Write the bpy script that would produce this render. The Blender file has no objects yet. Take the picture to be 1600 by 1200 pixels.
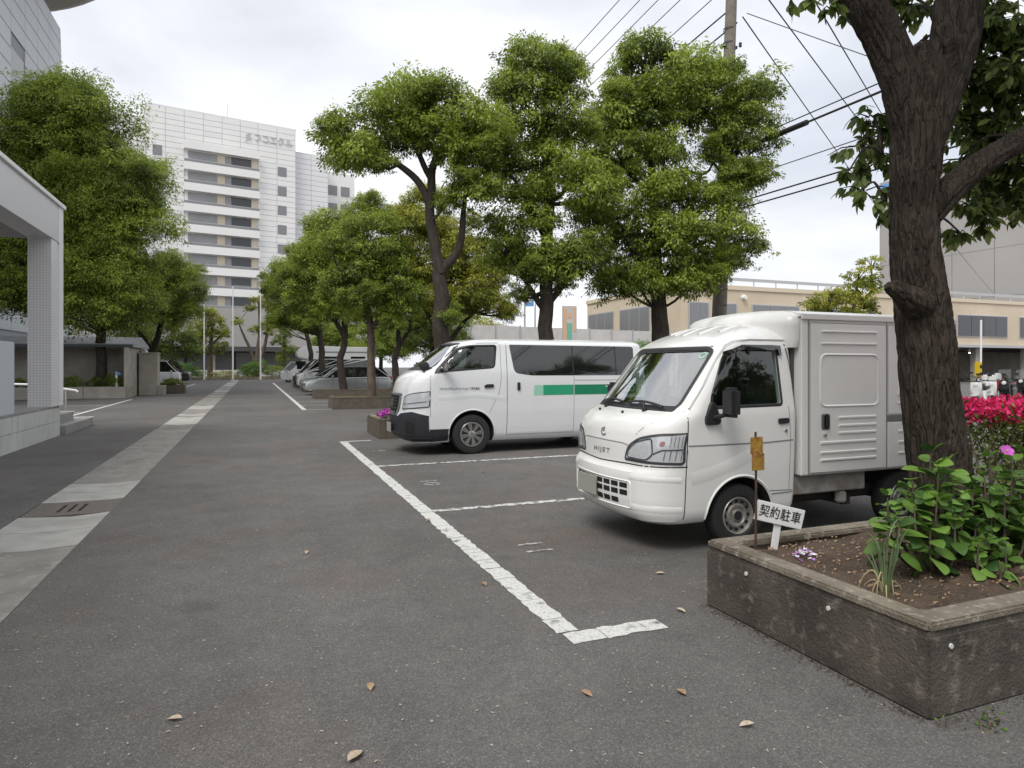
import bpy, bmesh, math, random
import numpy as np
from mathutils import Vector, Matrix, noise
from mathutils.bvhtree import BVHTree
random.seed(7)
R = math.radians
sc = bpy.context.scene
COL = sc.collection

# ------------------------------------------------------------------ camera, sky, sun, exposure
YAW = math.atan(404 / 1020)
cam_d = bpy.data.cameras.new('camera')
cam_d.sensor_width = 36.0
cam_d.lens = 1020 / 1600 * 36
cam_d.shift_y = -0.0175
cam_d.clip_start = 0.05
cam_d.clip_end = 3000
cam = bpy.data.objects.new('camera', cam_d)
cam.location = (0, 0, 1.5)
cam.rotation_euler = (R(90), 0, -YAW)
COL.objects.link(cam)
sc.camera = cam

SUN_EL, SUN_AZ = R(55), R(232)      # azimuth clockwise from +Y: light comes from the left, a little behind
w = bpy.data.worlds.new('World')
sc.world = w
w.use_nodes = True
nt = w.node_tree
nt.nodes.clear()
N = nt.nodes.new
out = N('ShaderNodeOutputWorld'); bg = N('ShaderNodeBackground')
sky = N('ShaderNodeTexSky'); sky.sky_type = 'NISHITA'; sky.sun_disc = False
sky.sun_elevation = SUN_EL; sky.sun_rotation = SUN_AZ
sky.air_density = 1.0; sky.dust_density = 2.5; sky.ozone_density = 1.0
tc = N('ShaderNodeTexCoord'); mp = N('ShaderNodeMapping'); mp.inputs['Scale'].default_value = (1, 1, 2.6)
n1 = N('ShaderNodeTexNoise'); n1.inputs['Scale'].default_value = 2.6; n1.inputs['Detail'].default_value = 9; n1.inputs['Roughness'].default_value = .52; n1.inputs['Distortion'].default_value = .25
n2 = N('ShaderNodeTexNoise'); n2.inputs['Scale'].default_value = 1.1; n2.inputs['Detail'].default_value = 4
cr = N('ShaderNodeValToRGB')
cr.color_ramp.elements[0].position = .34; cr.color_ramp.elements[0].color = (5.5, 5.7, 6.15, 1)
cr.color_ramp.elements[1].position = .66; cr.color_ramp.elements[1].color = (7.7, 7.8, 8.0, 1)
cf = N('ShaderNodeValToRGB')
cf.color_ramp.elements[0].position = .30; cf.color_ramp.elements[0].color = (.72, .72, .72, 1)
cf.color_ramp.elements[1].position = .55; cf.color_ramp.elements[1].color = (1, 1, 1, 1)
mx = N('ShaderNodeMixRGB')
L = nt.links.new
L(tc.outputs['Generated'], mp.inputs['Vector']); L(mp.outputs[0], n1.inputs['Vector']); L(mp.outputs[0], n2.inputs['Vector'])
L(n1.outputs['Fac'], cr.inputs[0]); L(n2.outputs['Fac'], cf.inputs[0])
L(cf.outputs[0], mx.inputs['Fac']); L(sky.outputs[0], mx.inputs['Color1']); L(cr.outputs[0], mx.inputs['Color2'])
L(mx.outputs[0], bg.inputs['Color']); bg.inputs['Strength'].default_value = .1
L(bg.outputs[0], out.inputs[0])

sd = bpy.data.lights.new('sun', 'SUN'); sd.energy = 1.5; sd.angle = R(26); sd.color = (1, .96, .9)
sun = bpy.data.objects.new('sun', sd); COL.objects.link(sun)
sv = Vector((math.sin(SUN_AZ) * math.cos(SUN_EL), math.cos(SUN_AZ) * math.cos(SUN_EL), math.sin(SUN_EL)))
sun.rotation_euler = sv.to_track_quat('Z', 'Y').to_euler()
sun.location = sv * 60
vs = sc.view_settings
vs.view_transform = 'Standard'; vs.look = 'None'; vs.exposure = 0.62; vs.gamma = 1; vs.use_curve_mapping = False
sc.cycles.max_bounces = 8; sc.cycles.transparent_max_bounces = 16
sc.cycles.use_denoising = True

# ------------------------------------------------------------------ helpers
def tag(o, label=None, cat=None, group=None, kind=None):
    if label: o['label'] = label
    if cat: o['category'] = cat
    if group: o['group'] = group
    if kind: o['kind'] = kind
    return o

def new_obj(name, me, parent=None):
    o = bpy.data.objects.new(name, me); COL.objects.link(o)
    if parent is not None: o.parent = parent
    return o

def thing(name, label, cat, loc=(0, 0, 0), rz=0, group=None):
    o = bpy.data.objects.new(name, None); COL.objects.link(o)
    o.empty_display_size = .2
    o.location = loc; o.rotation_euler = (0, 0, rz)
    return tag(o, label, cat, group)

class MB:
    """collects shapes for ONE mesh object"""
    def __init__(s): s.v = []; s.f = []
    def add(s, v, f):
        b = len(s.v); s.v += [tuple(p) for p in v]; s.f += [tuple(i + b for i in q) for q in f]; return s
    def box(s, x0, x1, y0, y1, z0, z1):
        return s.add([(x0, y0, z0), (x1, y0, z0), (x1, y1, z0), (x0, y1, z0), (x0, y0, z1), (x1, y0, z1), (x1, y1, z1), (x0, y1, z1)],
                     [(0, 3, 2, 1), (4, 5, 6, 7), (0, 1, 5, 4), (1, 2, 6, 5), (2, 3, 7, 6), (3, 0, 4, 7)])
    def tube(s, pts, rad, n=8, cap=True):
        pts = [Vector(p) for p in pts]
        if not hasattr(rad, '__len__'): rad = [rad] * len(pts)
        V = []; F = []; up = None
        for i, p in enumerate(pts):
            t = (pts[min(i + 1, len(pts) - 1)] - pts[max(i - 1, 0)]).normalized()
            if up is None:
                up = Vector((0, 0, 1)) if abs(t.z) < .9 else Vector((1, 0, 0))
            a = t.cross(up)
            if a.length < 1e-4: a = t.cross(Vector((0, 1, 0)))
            a.normalize(); b = a.cross(t).normalized(); up = b
            for k in range(n):
                th = 2 * math.pi * k / n
                V.append(p + (a * math.cos(th) + b * math.sin(th)) * rad[i])
        for i in range(len(pts) - 1):
            for k in range(n):
                k2 = (k + 1) % n
                F.append((i * n + k, i * n + k2, (i + 1) * n + k2, (i + 1) * n + k))
        if cap:
            F.append(tuple(range(n - 1, -1, -1))); F.append(tuple((len(pts) - 1) * n + k for k in range(n)))
        return s.add(V, F)
    def prism(s, poly, axis, a0, a1):
        """poly of 2D points extruded along axis 'x','y' or 'z'"""
        def P(p, a):
            return (a, p[0], p[1]) if axis == 'x' else ((p[0], a, p[1]) if axis == 'y' else (p[0], p[1], a))
        n = len(poly)
        V = [P(p, a0) for p in poly] + [P(p, a1) for p in poly]
        F = [tuple(range(n - 1, -1, -1)), tuple(range(n, 2 * n))] + [(i, (i + 1) % n, n + (i + 1) % n, n + i) for i in range(n)]
        return s.add(V, F)
    def lathe(s, prof, n=32, axis='y', c=(0, 0, 0)):
        """prof: (radius, offset along axis)"""
        V = []; F = []
        for r, a in prof:
            for k in range(n):
                t = 2 * math.pi * k / n; p = (r * math.cos(t), r * math.sin(t))
                q = (p[0], a, p[1]) if axis == 'y' else ((p[0], p[1], a) if axis == 'z' else (a, p[0], p[1]))
                V.append((q[0] + c[0], q[1] + c[1], q[2] + c[2]))
        for i in range(len(prof) - 1):
            for k in range(n):
                k2 = (k + 1) % n
                F.append((i * n + k, i * n + k2, (i + 1) * n + k2, (i + 1) * n + k))
        return s.add(V, F)
    def build(s, name, mat=None, parent=None, smooth=None, bevel=0, fix=True):
        me = bpy.data.meshes.new(name)
        me.from_pydata(s.v, [], s.f); me.update()
        if fix or bevel:
            bm = bmesh.new(); bm.from_mesh(me)
            if bevel:
                bmesh.ops.bevel(bm, geom=[e for e in bm.edges], offset=bevel, segments=2, affect='EDGES', clamp_overlap=True)
            bmesh.ops.recalc_face_normals(bm, faces=bm.faces)
            bm.to_mesh(me); bm.free()
        finish(me, mat, smooth)
        return new_obj(name, me, parent)

def finish(me, mat, smooth=None):
    if mat is not None:
        me.materials.clear()
        for m in (mat if isinstance(mat, (list, tuple)) else [mat]): me.materials.append(m)
    if smooth is not None:
        me.polygons.foreach_set('use_smooth', [True] * len(me.polygons))
        me.set_sharp_from_angle(angle=R(smooth))
    me.update()

def box(name, x0, x1, y0, y1, z0, z1, mat, parent=None, bevel=0):
    return MB().box(x0, x1, y0, y1, z0, z1).build(name, mat, parent, bevel=bevel, smooth=30 if bevel else None)

def np_mesh(name, V, F, mat, attr=None):
    """fast mesh of equal-sized polygons"""
    V = np.asarray(V, dtype=np.float32); F = np.asarray(F, dtype=np.int32)
    me = bpy.data.meshes.new(name)
    me.vertices.add(len(V)); me.vertices.foreach_set('co', V.ravel())
    k = F.shape[1]
    me.loops.add(F.size); me.loops.foreach_set('vertex_index', F.ravel())
    me.polygons.add(len(F)); me.polygons.foreach_set('loop_start', np.arange(len(F), dtype=np.int32) * k)
    me.update(calc_edges=True)
    if attr:
        for an, av in attr.items():
            a = me.attributes.new(an, 'FLOAT', 'POINT'); a.data.foreach_set('value', np.asarray(av, dtype=np.float32))
    if mat: me.materials.append(mat)
    return me

def text_mesh(txt, size, extrude=0.0, bold=0.0, align='CENTER', space=1.0):
    """letters as a mesh in the local XY plane"""
    cu = bpy.data.curves.new('lettering', 'FONT'); cu.body = txt; cu.size = size; cu.extrude = extrude; cu.offset = bold
    cu.align_x = align; cu.space_character = space; cu.align_y = 'CENTER'; cu.resolution_u = 3
    o = bpy.data.objects.new('lettering', cu); COL.objects.link(o)
    dg = bpy.context.evaluated_depsgraph_get(); dg.update()
    me = bpy.data.meshes.new_from_object(o.evaluated_get(dg))
    bpy.data.objects.remove(o); bpy.data.curves.remove(cu)
    return me

# ------------------------------------------------------------------ materials
def mat(name, c, rough=.6, metal=0., c2=None, scale=4., ramp=(.35, .65), bump=0., bscale=40., stretch=(1, 1, 1), spec=.5, coat=0., c3=None, scale3=30., ramp3=(.55, .7), coords='pos', detail=6):
    m = bpy.data.materials.new(name); m.use_nodes = True
    t = m.node_tree; b = t.nodes['Principled BSDF']
    b.inputs['Roughness'].default_value = rough; b.inputs['Metallic'].default_value = metal
    b.inputs['Specular IOR Level'].default_value = spec
    if coat: b.inputs['Coat Weight'].default_value = coat; b.inputs['Coat Roughness'].default_value = .06
    b.inputs['Base Color'].default_value = (*c, 1)
    if c2 is None and not bump: return m
    if coords == 'pos': src = t.nodes.new('ShaderNodeNewGeometry').outputs['Position']
    else: src = t.nodes.new('ShaderNodeTexCoord').outputs['Object']
    mpn = t.nodes.new('ShaderNodeMapping'); mpn.inputs['Scale'].default_value = stretch
    t.links.new(src, mpn.inputs[0])
    def nz(s, d=detail):
        n = t.nodes.new('ShaderNodeTexNoise'); n.inputs['Scale'].default_value = s; n.inputs['Detail'].default_value = d
        t.links.new(mpn.outputs[0], n.inputs['Vector']); return n.outputs['Fac']
    def rmp(f, lo, hi):
        r = t.nodes.new('ShaderNodeMapRange'); r.inputs[1].default_value = lo; r.inputs[2].default_value = hi
        t.links.new(f, r.inputs[0]); return r.outputs[0]
    if c2 is not None:
        x = t.nodes.new('ShaderNodeMixRGB'); x.inputs[1].default_value = (*c, 1); x.inputs[2].default_value = (*c2, 1)
        t.links.new(rmp(nz(scale), *ramp), x.inputs[0]); o = x.outputs[0]
        if c3 is not None:
            y = t.nodes.new('ShaderNodeMixRGB'); y.inputs[2].default_value = (*c3, 1)
            t.links.new(o, y.inputs[1]); t.links.new(rmp(nz(scale3, 3), *ramp3), y.inputs[0]); o = y.outputs[0]
        t.links.new(o, b.inputs['Base Color'])
    if bump:
        bn = t.nodes.new('ShaderNodeBump'); bn.inputs['Strength'].default_value = bump; bn.inputs['Distance'].default_value = .02
        t.links.new(nz(bscale, 5), bn.inputs['Height']); t.links.new(bn.outputs[0], b.inputs['Normal'])
    return m

def glass_mat(name, tint, refl=.06, power=4.0):
    """thin pane: clear tinted film plus a mirror share that grows at grazing angles"""
    m = bpy.data.materials.new(name); m.use_nodes = True; t = m.node_tree; t.nodes.clear()
    o = t.nodes.new('ShaderNodeOutputMaterial'); mxs = t.nodes.new('ShaderNodeMixShader')
    tr = t.nodes.new('ShaderNodeBsdfTransparent'); tr.inputs[0].default_value = (*tint, 1)
    gl = t.nodes.new('ShaderNodeBsdfGlossy'); gl.inputs['Roughness'].default_value = .015
    lw = t.nodes.new('ShaderNodeLayerWeight'); lw.inputs[0].default_value = .5
    pw = t.nodes.new('ShaderNodeMath'); pw.operation = 'POWER'; pw.inputs[1].default_value = power
    mr = t.nodes.new('ShaderNodeMapRange'); mr.inputs[3].default_value = refl; mr.inputs[4].default_value = 1
    t.links.new(lw.outputs['Facing'], pw.inputs[0]); t.links.new(pw.outputs[0], mr.inputs[0])
    t.links.new(mr.outputs[0], mxs.inputs[0]); t.links.new(tr.outputs[0], mxs.inputs[1]); t.links.new(gl.outputs[0], mxs.inputs[2])
    t.links.new(mxs.outputs[0], o.inputs[0])
    return m

def asphalt_mat():
    m = bpy.data.materials.new('asphalt'); m.use_nodes = True; t = m.node_tree; b = t.nodes['Principled BSDF']
    nd = t.nodes.new; ln = t.links.new
    pos = nd('ShaderNodeNewGeometry').outputs['Position']
    def noi(s, d, r=.6):
        n = nd('ShaderNodeTexNoise'); n.inputs['Scale'].default_value = s; n.inputs['Detail'].default_value = d; n.inputs['Roughness'].default_value = r
        ln(pos, n.inputs['Vector']); return n.outputs['Fac']
    def ramp(f, *st):
        r = nd('ShaderNodeValToRGB'); e = r.color_ramp.elements
        while len(e) < len(st): e.new(.5)
        for k, (p, c) in enumerate(st): e[k].position = p; e[k].color = (*c, 1)
        ln(f, r.inputs[0]); return r.outputs[0]
    def mixc(fac, a, bb, mode='MIX'):
        x = nd('ShaderNodeMixRGB'); x.blend_type = mode
        if isinstance(fac, float): x.inputs[0].default_value = fac
        else: ln(fac, x.inputs[0])
        ln(a, x.inputs[1]) if not isinstance(a, tuple) else setattr(x.inputs[1], 'default_value', (*a, 1))
        ln(bb, x.inputs[2]) if not isinstance(bb, tuple) else setattr(x.inputs[2], 'default_value', (*bb, 1))
        return x.outputs[0]
    big = ramp(noi(.35, 5), (.36, (.112, .107, .102)), (.64, (.148, .144, .140)))
    mid = ramp(noi(2.6, 6, .7), (.3, (.84, .84, .84)), (.7, (1.12, 1.11, 1.10)))
    c = mixc(1., big, mid, 'MULTIPLY')
    red = ramp(noi(.6, 3), (.5, (0, 0, 0)), (.72, (1, 1, 1)))
    c = mixc(red, c, mixc(1., c, (1.10, .97, .92), 'MULTIPLY'))
    stn = ramp(noi(1.5, 4, .55), (.62, (1, 1, 1)), (.74, (.80, .79, .78)))
    c = mixc(1., c, stn, 'MULTIPLY')
    # aggregate: a cell pattern with a random tone per stone
    vo = nd('ShaderNodeTexVoronoi'); vo.inputs['Scale'].default_value = 165; ln(pos, vo.inputs['Vector'])
    sx = nd('ShaderNodeSeparateColor'); ln(vo.outputs['Color'], sx.inputs[0])
    st = ramp(sx.outputs[0], (.0, (.70, .70, .70)), (.55, (1., 1., 1.)), (.92, (1.25, 1.23, 1.2)), (.985, (1.8, 1.75, 1.68)))
    c = mixc(1., c, st, 'MULTIPLY')
    v2 = nd('ShaderNodeTexVoronoi'); v2.inputs['Scale'].default_value = 46; ln(pos, v2.inputs['Vector'])
    s2 = nd('ShaderNodeSeparateColor'); ln(v2.outputs['Color'], s2.inputs[0])
    spk = ramp(s2.outputs[1], (.980, (0, 0, 0)), (.985, (1, 1, 1)))
    near = ramp(v2.outputs['Distance'], (.16, (1, 1, 1)), (.26, (0, 0, 0)))
    c = mixc(mixc(1., spk, near, 'MULTIPLY'), c, (.55, .54, .50))
    ln(c, b.inputs['Base Color'])
    b.inputs['Roughness'].default_value = .82; b.inputs['Specular IOR Level'].default_value = .35
    bp = nd('ShaderNodeBump'); bp.inputs['Strength'].default_value = .55; bp.inputs['Distance'].default_value = .006
    ln(vo.outputs['Distance'], bp.inputs['Height']); bp.invert = True
    ln(bp.outputs[0], b.inputs['Normal'])
    return m

def paint_mat(name, wear=(.52, .62), scale=9., col=(.66, .66, .63)):
    """road paint worn through to the asphalt in patches"""
    return mat(name, col, .7, c2=(.13, .125, .12), scale=scale, ramp=wear, bump=.3, bscale=140, c3=(.40, .39, .37), scale3=55, ramp3=(.5, .72))

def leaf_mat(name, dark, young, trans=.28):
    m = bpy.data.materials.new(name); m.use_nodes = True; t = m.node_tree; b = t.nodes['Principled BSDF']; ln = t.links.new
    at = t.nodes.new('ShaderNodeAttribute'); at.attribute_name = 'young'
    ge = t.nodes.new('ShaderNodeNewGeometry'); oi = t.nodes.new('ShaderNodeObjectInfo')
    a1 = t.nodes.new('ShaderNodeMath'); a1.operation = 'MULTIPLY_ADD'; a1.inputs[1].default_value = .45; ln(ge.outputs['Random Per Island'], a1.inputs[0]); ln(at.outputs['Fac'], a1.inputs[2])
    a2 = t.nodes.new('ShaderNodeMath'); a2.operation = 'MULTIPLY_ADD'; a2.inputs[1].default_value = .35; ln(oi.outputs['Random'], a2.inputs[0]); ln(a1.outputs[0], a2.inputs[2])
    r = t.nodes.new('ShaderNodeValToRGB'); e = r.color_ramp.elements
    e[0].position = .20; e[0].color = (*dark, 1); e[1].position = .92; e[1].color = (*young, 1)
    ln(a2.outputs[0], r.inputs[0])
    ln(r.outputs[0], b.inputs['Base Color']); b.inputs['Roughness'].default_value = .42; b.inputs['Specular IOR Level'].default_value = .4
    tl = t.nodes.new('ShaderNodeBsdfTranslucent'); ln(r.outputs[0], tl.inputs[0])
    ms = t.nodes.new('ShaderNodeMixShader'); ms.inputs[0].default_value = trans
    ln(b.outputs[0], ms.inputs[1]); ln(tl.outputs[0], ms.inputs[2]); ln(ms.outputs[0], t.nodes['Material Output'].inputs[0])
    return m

def bark_mat(name):
    m = bpy.data.materials.new(name); m.use_nodes = True; t = m.node_tree; b = t.nodes['Principled BSDF']; ln = t.links.new; nd = t.nodes.new
    pos = nd('ShaderNodeNewGeometry').outputs['Position']
    wn = nd('ShaderNodeTexNoise'); wn.inputs['Scale'].default_value = 6; wn.inputs['Detail'].default_value = 4; ln(pos, wn.inputs['Vector'])
    wm = nd('ShaderNodeVectorMath'); wm.operation = 'MULTIPLY_ADD'; wm.inputs[1].default_value = (.03, .03, .06); ln(wn.outputs['Color'], wm.inputs[0]); ln(pos, wm.inputs[2])
    mp_ = nd('ShaderNodeMapping'); mp_.inputs['Scale'].default_value = (1, 1, .17); ln(wm.outputs[0], mp_.inputs[0])
    v2 = nd('ShaderNodeTexVoronoi'); v2.inputs['Scale'].default_value = 30; ln(mp_.outputs[0], v2.inputs['Vector'])
    n = nd('ShaderNodeTexNoise'); n.inputs['Scale'].default_value = 70; n.inputs['Detail'].default_value = 6; n.inputs['Roughness'].default_value = .7; ln(mp_.outputs[0], n.inputs['Vector'])
    n3 = nd('ShaderNodeTexNoise'); n3.inputs['Scale'].default_value = 3; n3.inputs['Detail'].default_value = 3; ln(pos, n3.inputs['Vector'])
    rn = nd('ShaderNodeTexNoise'); rn.inputs['Scale'].default_value = 26; rn.inputs['Detail'].default_value = 3; ln(mp_.outputs[0], rn.inputs['Vector'])
    sb = nd('ShaderNodeMath'); sb.operation = 'SUBTRACT'; sb.inputs[1].default_value = .5; ln(rn.outputs['Fac'], sb.inputs[0])
    ab = nd('ShaderNodeMath'); ab.operation = 'ABSOLUTE'; ln(sb.outputs[0], ab.inputs[0])
    mr = nd('ShaderNodeMapRange'); mr.inputs[2].default_value = .10; ln(ab.outputs[0], mr.inputs[0])
    hs = nd('ShaderNodeMath'); hs.operation = 'MULTIPLY_ADD'; hs.inputs[1].default_value = .8; ln(n.outputs['Fac'], hs.inputs[0]); ln(mr.outputs[0], hs.inputs[2])
    bp = nd('ShaderNodeBump'); bp.inputs['Strength'].default_value = 1.; bp.inputs['Distance'].default_value = .018; ln(hs.outputs[0], bp.inputs['Height']); ln(bp.outputs[0], b.inputs['Normal'])
    sp = nd('ShaderNodeSeparateColor'); ln(v2.outputs['Color'], sp.inputs[0])
    r = nd('ShaderNodeValToRGB'); e = r.color_ramp.elements; e[0].position = .1; e[0].color = (.026, .020, .015, 1); e[1].position = 1; e[1].color = (.085, .069, .055, 1)
    mm = nd('ShaderNodeMath'); mm.operation = 'MULTIPLY_ADD'; mm.inputs[1].default_value = .45; ln(sp.outputs[0], mm.inputs[0])
    m2 = nd('ShaderNodeMath'); m2.operation = 'MULTIPLY'; m2.inputs[1].default_value = .9; ln(n3.outputs['Fac'], m2.inputs[0]); ln(m2.outputs[0], mm.inputs[2]); ln(mm.outputs[0], r.inputs[0])
    ln(r.outputs[0], b.inputs['Base Color']); b.inputs['Roughness'].default_value = .95; b.inputs['Specular IOR Level'].default_value = .2
    return m

def emit_mat(name, col, s):
    m = bpy.data.materials.new(name); m.use_nodes = True; b = m.node_tree.nodes['Principled BSDF']
    b.inputs['Emission Color'].default_value = (*col, 1); b.inputs['Emission Strength'].default_value = s
    return m

def tile_mat(name, c, grout, size, z_size=None, gap=.12):
    """small mosaic tiles, too small in the photograph to build one by one"""
    m = bpy.data.materials.new(name); m.use_nodes = True; t = m.node_tree; b = t.nodes['Principled BSDF']; ln = t.links.new
    pos = t.nodes.new('ShaderNodeNewGeometry').outputs['Position']
    sp = t.nodes.new('ShaderNodeSeparateXYZ'); ln(pos, sp.inputs[0])
    ad = t.nodes.new('ShaderNodeMath'); ln(sp.outputs[0], ad.inputs[0]); ln(sp.outputs[1], ad.inputs[1])
    def line(src, s):
        d = t.nodes.new('ShaderNodeMath'); d.operation = 'DIVIDE'; d.inputs[1].default_value = s; ln(src, d.inputs[0])
        f = t.nodes.new('ShaderNodeMath'); f.operation = 'FRACT'; ln(d.outputs[0], f.inputs[0])
        l = t.nodes.new('ShaderNodeMath'); l.operation = 'LESS_THAN'; l.inputs[1].default_value = gap; ln(f.outputs[0], l.inputs[0]); return l.outputs[0]
    mxm = t.nodes.new('ShaderNodeMath'); mxm.operation = 'MAXIMUM'
    ln(line(ad.outputs[0], size), mxm.inputs[0]); ln(line(sp.outputs[2], z_size or size), mxm.inputs[1])
    nz = t.nodes.new('ShaderNodeTexNoise'); nz.inputs['Scale'].default_value = 7; ln(pos, nz.inputs['Vector'])
    x0 = t.nodes.new('ShaderNodeMixRGB'); x0.inputs[1].default_value = (*[k * .9 for k in c], 1); x0.inputs[2].default_value = (*c, 1); ln(nz.outputs['Fac'], x0.inputs[0])
    x = t.nodes.new('ShaderNodeMixRGB'); x.inputs[2].default_value = (*grout, 1); ln(mxm.outputs[0], x.inputs[0]); ln(x0.outputs[0], x.inputs[1])
    ln(x.outputs[0], b.inputs['Base Color']); b.inputs['Roughness'].default_value = .35
    bp = t.nodes.new('ShaderNodeBump'); bp.inputs['Strength'].default_value = .4; bp.inputs['Distance'].default_value = .004; bp.invert = True
    ln(mxm.outputs[0], bp.inputs['Height']); ln(bp.outputs[0], b.inputs['Normal'])
    return m

M = {}
M['asphalt'] = asphalt_mat()
M['paint'] = paint_mat('road_paint', (.60, .72), 7.)
M['paint_worn'] = paint_mat('road_paint_worn', (.50, .58), 11.)
M['paint_faint'] = paint_mat('road_paint_faint', (.44, .54), 16., (.5, .5, .48))
M['slab_light'] = mat('slab_light', (.44, .43, .40), .85, c2=(.33, .32, .295), scale=3, bump=.2, bscale=120)
M['slab_mid'] = mat('slab_mid', (.27, .255, .23), .85, c2=(.20, .19, .17), scale=3, bump=.2, bscale=120, c3=(.32, .29, .26), scale3=9)
M['slab_dark'] = mat('slab_dark', (.165, .15, .135), .85, c2=(.22, .20, .18), scale=5, bump=.3, bscale=80)
M['iron'] = mat('cast_iron', (.12, .105, .092), .7, c2=(.17, .14, .115), scale=20, bump=.3, bscale=90)
M['black'] = mat('black_void', (.012, .012, .012), .8)
M['concrete_dark'] = mat('weathered_concrete', (.108, .092, .075), .9, c2=(.055, .047, .039), scale=2.6, ramp=(.35, .62), bump=.6, bscale=70, c3=(.23, .205, .17), scale3=14, ramp3=(.56, .8))
M['concrete_rim'] = mat('concrete_rim', (.26, .225, .175), .9, c2=(.15, .125, .092), scale=3.2, bump=.6, bscale=80, c3=(.36, .33, .28), scale3=22, ramp3=(.55, .72))
M['concrete'] = mat('grey_concrete', (.42, .39, .34), .9, c2=(.31, .28, .24), scale=1.2, bump=.2, bscale=60, c3=(.36, .32, .27), scale3=6)
M['soil'] = mat('soil', (.105, .07, .046), .95, c2=(.055, .037, .025), scale=7, bump=1., bscale=45, c3=(.16, .115, .08), scale3=60, ramp3=(.55, .7))
M['grass_soil'] = mat('mossy_soil', (.10, .12, .035), .95, c2=(.13, .10, .05), scale=6, bump=.8, bscale=60)
M['white_paint'] = mat('truck_paint', (.85, .85, .83), .25, coat=.7, c2=(.82, .82, .795), scale=2.5, ramp=(.3, .7))
M['van_paint'] = mat('van_paint', (.82, .83, .84), .2, coat=.8, c2=(.79, .80, .805), scale=2.5, ramp=(.3, .7))
M['box_paint'] = mat('box_paint', (.82, .815, .785), .35, coat=.25, c2=(.775, .77, .735), scale=2.2, ramp=(.3, .7))
M['rubber'] = mat('tyre_rubber', (.022, .022, .022), .75, bump=.2, bscale=90)
M['trim'] = mat('black_plastic', (.022, .022, .024), .45, c2=(.03, .03, .032), scale=30)
M['bumper_black'] = mat('bumper_plastic', (.022, .024, .032), .5, c2=(.03, .031, .038), scale=8)
M['seam'] = mat('panel_gap', (.03, .03, .03), .8)
M['seam_soft'] = mat('panel_gap_soft', (.25, .25, .24), .7)
M['cavity'] = mat('cabin_lining', (.09, .09, .085), .8)
M['seat'] = mat('seat_fabric', (.06, .065, .065), .9, bump=.2, bscale=150)
M['chrome'] = mat('chrome', (.75, .75, .76), .12, 1.)
M['alloy'] = mat('wheel_silver', (.56, .56, .56), .32, .9, c2=(.45, .44, .42), scale=14)
M['steel_rim'] = mat('steel_wheel', (.50, .49, .46), .42, .7, c2=(.34, .30, .26), scale=16, ramp=(.45, .7))
M['lamp_glass'] = glass_mat('lamp_lens', (.93, .94, .95), .12, 3)
M['lamp_in'] = mat('lamp_reflector', (.80, .81, .83), .22, .05)
M['lamp_bowl'] = mat('lamp_bowl', (.90, .91, .92), .18, .25)
M['amber'] = mat('amber_bulb', (.36, .13, .09), .3)
M['windscreen'] = glass_mat('windscreen_glass', (.74, .88, .83), .40, 2.0)
M['side_glass'] = glass_mat('side_glass', (.52, .60, .57), .09, 3)
M['tint_glass'] = mat('privacy_glass', (.012, .013, .014), .03, spec=.75, coat=.5)
M['plate'] = mat('number_plate', (.36, .355, .31), .45)
M['plug'] = mat('white_plug', (.66, .66, .63), .5)
M['chassis'] = mat('chassis', (.035, .034, .033), .7, c2=(.07, .06, .05), scale=9)
M['chassis_white'] = mat('chassis_rail', (.42, .41, .38), .55, c2=(.26, .23, .2), scale=7, ramp=(.4, .7))
M['decal_dark'] = mat('decal_dark', (.10, .10, .105), .4)
M['decal_grey'] = mat('decal_grey', (.30, .30, .30), .35, .5)
M['sign_grey'] = mat('sign_grey', (.58, .58, .61), .5)
M['decal_white'] = mat('decal_white', (.8, .8, .8), .4)
M['green0'] = mat('stripe_pale_green', (.34, .66, .50), .35, coat=.5)
M['green1'] = mat('stripe_green', (.03, .36, .19), .35, coat=.5)
M['green2'] = mat('stripe_deep_green', (.012, .235, .115), .35, coat=.5)
M['stripe_line'] = mat('stripe_line', (.42, .30, .29), .4)
M['bark'] = bark_mat('bark')
M['bark_far'] = mat('bark_far', (.06, .047, .037), .95, c2=(.03, .024, .019), scale=16, stretch=(1, 1, .3), bump=.8, bscale=26)
M['bark_pale'] = mat('bark_pale', (.15, .115, .085), .95, c2=(.08, .06, .045), scale=12, stretch=(1, 1, .3), bump=.8, bscale=26)
M['leaf'] = leaf_mat('leaf_evergreen', (.038, .070, .013), (.345, .435, .062), .42)
M['leaf_dark'] = leaf_mat('leaf_dark', (.028, .054, .012), (.25, .33, .055), .38)
M['leaf_yellow'] = leaf_mat('leaf_yellow', (.055, .088, .014), (.43, .44, .060), .42)
M['leaf_fg'] = leaf_mat('leaf_foreground', (.045, .080, .020), (.24, .31, .085), .5)
M['leaf_bush'] = leaf_mat('leaf_bush', (.03, .075, .014), (.17, .31, .05), .3)
M['leaf_hyd'] = leaf_mat('leaf_hydrangea', (.028, .075, .018), (.19, .34, .060), .3)
M['blade'] = leaf_mat('leaf_blade', (.17, .24, .12), (.24, .33, .16), .25)
M['dry'] = mat('dry_leaf', (.42, .30, .20), .8, c2=(.30, .17, .09), scale=40)
M['dry_pale'] = mat('dry_pale_leaf', (.55, .47, .38), .8, c2=(.40, .30, .2), scale=40)
M['straw'] = mat('straw', (.42, .36, .20), .8)
M['pink'] = mat('azalea_pink', (.88, .04, .21), .6, c2=(.74, .025, .14), scale=9)
M['violet'] = mat('violet_petal', (.42, .13, .55), .6, c2=(.62, .42, .72), scale=30)
M['magenta'] = mat('magenta_petal', (.55, .10, .50), .6)
M['white_sign'] = mat('white_sign', (.80, .80, .79), .45)
M['ink'] = mat('sign_ink', (.015, .015, .015), .6)
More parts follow.
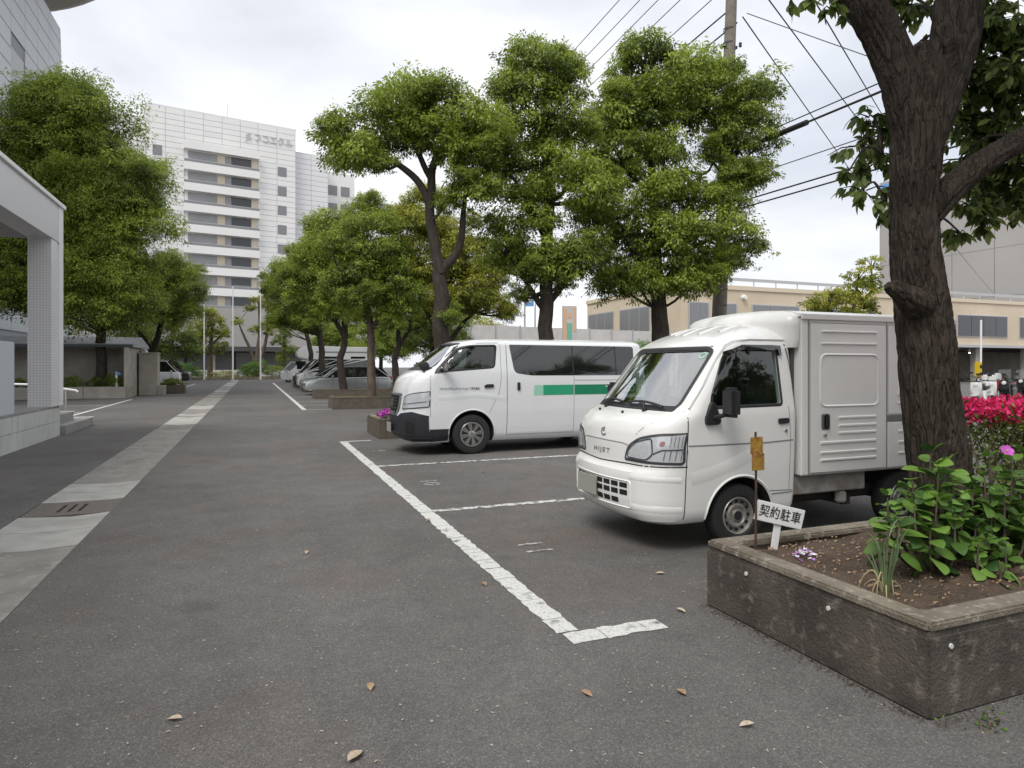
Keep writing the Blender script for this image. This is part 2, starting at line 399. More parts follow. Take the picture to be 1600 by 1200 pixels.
M['rusty_yellow'] = mat('rusty_yellow', (.40, .235, .035), .7, c2=(.24, .10, .03), scale=22, c3=(.46, .30, .07), scale3=50, bump=.2, bscale=60)
M['rust'] = mat('rusty_steel', (.06, .038, .026), .8, c2=(.10, .05, .03), scale=25)
M['tile'] = tile_mat('mosaic_tile', (.86, .85, .85), (.56, .56, .57), .056, .056, .15)
M['tile_strip'] = tile_mat('strip_tile', (.84, .83, .83), (.58, .57, .58), 90., .075, .22)
M['white_trim'] = mat('white_trim', (.84, .84, .84), .5)
M['plinth'] = mat('plinth_stone', (.62, .63, .60), .7, c2=(.54, .55, .52), scale=1.2, c3=(.50, .50, .47), scale3=5, stretch=(1, 1, .35))
M['plinth_top'] = mat('plinth_paving', (.32, .31, .30), .7, c2=(.26, .25, .24), scale=4)
M['panel_blue'] = mat('pale_blue_panel', (.58, .63, .67), .3)
M['stainless'] = mat('stainless', (.70, .69, .67), .25, .9)
M['tower_a'] = mat('tower_panel', (.87, .86, .845), .6, c2=(.83, .82, .805), scale=.15)
M['tower_b'] = mat('tower_panel_cool', (.81, .81, .82), .6, c2=(.77, .77, .78), scale=.2)
M['tower_back'] = mat('tower_joint', (.58, .58, .58), .8)
M['tower_cream'] = mat('tower_cream', (.74, .66, .52), .7)
M['blind'] = mat('blind', (.42, .42, .425), .7, c2=(.36, .36, .37), scale=.6)
M['win_dark'] = mat('dark_window', (.055, .057, .065), .12, spec=.6)
M['win_grey'] = mat('grey_window', (.22, .225, .235), .15, spec=.6)
M['grey_panel'] = mat('grey_facade_panel', (.52, .55, .575), .5, c2=(.48, .51, .535), scale=.3)
M['grey_joint'] = mat('grey_facade_joint', (.30, .32, .335), .8)
M['roof_disc'] = mat('roof_disc', (.40, .39, .36), .7)
M['beige'] = mat('beige_render', (.70, .60, .46), .85, c2=(.62, .52, .385), scale=.25, c3=(.64, .52, .37), scale3=3.)
M['beige_pale'] = mat('beige_pale', (.70, .60, .45), .85)
M['big_grey'] = mat('grey_block', (.40, .385, .375), .8, c2=(.37, .355, .345), scale=.1)
M['alu'] = mat('aluminium', (.50, .50, .51), .4, .4)
M['shed_roof'] = mat('shed_roof', (.36, .37, .38), .5, c2=(.30, .31, .32), scale=2)
M['dark_steel'] = mat('dark_steel', (.07, .07, .075), .6)
M['fence'] = mat('white_fence', (.62, .60, .58), .6, c2=(.55, .53, .51), scale=1.5)
M['pole'] = mat('concrete_pole', (.225, .20, .165), .85, c2=(.17, .15, .125), scale=5, bump=.2, bscale=60)
M['wire'] = mat('wire_black', (.03, .03, .032), .6)
M['lamp_lit'] = emit_mat('lit_lamp', (1, .95, .85), 9)
M['yellow'] = mat('yellow_paint', (.72, .50, .02), .5)
M['red'] = mat('red_paint', (.45, .02, .02), .3, coat=.5)
M['blue'] = mat('blue_sign', (.14, .34, .62), .5)
M['orange'] = mat('orange_sign', (.72, .45, .28), .5)
M['sign_green'] = mat('green_sign', (.20, .50, .36), .5)
M['silver_car'] = mat('silver_car', (.50, .52, .525), .25, .5, coat=.6)
M['white_car'] = mat('white_car', (.72, .72, .71), .25, coat=.6)
M['black_car'] = mat('black_car', (.02, .02, .022), .2, coat=.6)
M['teal_car'] = mat('grey_green_car', (.14, .17, .17), .25, .4, coat=.6)
M['tail'] = mat('tail_lamp', (.50, .02, .02), .2)
M['brown_pot'] = mat('brown_planter', (.10, .085, .07), .85, c2=(.14, .115, .09), scale=6, bump=.3, bscale=50)

# ================================================================== SETTING
def struct(o): o['kind'] = 'structure'; return o

# ground with a slot for the drain slabs
SX0, SX1, SY0, SY1 = -2.17, -1.37, -6.0, 72.5
B = 700
g = MB()
g.add([(-B, -B, 0), (B, -B, 0), (B, SY0, 0), (SX1, SY0, 0), (SX0, SY0, 0), (-B, SY0, 0),
       (B, SY1, 0), (SX1, SY1, 0), (SX0, SY1, 0), (-B, SY1, 0), (B, B, 0), (-B, B, 0)],
      [(0, 1, 2, 3, 4, 5), (3, 2, 6, 7), (5, 4, 8, 9), (9, 8, 7, 6, 10, 11)])
struct(g.build('ground', M['asphalt']))

# drain slab strip: shallow dished slabs, each its own piece
strip_root = struct(MB().box(SX0, SX1, SY0, SY1, -.12, -.06).build('drain_strip', M['slab_dark']))
for a, b in ((SX0 - .2, SX0 - .0005), (SX1 + .0005, SX1 + .2)): MB().box(a, b, SY0 - .2, SY1 + .2, -.12, -.001).build('edge_bed', M['slab_dark'], strip_root)
def slab(y0, y1, m, dip=.022):
    g = .006; x0, x1 = SX0 + .006, SX1 - .006; xm = (x0 + x1) / 2 + .05
    V = []
    for y in (y0 + g, y1 - g):
        V += [(x0, y, -.002), (xm, y, -.002 - dip), (x1, y, -.002), (x1, y, -.058), (x0, y, -.058)]
    F = [(0, 1, 6, 5), (1, 2, 7, 6), (2, 3, 8, 7), (3, 4, 9, 8), (4, 0, 5, 9), (4, 3, 2, 1, 0), (5, 6, 7, 8, 9)]
    MB().add(V, F).build('slab', M[m], strip_root)
ys = [(-6, -3.5, 'slab_mid'), (-3.5, -1, 'slab_mid'), (-1, 1.5, 'slab_mid'), (1.5, 4.0, 'slab_mid'), (4.0, 6.45, 'slab_mid'), (6.45, 7.12, 'slab_light'), (7.12, 7.80, 'slab_light')]
for a, b, m in ys: slab(a, b, m)
slab(8.55, 9.15, 'slab_light'); slab(9.15, 9.80, 'slab_light')
y = 9.8; k = 0
seq = ['slab_mid'] * 3 + ['slab_mid', 'slab_dark', 'slab_light', 'slab_mid', 'slab_light', 'slab_mid', 'slab_mid', 'slab_light', 'slab_light', 'slab_mid']
while y < SY1 - 1:
    l = 1.95 if k < 3 else random.choice((.65, 1.3, 1.95, 2.6))
    l = min(l, SY1 - y); slab(y, y + l, seq[k % len(seq)]); y += l; k += 1
# grate slab with three slots
gr = MB()
x0, x1 = SX0 + .006, SX1 - .006
for a, b in ((x0, -1.90), (-1.865, -1.805), (-1.77, -1.71), (-1.675, x1)):
    gr.box(a, b, 7.98, 8.37, -.055, -.008)
gr.box(x0, x1, 7.806, 7.98, -.055, -.008); gr.box(x0, x1, 8.37, 8.544, -.055, -.008)
gr.build('grate', M['iron'], strip_root)

# painted markings: chunks of cracked thermoplastic paint with ragged edges
def ragged(mb, x0, x1, y0, y1, z=.004, along='y', chunk=.28, rag=.008, gap=.006):
    L0, L1 = (y0, y1) if along == 'y' else (x0, x1)
    a = L0
    while a < L1 - .02:
        b = min(a + chunk * random.uniform(.35, 1.6), L1)
        n = max(2, int((b - a) / .05)); lo = []; hi = []
        for i in range(n + 1):
            t = a + gap * random.random() + (b - a - gap) * i / n
            e0 = random.uniform(-rag, rag); e1 = random.uniform(-rag, rag)
            if along == 'y': lo.append((x0 + e0, t, z)); hi.append((x1 + e1, t, z))
            else: lo.append((t, y0 + e0, z)); hi.append((t, y1 + e1, z))
        V = lo + hi; F = [(i, i + 1, n + 2 + i, n + 1 + i) for i in range(n)]
        mb.add(V, F); a = b
    return mb
LW = .14
def line_obj(x0, x1, y0, y1, along, m='paint', chunk=.28, rag=.008):
    o = ragged(MB(), x0, x1, y0, y1, .004, along, chunk, rag).build('parking_line', M[m], fix=False)
    for p in o.data.polygons:
        if p.normal.z < 0: p.flip()
    return struct(o)
line_obj(1.58, 1.58 + LW, 3.30, 13.30, 'y', 'paint', .22, .010)
line_obj(1.60, 2.21, 3.15, 3.29, 'x', 'paint', .3, .012)
line_obj(1.725, 5.6, 6.52, 6.62, 'x', 'paint_worn', .3, .012)
line_obj(1.725, 5.6, 9.76, 9.86, 'x', 'paint_worn', .3, .012)
line_obj(1.725, 2.20, 13.22, 13.32, 'x', 'paint', .3)
line_obj(1.55, 1.69, 23.3, 62, 'y', 'paint', .6)
for yy in (23.3, 26.0, 28.6, 33.4, 38.0, 42.0, 46.0, 49.5, 53, 58): line_obj(1.70, 2.6 if yy < 24 else 4.4, yy, yy + .10, 'x', 'paint_worn', .5)
# left-hand markings
line_obj(-5.6, -4.9, 20.2, 20.32, 'x', 'paint', .5); line_obj(-5.15, -5.03, 20.35, 33.5, 'y', 'paint', .6)
line_obj(-9, -5.2, 24.6, 24.72, 'x', 'paint', .5); line_obj(-9, -5.2, 28.8, 28.92, 'x', 'paint', .5)
line_obj(-4.75, -4.6, 38.5, 46, 'y', 'paint_worn', .6); line_obj(-4.6, -4.45, 48, 60, 'y', 'paint_worn', .6)
def ground_number(txt, x, y, size=.42):
    me = text_mesh(txt, size); me.materials.append(M['paint_faint'])
    o = new_obj('bay_number', me); o.location = (x, y, .0045); o.rotation_euler = (0, 0, R(-90)); o.scale = (1, .8, 1)
    struct(o)
ground_number('11', 2.15, 4.95); ground_number('10', 2.10, 8.2); ground_number('9', 2.05, 11.6)

# ------------------------------------------------------------------ concrete planters
def planter(label, x0, x1, y0, y1, h, top='soil', wall='concrete_dark', rim='concrete_rim', plugs=(), t=.12):
    o = thing('concrete_planter', label, 'planter', (x0, y0, 0))
    X, Y = x1 - x0, y1 - y0
    zs = h - .055
    def ring(name, e, z0, z1, m, bev=0, ti=t):
        o_ = [(e, e), (X - e, e), (X - e, Y - e), (e, Y - e)]; i_ = [(ti, ti), (X - ti, ti), (X - ti, Y - ti), (ti, Y - ti)]
        V = [(x, y, z) for z in (z0, z1) for x, y in o_ + i_]
        F = []
        for k in range(4):
            k2 = (k + 1) % 4; F += [(k, k2, 8 + k2, 8 + k), (4 + k2, 4 + k, 12 + k, 12 + k2), (8 + k, 8 + k2, 12 + k2, 12 + k), (k2, k, 4 + k, 4 + k2)]
        return MB().add(V, F).build(name, M[m], o, bevel=bev, smooth=30 if bev else None)
    ring('wall', 0, 0, zs, wall, .010); ring('groove', .013, zs - .012, zs + .014, wall); ring('rim', .004, zs + .013, h, rim, .010, t + .012)
    for px, pz in plugs:
        MB().lathe([(.0, -.006), (.011, -.006), (.012, -.003), (.012, .004)], 12, 'x' if px[0] == 'x' else 'y',
                   ((0, px[1], pz) if px[0] == 'x' else (px[1], 0, pz))).build('plug', M['plug'], o, smooth=40)
    # soil sheet
    nx, ny = max(6, int(X / .07)), max(6, int(Y / .07)); V = []; F = []
    for j in range(ny + 1):
        for i in range(nx + 1):
            x = t * .9 + (X - 1.8 * t) * i / nx; y = t * .9 + (Y - 1.8 * t) * j / ny
            edge = min(i, nx - i, j, ny - j) / 3.0
            z = h - .05 + .045 * noise.noise((x * 2.1 + x0, y * 2.1, 3)) + .018 * noise.noise((x * 9, y * 9, x0)) + .03 * min(1, edge)
            V.append((x, y, z))
    for j in range(ny):
        for i in range(nx):
            a = j * (nx + 1) + i; F.append((a, a + 1, a + nx + 2, a + nx + 1))
    MB().add(V, F).build('soil', M[top], o, smooth=180)
    return o
planter('long dark weathered concrete planter in the right foreground with a big tree', 2.65, 9.2, 1.91, 3.37, .41,
        plugs=((('x', 1.10), .30), (('x', .52), .30), (('y', .13), .30), (('y', .75), .30)))
planter('concrete planter behind the white passenger van holding three trees', 2.40, 11.0, 13.5, 15.0, .41, 'soil', 'brown_pot', 'concrete_rim')
planter('brown concrete planter with grassy top left of the passenger van', 2.55, 9.5, 23.25, 24.75, .41, 'grass_soil', 'brown_pot', 'brown_pot')
planter('farther brown concrete planter in front of the silver estate car', 2.60, 9.5, 30.9, 32.4, .41, 'grass_soil', 'brown_pot', 'brown_pot')
planter('far concrete planter hidden among parked cars on the right', 2.70, 8.5, 41.3, 42.7, .41, 'grass_soil', 'brown_pot', 'brown_pot')
planter('farthest concrete planter of the right hand row', 2.70, 8.5, 49.6, 50.9, .41, 'grass_soil', 'brown_pot', 'brown_pot')

# ------------------------------------------------------------------ entrance portico on the left
po = thing('entrance_portico', 'white tiled entrance portico with square column and stone plinth', 'portico', (-3.9, 9, 0))
PX = 3.9; PYo = 9
def pb(name, x0, x1, y0, y1, z0, z1, m, bevel=0): return box(name, x0 + PX, x1 + PX, y0 - PYo, y1 - PYo, z0, z1, M[m], po, bevel)
pb('plinth', -10, -3.93, -2, 16.75, 0, .60, 'plinth')
yy = -2.0
while yy < 16.7:
    y2 = min(yy + 3.2, 16.78)
    for z0, z1 in ((0.0, .318), (.325, .608)): pb('cladding_panel', -3.93, -3.9, yy + .004, y2 - .004, z0, z1, 'plinth', .003)
    yy += 3.2
for z0, z1 in ((0.0, .318), (.325, .608)): pb('cladding_panel', -10, -3.935, 16.752, 16.782, z0, z1, 'plinth', .003)
pb('paving', -10, -3.91, -2, 16.77, .61, .655, 'plinth_top', .004)
pb('column', -4.28, -3.87, 16.0, 16.74, .656, 4.14, 'tile')
pb('fascia', -4.30, -3.85, -2, 16.46, 4.14, 4.90, 'tile_strip')
pb('corner_trim', -4.30, -3.845, 16.462, 16.80, 4.12, 4.90, 'white_trim')
pb('corner_trim', -3.868, -3.845, 16.50, 16.80, .66, 4.118, 'white_trim')
pb('coping', -4.36, -3.80, -2, 16.85, 4.90, 4.985, 'white_trim', .008)
pb('roof_slab', -10, -4.302, -2, 16.6, 4.30, 4.80, 'grey_panel')
pb('soffit', -10, -4.302, -2, 16.6, 4.20, 4.296, 'plinth_top')
gp = pb('glass_wall', -6.62, -6.58, -2, 13.2, .66, 4.198, 'win_grey')
for yy in (1.5, 5, 8.5, 11.2, 13.2): box('mullion', -6.66 + PX, -6.54 + PX, yy - .04 - PYo, yy + .04 - PYo, .657, 4.198, M['alu'], po)
o = box('sign_panel', -.14, 0, -3.2, 3.2, 0, 1.27, M['panel_blue'], None, .012)
o.location = (-3.93, 10.78, .655); tag(o, 'pale blue grey panel standing on the portico plinth edge', 'panel')

# steps and handrail beyond the portico
st = thing('entrance_steps', 'two grey stone steps at the end of the portico', 'steps', (-4.6, 17.6, 0))
for i, (y1, z) in enumerate(((18.6, .40), (19.4, .2))):
    box('step', -3.4, .55 + .25 * i, -.8, y1 - 17.6, (0 if i else .2), z, M['plinth_top'], st, .008)
    box('nosing', -3.4, .56 + .25 * i, y1 - 17.6 - .03 - .001, y1 - 17.6 + .012, z + .001, z + .016, M['white_trim'], st)
hr = thing('handrail', 'stainless handrail with white bar beside the portico steps', 'handrail', (-5.2, 20.2, 0))
MB().tube([(-3.2, .5, 1.12), (-.1, .1, 1.02), (.85, .0, .86), (.9, 0, .82)], .028, 10).build('rail', M['white_trim'], hr, smooth=60)
for x, zt in ((.62, .89), (-2.2, 1.08)): MB().tube([(x, .05 if x > 0 else .36, 0), (x, .05 if x > 0 else .36, zt)], .022, 10).build('post', M['stainless'], hr, smooth=60)

# ------------------------------------------------------------------ planted bed, shed and gate pier on the left
bd = thing('raised_bed', 'long raised concrete bed in front of the low shed wall', 'planter', (-5.55, 35.0, 0))
for k in range(4): box('wall_panel', -1.7 * (k + 1) + .01, -1.7 * k - .01, 0, .16, 0, .54, M['concrete'], bd, .008)
box('soil', -7.2, 0, .16, 2.3, .0, .46, M['grass_soil'], bd)
sh = thing('concrete_shed', 'low concrete shed with grey metal roof under the big left tree', 'shed', (-5.5, 37.4, 0))
box('wall', -9, -.16, 0, .2, 0, 2.35, M['concrete'], sh, .01)
for k in range(5): box('wall_panel', -1.8 * (k + 1) - .14, -1.8 * k - .18, -.03, -.001, .02, 2.3, M['concrete'], sh, .006)
box('end_wall', -.15, 0, -2.25, 3.2, 0, 2.38, M['concrete'], sh, .01)
MB().prism([(-1.5, 2.42), (3.6, 2.42), (3.6, 2.56), (1.05, 2.98), (-1.5, 2.56)], 'x', -9.2, .12).build('roof', M['shed_roof'], sh)
box('gutter', -9.2, .1, -1.62, -1.52, 2.40, 2.52, M['dark_steel'], sh)
box('door_frame', .02, .10, 1.1, 1.3, 0, 2.3, M['dark_steel'], sh)
gpz = thing('gate_pier', 'square concrete gate pier beside the shed', 'pier', (-5.0, 38.3, 0))
box('pier', -.42, .42, -.5, .5, 0, 2.12, M['concrete'], gpz, .02); box('cap', -.45, .45, -.53, .53, 2.122, 2.2, M['concrete'], gpz, .015); box('base', .43, .72, -.45, .45, 0, .5, M['concrete'], gpz, .015)
wp = thing('white_post', 'slim white marker post in the raised bed', 'post', (-6.0, 35.5, .46))
box('post', -.04, .04, -.04, .04, 0, .78, M['white_trim'], wp, .008); box('cap_plate', -.02, .16, -.05, .05, .62, .74, M['blue'], wp)
pot = thing('plant_trough', 'low dark trough with a clipped shrub beside the gate pier', 'planter', (-4.2, 40.2, 0))
box('trough', -.7, .7, -.4, .4, 0, .45, M['brown_pot'], pot, .02)

# ------------------------------------------------------------------ panelled office block, upper left
ob = thing('office_block', 'pale grey panelled office block with overhanging round roof, upper left', 'building', (-14, 55, 0))
core = MB(); core.add([(-.12, -30, 0), (-.12, 9.2, 0), (-18, 9.2, 0), (-18, -30, 0), (-.12, -30, 27.9), (-.12, 5.5, 27.9), (-18, 5.5, 27.9), (-18, -30, 27.9)],
    [(0, 1, 2, 3), (4, 5, 6, 7), (0, 1, 5, 4), (1, 2, 6, 5), (2, 3, 7, 6), (3, 0, 4, 7)])
core.build('core', M['grey_joint'], ob)
for r in range(25):
    z0 = .4 + r * 1.1
    for c in range(14):
        y0 = -30 + c * 2.7; y1 = y0 + 2.7
        if 12 < r < 20 and c in (9,) : continue
        zc0 = z0 + .03; zc1 = z0 + 1.07
        e0 = 9.2 - 3.7 * zc0 / 27.9; e1 = 9.2 - 3.7 * zc1 / 27.9
        a1, b1 = min(y1 - .02, e0), min(y1 - .02, e1)
        if b1 - y0 < .2 or c < 2 or r < 3: continue
        MB().add([(-.12, y0 + .02, zc0), (-.12, a1, zc0), (-.12, b1, zc1), (-.12, y0 + .02, zc1), (-.04, y0 + .02, zc0), (-.04, a1, zc0), (-.04, b1, zc1), (-.04, y0 + .02, zc1)],
                 [(3, 2, 1, 0), (4, 5, 6, 7), (0, 1, 5, 4), (1, 2, 6, 5), (2, 3, 7, 6), (3, 0, 4, 7)]).build('facade_panel', M['grey_panel'], ob)
for y0 in (-5.7,):
    for z0 in (15.2, 18.9): wn = box('window', -.11, -.08, y0 + .1, y0 + 2.6, z0, z0 + 2.6, M['win_dark'], ob)
MB().lathe([(0, 28.95), (15.4, 28.95), (16.0, 29.2), (16.2, 29.6), (16.0, 30.0), (15.4, 30.25), (0, 30.3)], 64, 'z', (-10.0, -5.0, 1.25)).build('roof_disc', M['roof_disc'], ob, smooth=50)
for q in ((-1.6, 4.6), (-1.6, -6), (-1.6, -17)): MB().tube([(q[0], q[1], 27.8), (q[0], q[1], 30.21)], .35, 16).build('roof_column', M['roof_disc'], ob, smooth=50)

# ------------------------------------------------------------------ white tower at the end of the road
TD = Vector((.985, .171, 0)).normalized()
A0 = Vector((-17.15, 127.26, 0))
tw = thing('office_tower', 'tall white panelled tower with stacked balconies at the end of the road', 'building', A0, math.atan2(TD.y, TD.x))
def tb(name, s0, s1, y0, y1, z0, z1, m, par=None): return box(name, s0, s1, y0, y1, z0, z1, M[m], par or tw)
tb('main_block', 0, 25.05, .15, 22, 0, 46.6, 'tower_back'); tb('left_wing', -9, -.01, 1.6, 20, 0, 44.7, 'tower_back'); tb('right_wing', 25.06, 31.6, 1.6, 20, 0, 43.1, 'tower_back')
tb('rear_wing', 31.62, 38.5, 6, 20, 0, 41.5, 'tower_a')
tb('parapet', -.1, 25.15, .05, 22.1, 46.601, 46.85, 'tower_b')
pm = {}
def panel(s0, z0, wd, hg, y, m):
    key = (round(wd, 2), round(hg, 2), m)
    if key not in pm:
        o = MB().box(.03, wd - .03, 0, .12, .03, hg - .03).build('facade_panel', M[m], tw); pm[key] = o.data
    else:
        o = new_obj('facade_panel', pm[key], tw)
    o.location = (s0, y, z0)
cols = [0, 2.95, 5.9, 8.98, 12.05, 15.13, 18.2, 21.6, 25.02]
npan = 0
for r in range(30):
    z0 = 16.9 + r * .99
    for c in range(8):
        if 2 <= c <= 5 and z0 + .9 < 41.4: continue
        m = 'tower_b' if random.random() < .12 else 'tower_a'
        panel(cols[c], z0, cols[c + 1] - cols[c], .99, .02, m); npan += 1
for r in range(24):
    z0 = 20.7 + r * .99
    for s in (-6, -3): panel(s, z0, 3.0, .99, 1.47, 'tower_a'); npan += 1
for r in range(22):
    z0 = 21.1 + r * .99
    for s in (25.1, 28.35): panel(s, z0, 3.25, .99, 1.47, 'tower_b'); npan += 1
# lower cladding hidden by trees
tb('lower_cladding', .01, 5.89, .02, .14, 0, 16.88, 'tower_a'); tb('lower_cladding', 18.21, 25.0, .02, .14, 0, 16.88, 'tower_a')
# balconies: recess, windows, slab, parapet, rail
tb('balcony_recess', 5.92, 18.18, .10, .148, 4, 41.38, 'tower_a')
for k in range(10):
    zt = 41.1 - 3.66 * k
    pr = tb('balcony_parapet', 5.75, 18.35, -1.05, -.9, zt - 1.35, zt, 'tower_a')
    tb('balcony_slab', 5.76, 18.34, -.898, .015, zt - 1.35, zt - 1.12, 'tower_b')
    if k < 9:
        w1 = tb('window', 6.5, 11.2, .02, .098, zt - 3.6, zt - 1.45, 'blind'); w2 = tb('window', 12.6, 17.0, .02, .098, zt - 3.6, zt - 1.45, 'win_dark' if k < 3 else 'win_grey')
        tb('pane', 12.62, 13.6, -.02, .018, zt - 3.58, zt - 1.47, 'blind'); tb('pane', 13.62, 16.98, -.02, .018, zt - 2.7 - .4 * random.random(), zt - 1.47, 'win_dark')
        tb('pier', 11.25, 12.55, -.05, .096, zt - 3.62, zt - 1.40, 'tower_cream'); tb('pier', 17.05, 18.15, -.05, .096, zt - 3.62, zt - 1.40, 'tower_cream')
        if k: tb('guard_rail', 5.8, 18.3, -1.0, -.95, zt + .42, zt + .5, 'alu'); tb('guard_glass', 5.8, 18.3, -.99, -.96, zt, zt + .42, 'win_grey')
for k in range(9):
    zt = 39.2 - 3.66 * k
    if zt > 18:
        w_ = tb('window', 21.75, 23.35, -.03, .019, zt - 1.75, zt, 'win_grey')
        if k < 6: tb('window', 1.0, 2.45, -.03, .019, zt - 1.2, zt + .6, 'win_grey')
        tb('window', 33, 34.8, 5.9, 5.999, zt - 2.4, zt - .4, 'win_grey'); tb('window', 35.6, 37.4, 5.9, 5.999, zt - 2.4, zt - .4, 'win_grey')
for (s0, s1, h) in ((6, 8.5, 1.0), (8.6, 12.5, .7)): tb('roof_unit', s0, s1, 3, 8, 46.86, 46.85 + h, 'beige_pale')
MB().tube([(13.5, 4, 46.8), (13.5, 4, 50.5)], .05, 6).build('antenna', M['alu'], tw)
sgm = text_mesh('JS フコエクル', 1.75, .06, .02); sgm.materials.append(M['sign_grey'])
so = new_obj('roof_sign', sgm, tw); so.location = (20.2, -.09, 43.9); so.rotation_euler = (R(90), 0, 0); so.scale = (.80, 1, .9); so['kind'] = 'stuff'

# podium and planting at the end of the road
pd = thing('podium_building', 'grey low podium with dark glazed entrance below the tower', 'building', (0, 98, 0))
box('upper_wall', -24, 8, 0, 12, 4.2, 9.5, M['big_grey'], pd); box('canopy', -24, 8, -2.5, -.01, 3.5, 4.1, M['dark_steel'], pd); box('back_wall', -24, 8, 6, 12, 0, 4.19, M['dark_steel'], pd)
for k in range(10): box('glazing', -24 + 3.1 * k, -21.1 + 3.1 * k, 1.0, 1.06, .1, 3.4, M['win_grey'], pd)
for k in range(6): box('column', -23.6 + 6.1 * k, -23.1 + 6.1 * k, -1.5, -1.0, 0, 3.49, M['concrete'], pd)
bed = struct(MB().box(-16, 14, 77.2, 90, 0, .22).build('planting_bed', M['grass_soil']))
struct(MB().box(-16, 14, 77.0, 77.18, 0, .26).build('kerb', M['concrete_rim']))
lw_ = thing('low_wall', 'low pale wall behind the shrubs at the road end', 'wall', (0, 91, 0))
for k in range(10): box('wall_panel', -12 + 2.4 * k + .02, -9.6 + 2.4 * k - .02, 0, .2, 0, 1.0, M['fence'], lw_)
for k, (x, lab) in enumerate(((-4.85, 'leftmost of three thin white flagpoles at the road end'), (-2.05, 'middle of three thin white flagpoles at the road end'), (.72, 'rightmost of three thin white flagpoles at the road end'))):
    f = thing('flagpole', lab, 'flagpole', (x, 76.2, 0), 0, 'three flagpoles')
    MB().tube([(0, 0, 0), (0, 0, 5), (0, 0, 9.9)], [.085, .07, .045], 12).build('pole', M['white_trim'], f, smooth=60)
    MB().lathe([(.0, 10.02), (.07, 9.99), (.09, 9.93), (.05, 9.89), (.0, 9.88)], 12, 'z').build('finial', M['white_trim'], f, smooth=60)
    MB().lathe([(.16, 0), (.16, .08), (.1, .12)], 12, 'z').build('base', M['concrete'], f, smooth=60)

# ------------------------------------------------------------------ beige building over a parking deck, right
bb = thing('beige_building', 'long beige two storey building above an open parking level, right', 'building', (29.2, 40, 0))
bx = lambda n, x0, x1, y0, y1, z0, z1, m: box(n, x0 - 29.2, x1 - 29.2, y0 - 40, y1 - 40, z0, z1, M[m], bb)
bx('upper_floor', 29.2, 95, 40, 54.5, 3.35, 7.3, 'beige'); bx('parapet', 29.1, 95.1, 39.9, 54.6, 7.301, 7.62, 'beige_pale')
bx('edge_beam', 29.15, 95, 39.85, 39.99, 3.2, 3.45, 'alu')
bx('ground_wall', 29.2, 50.5, 40, 54.5, 0, 3.349, 'beige'); bx('back_wall', 50.51, 95, 53, 54.5, 0, 3.349, 'concrete'); bx('deck_ceiling', 50.51, 95, 40, 52.9, 3.2, 3.34, 'dark_steel')
for x in (55, 62.2, 69.5, 76.6, 84): bx('column', x, x + .5, 40.4, 40.9, 0, 3.19, 'concrete')
def bwin(x0, x1, z0, z1, n, m='win_dark'):
    bx('window_frame', x0 - .08, x1 + .08, 39.93, 39.998, z0 - .08, z1 + .08, 'alu')
    for k in range(n):
        a = x0 + (x1 - x0) * k / n; b = x0 + (x1 - x0) * (k + 1) / n
        bx('pane', a + .05, b - .05, 39.88, 39.929, z0, z1, m)
bwin(29.9, 31.6, 4.3, 6.2, 2, 'win_grey'); bwin(32.9, 34.2, 4.3, 6.2, 1, 'win_grey'); bwin(35.8, 40.4, 4.3, 6.2, 3, 'win_grey'); bwin(43.3, 48.4, 4.3, 6.1, 3, 'win_grey')
bwin(59.1, 65.9, 4.25, 6.1, 4); bwin(67.8, 74.6, 4.25, 6.1, 4); bwin(77, 84, 4.25, 6.1, 4)
for k, y in enumerate((44.0, 49.6)):
    box('window_frame', -.07, -.002, y - 40, y - 40 + 4.6, 3.9, 6.3, M['alu'], bb)
    for j in range(3): box('pane', -.1, -.071, y - 40 + .1 + 1.5 * j, y - 40 + 1.45 + 1.5 * j, 4.0, 6.2, M['win_grey'], bb)
for x in (34.9, 41.2, 69): MB().lathe([(0, -.3), (.16, -.3), (.2, -.1), (.2, .0)], 12, 'y', (x - 29.2, 0, 6.75)).build('wall_lamp', M['white_trim'], bb, smooth=40)
for k in range(26): bx('railing_post', 34 + k * 2.2, 34.06 + k * 2.2, 40.3, 40.36, 7.62, 8.05, 'alu')
bx('railing_bar', 33.9, 90, 40.28, 40.38, 8.05, 8.28, 'alu')
for x, y in ((60.5, 46), (65.0, 44.5), (72, 47)):
    l_ = thing('ceiling_lamp', 'lit lamp under the deck %s' % {60.5: 'nearest the tree trunk', 65.0: 'in the middle of the opening', 72: 'at the far right'}[x], 'lamp', (x, y, 2.98), 0, 'lit lamps under the parking deck')
    MB().tube([(0, 0, .0), (0, 0, .24)], .04, 8).build('stem', M['dark_steel'], l_); box('lamp', -.55, .55, -.12, .12, -.1, -.002, M['lamp_lit'], l_)
gb = thing('grey_block', 'tall plain grey building behind the foreground tree', 'building', (100, 56, 0))
box('core', 0, 40, 0, 25, 0, 32.9, M['big_grey'], gb)
for k in range(4):
    for r in range(4): box('facade_panel', -.12, -.001, .1 + 6.2 * k, 6.15 + 6.2 * k, 4.6 + 7 * r, 11.55 + 7 * r, M['big_grey'], gb)
box('blue_sign', -.3, -.13, 21.5, 24.6, 30.0, 32.4, M['blue'], gb)

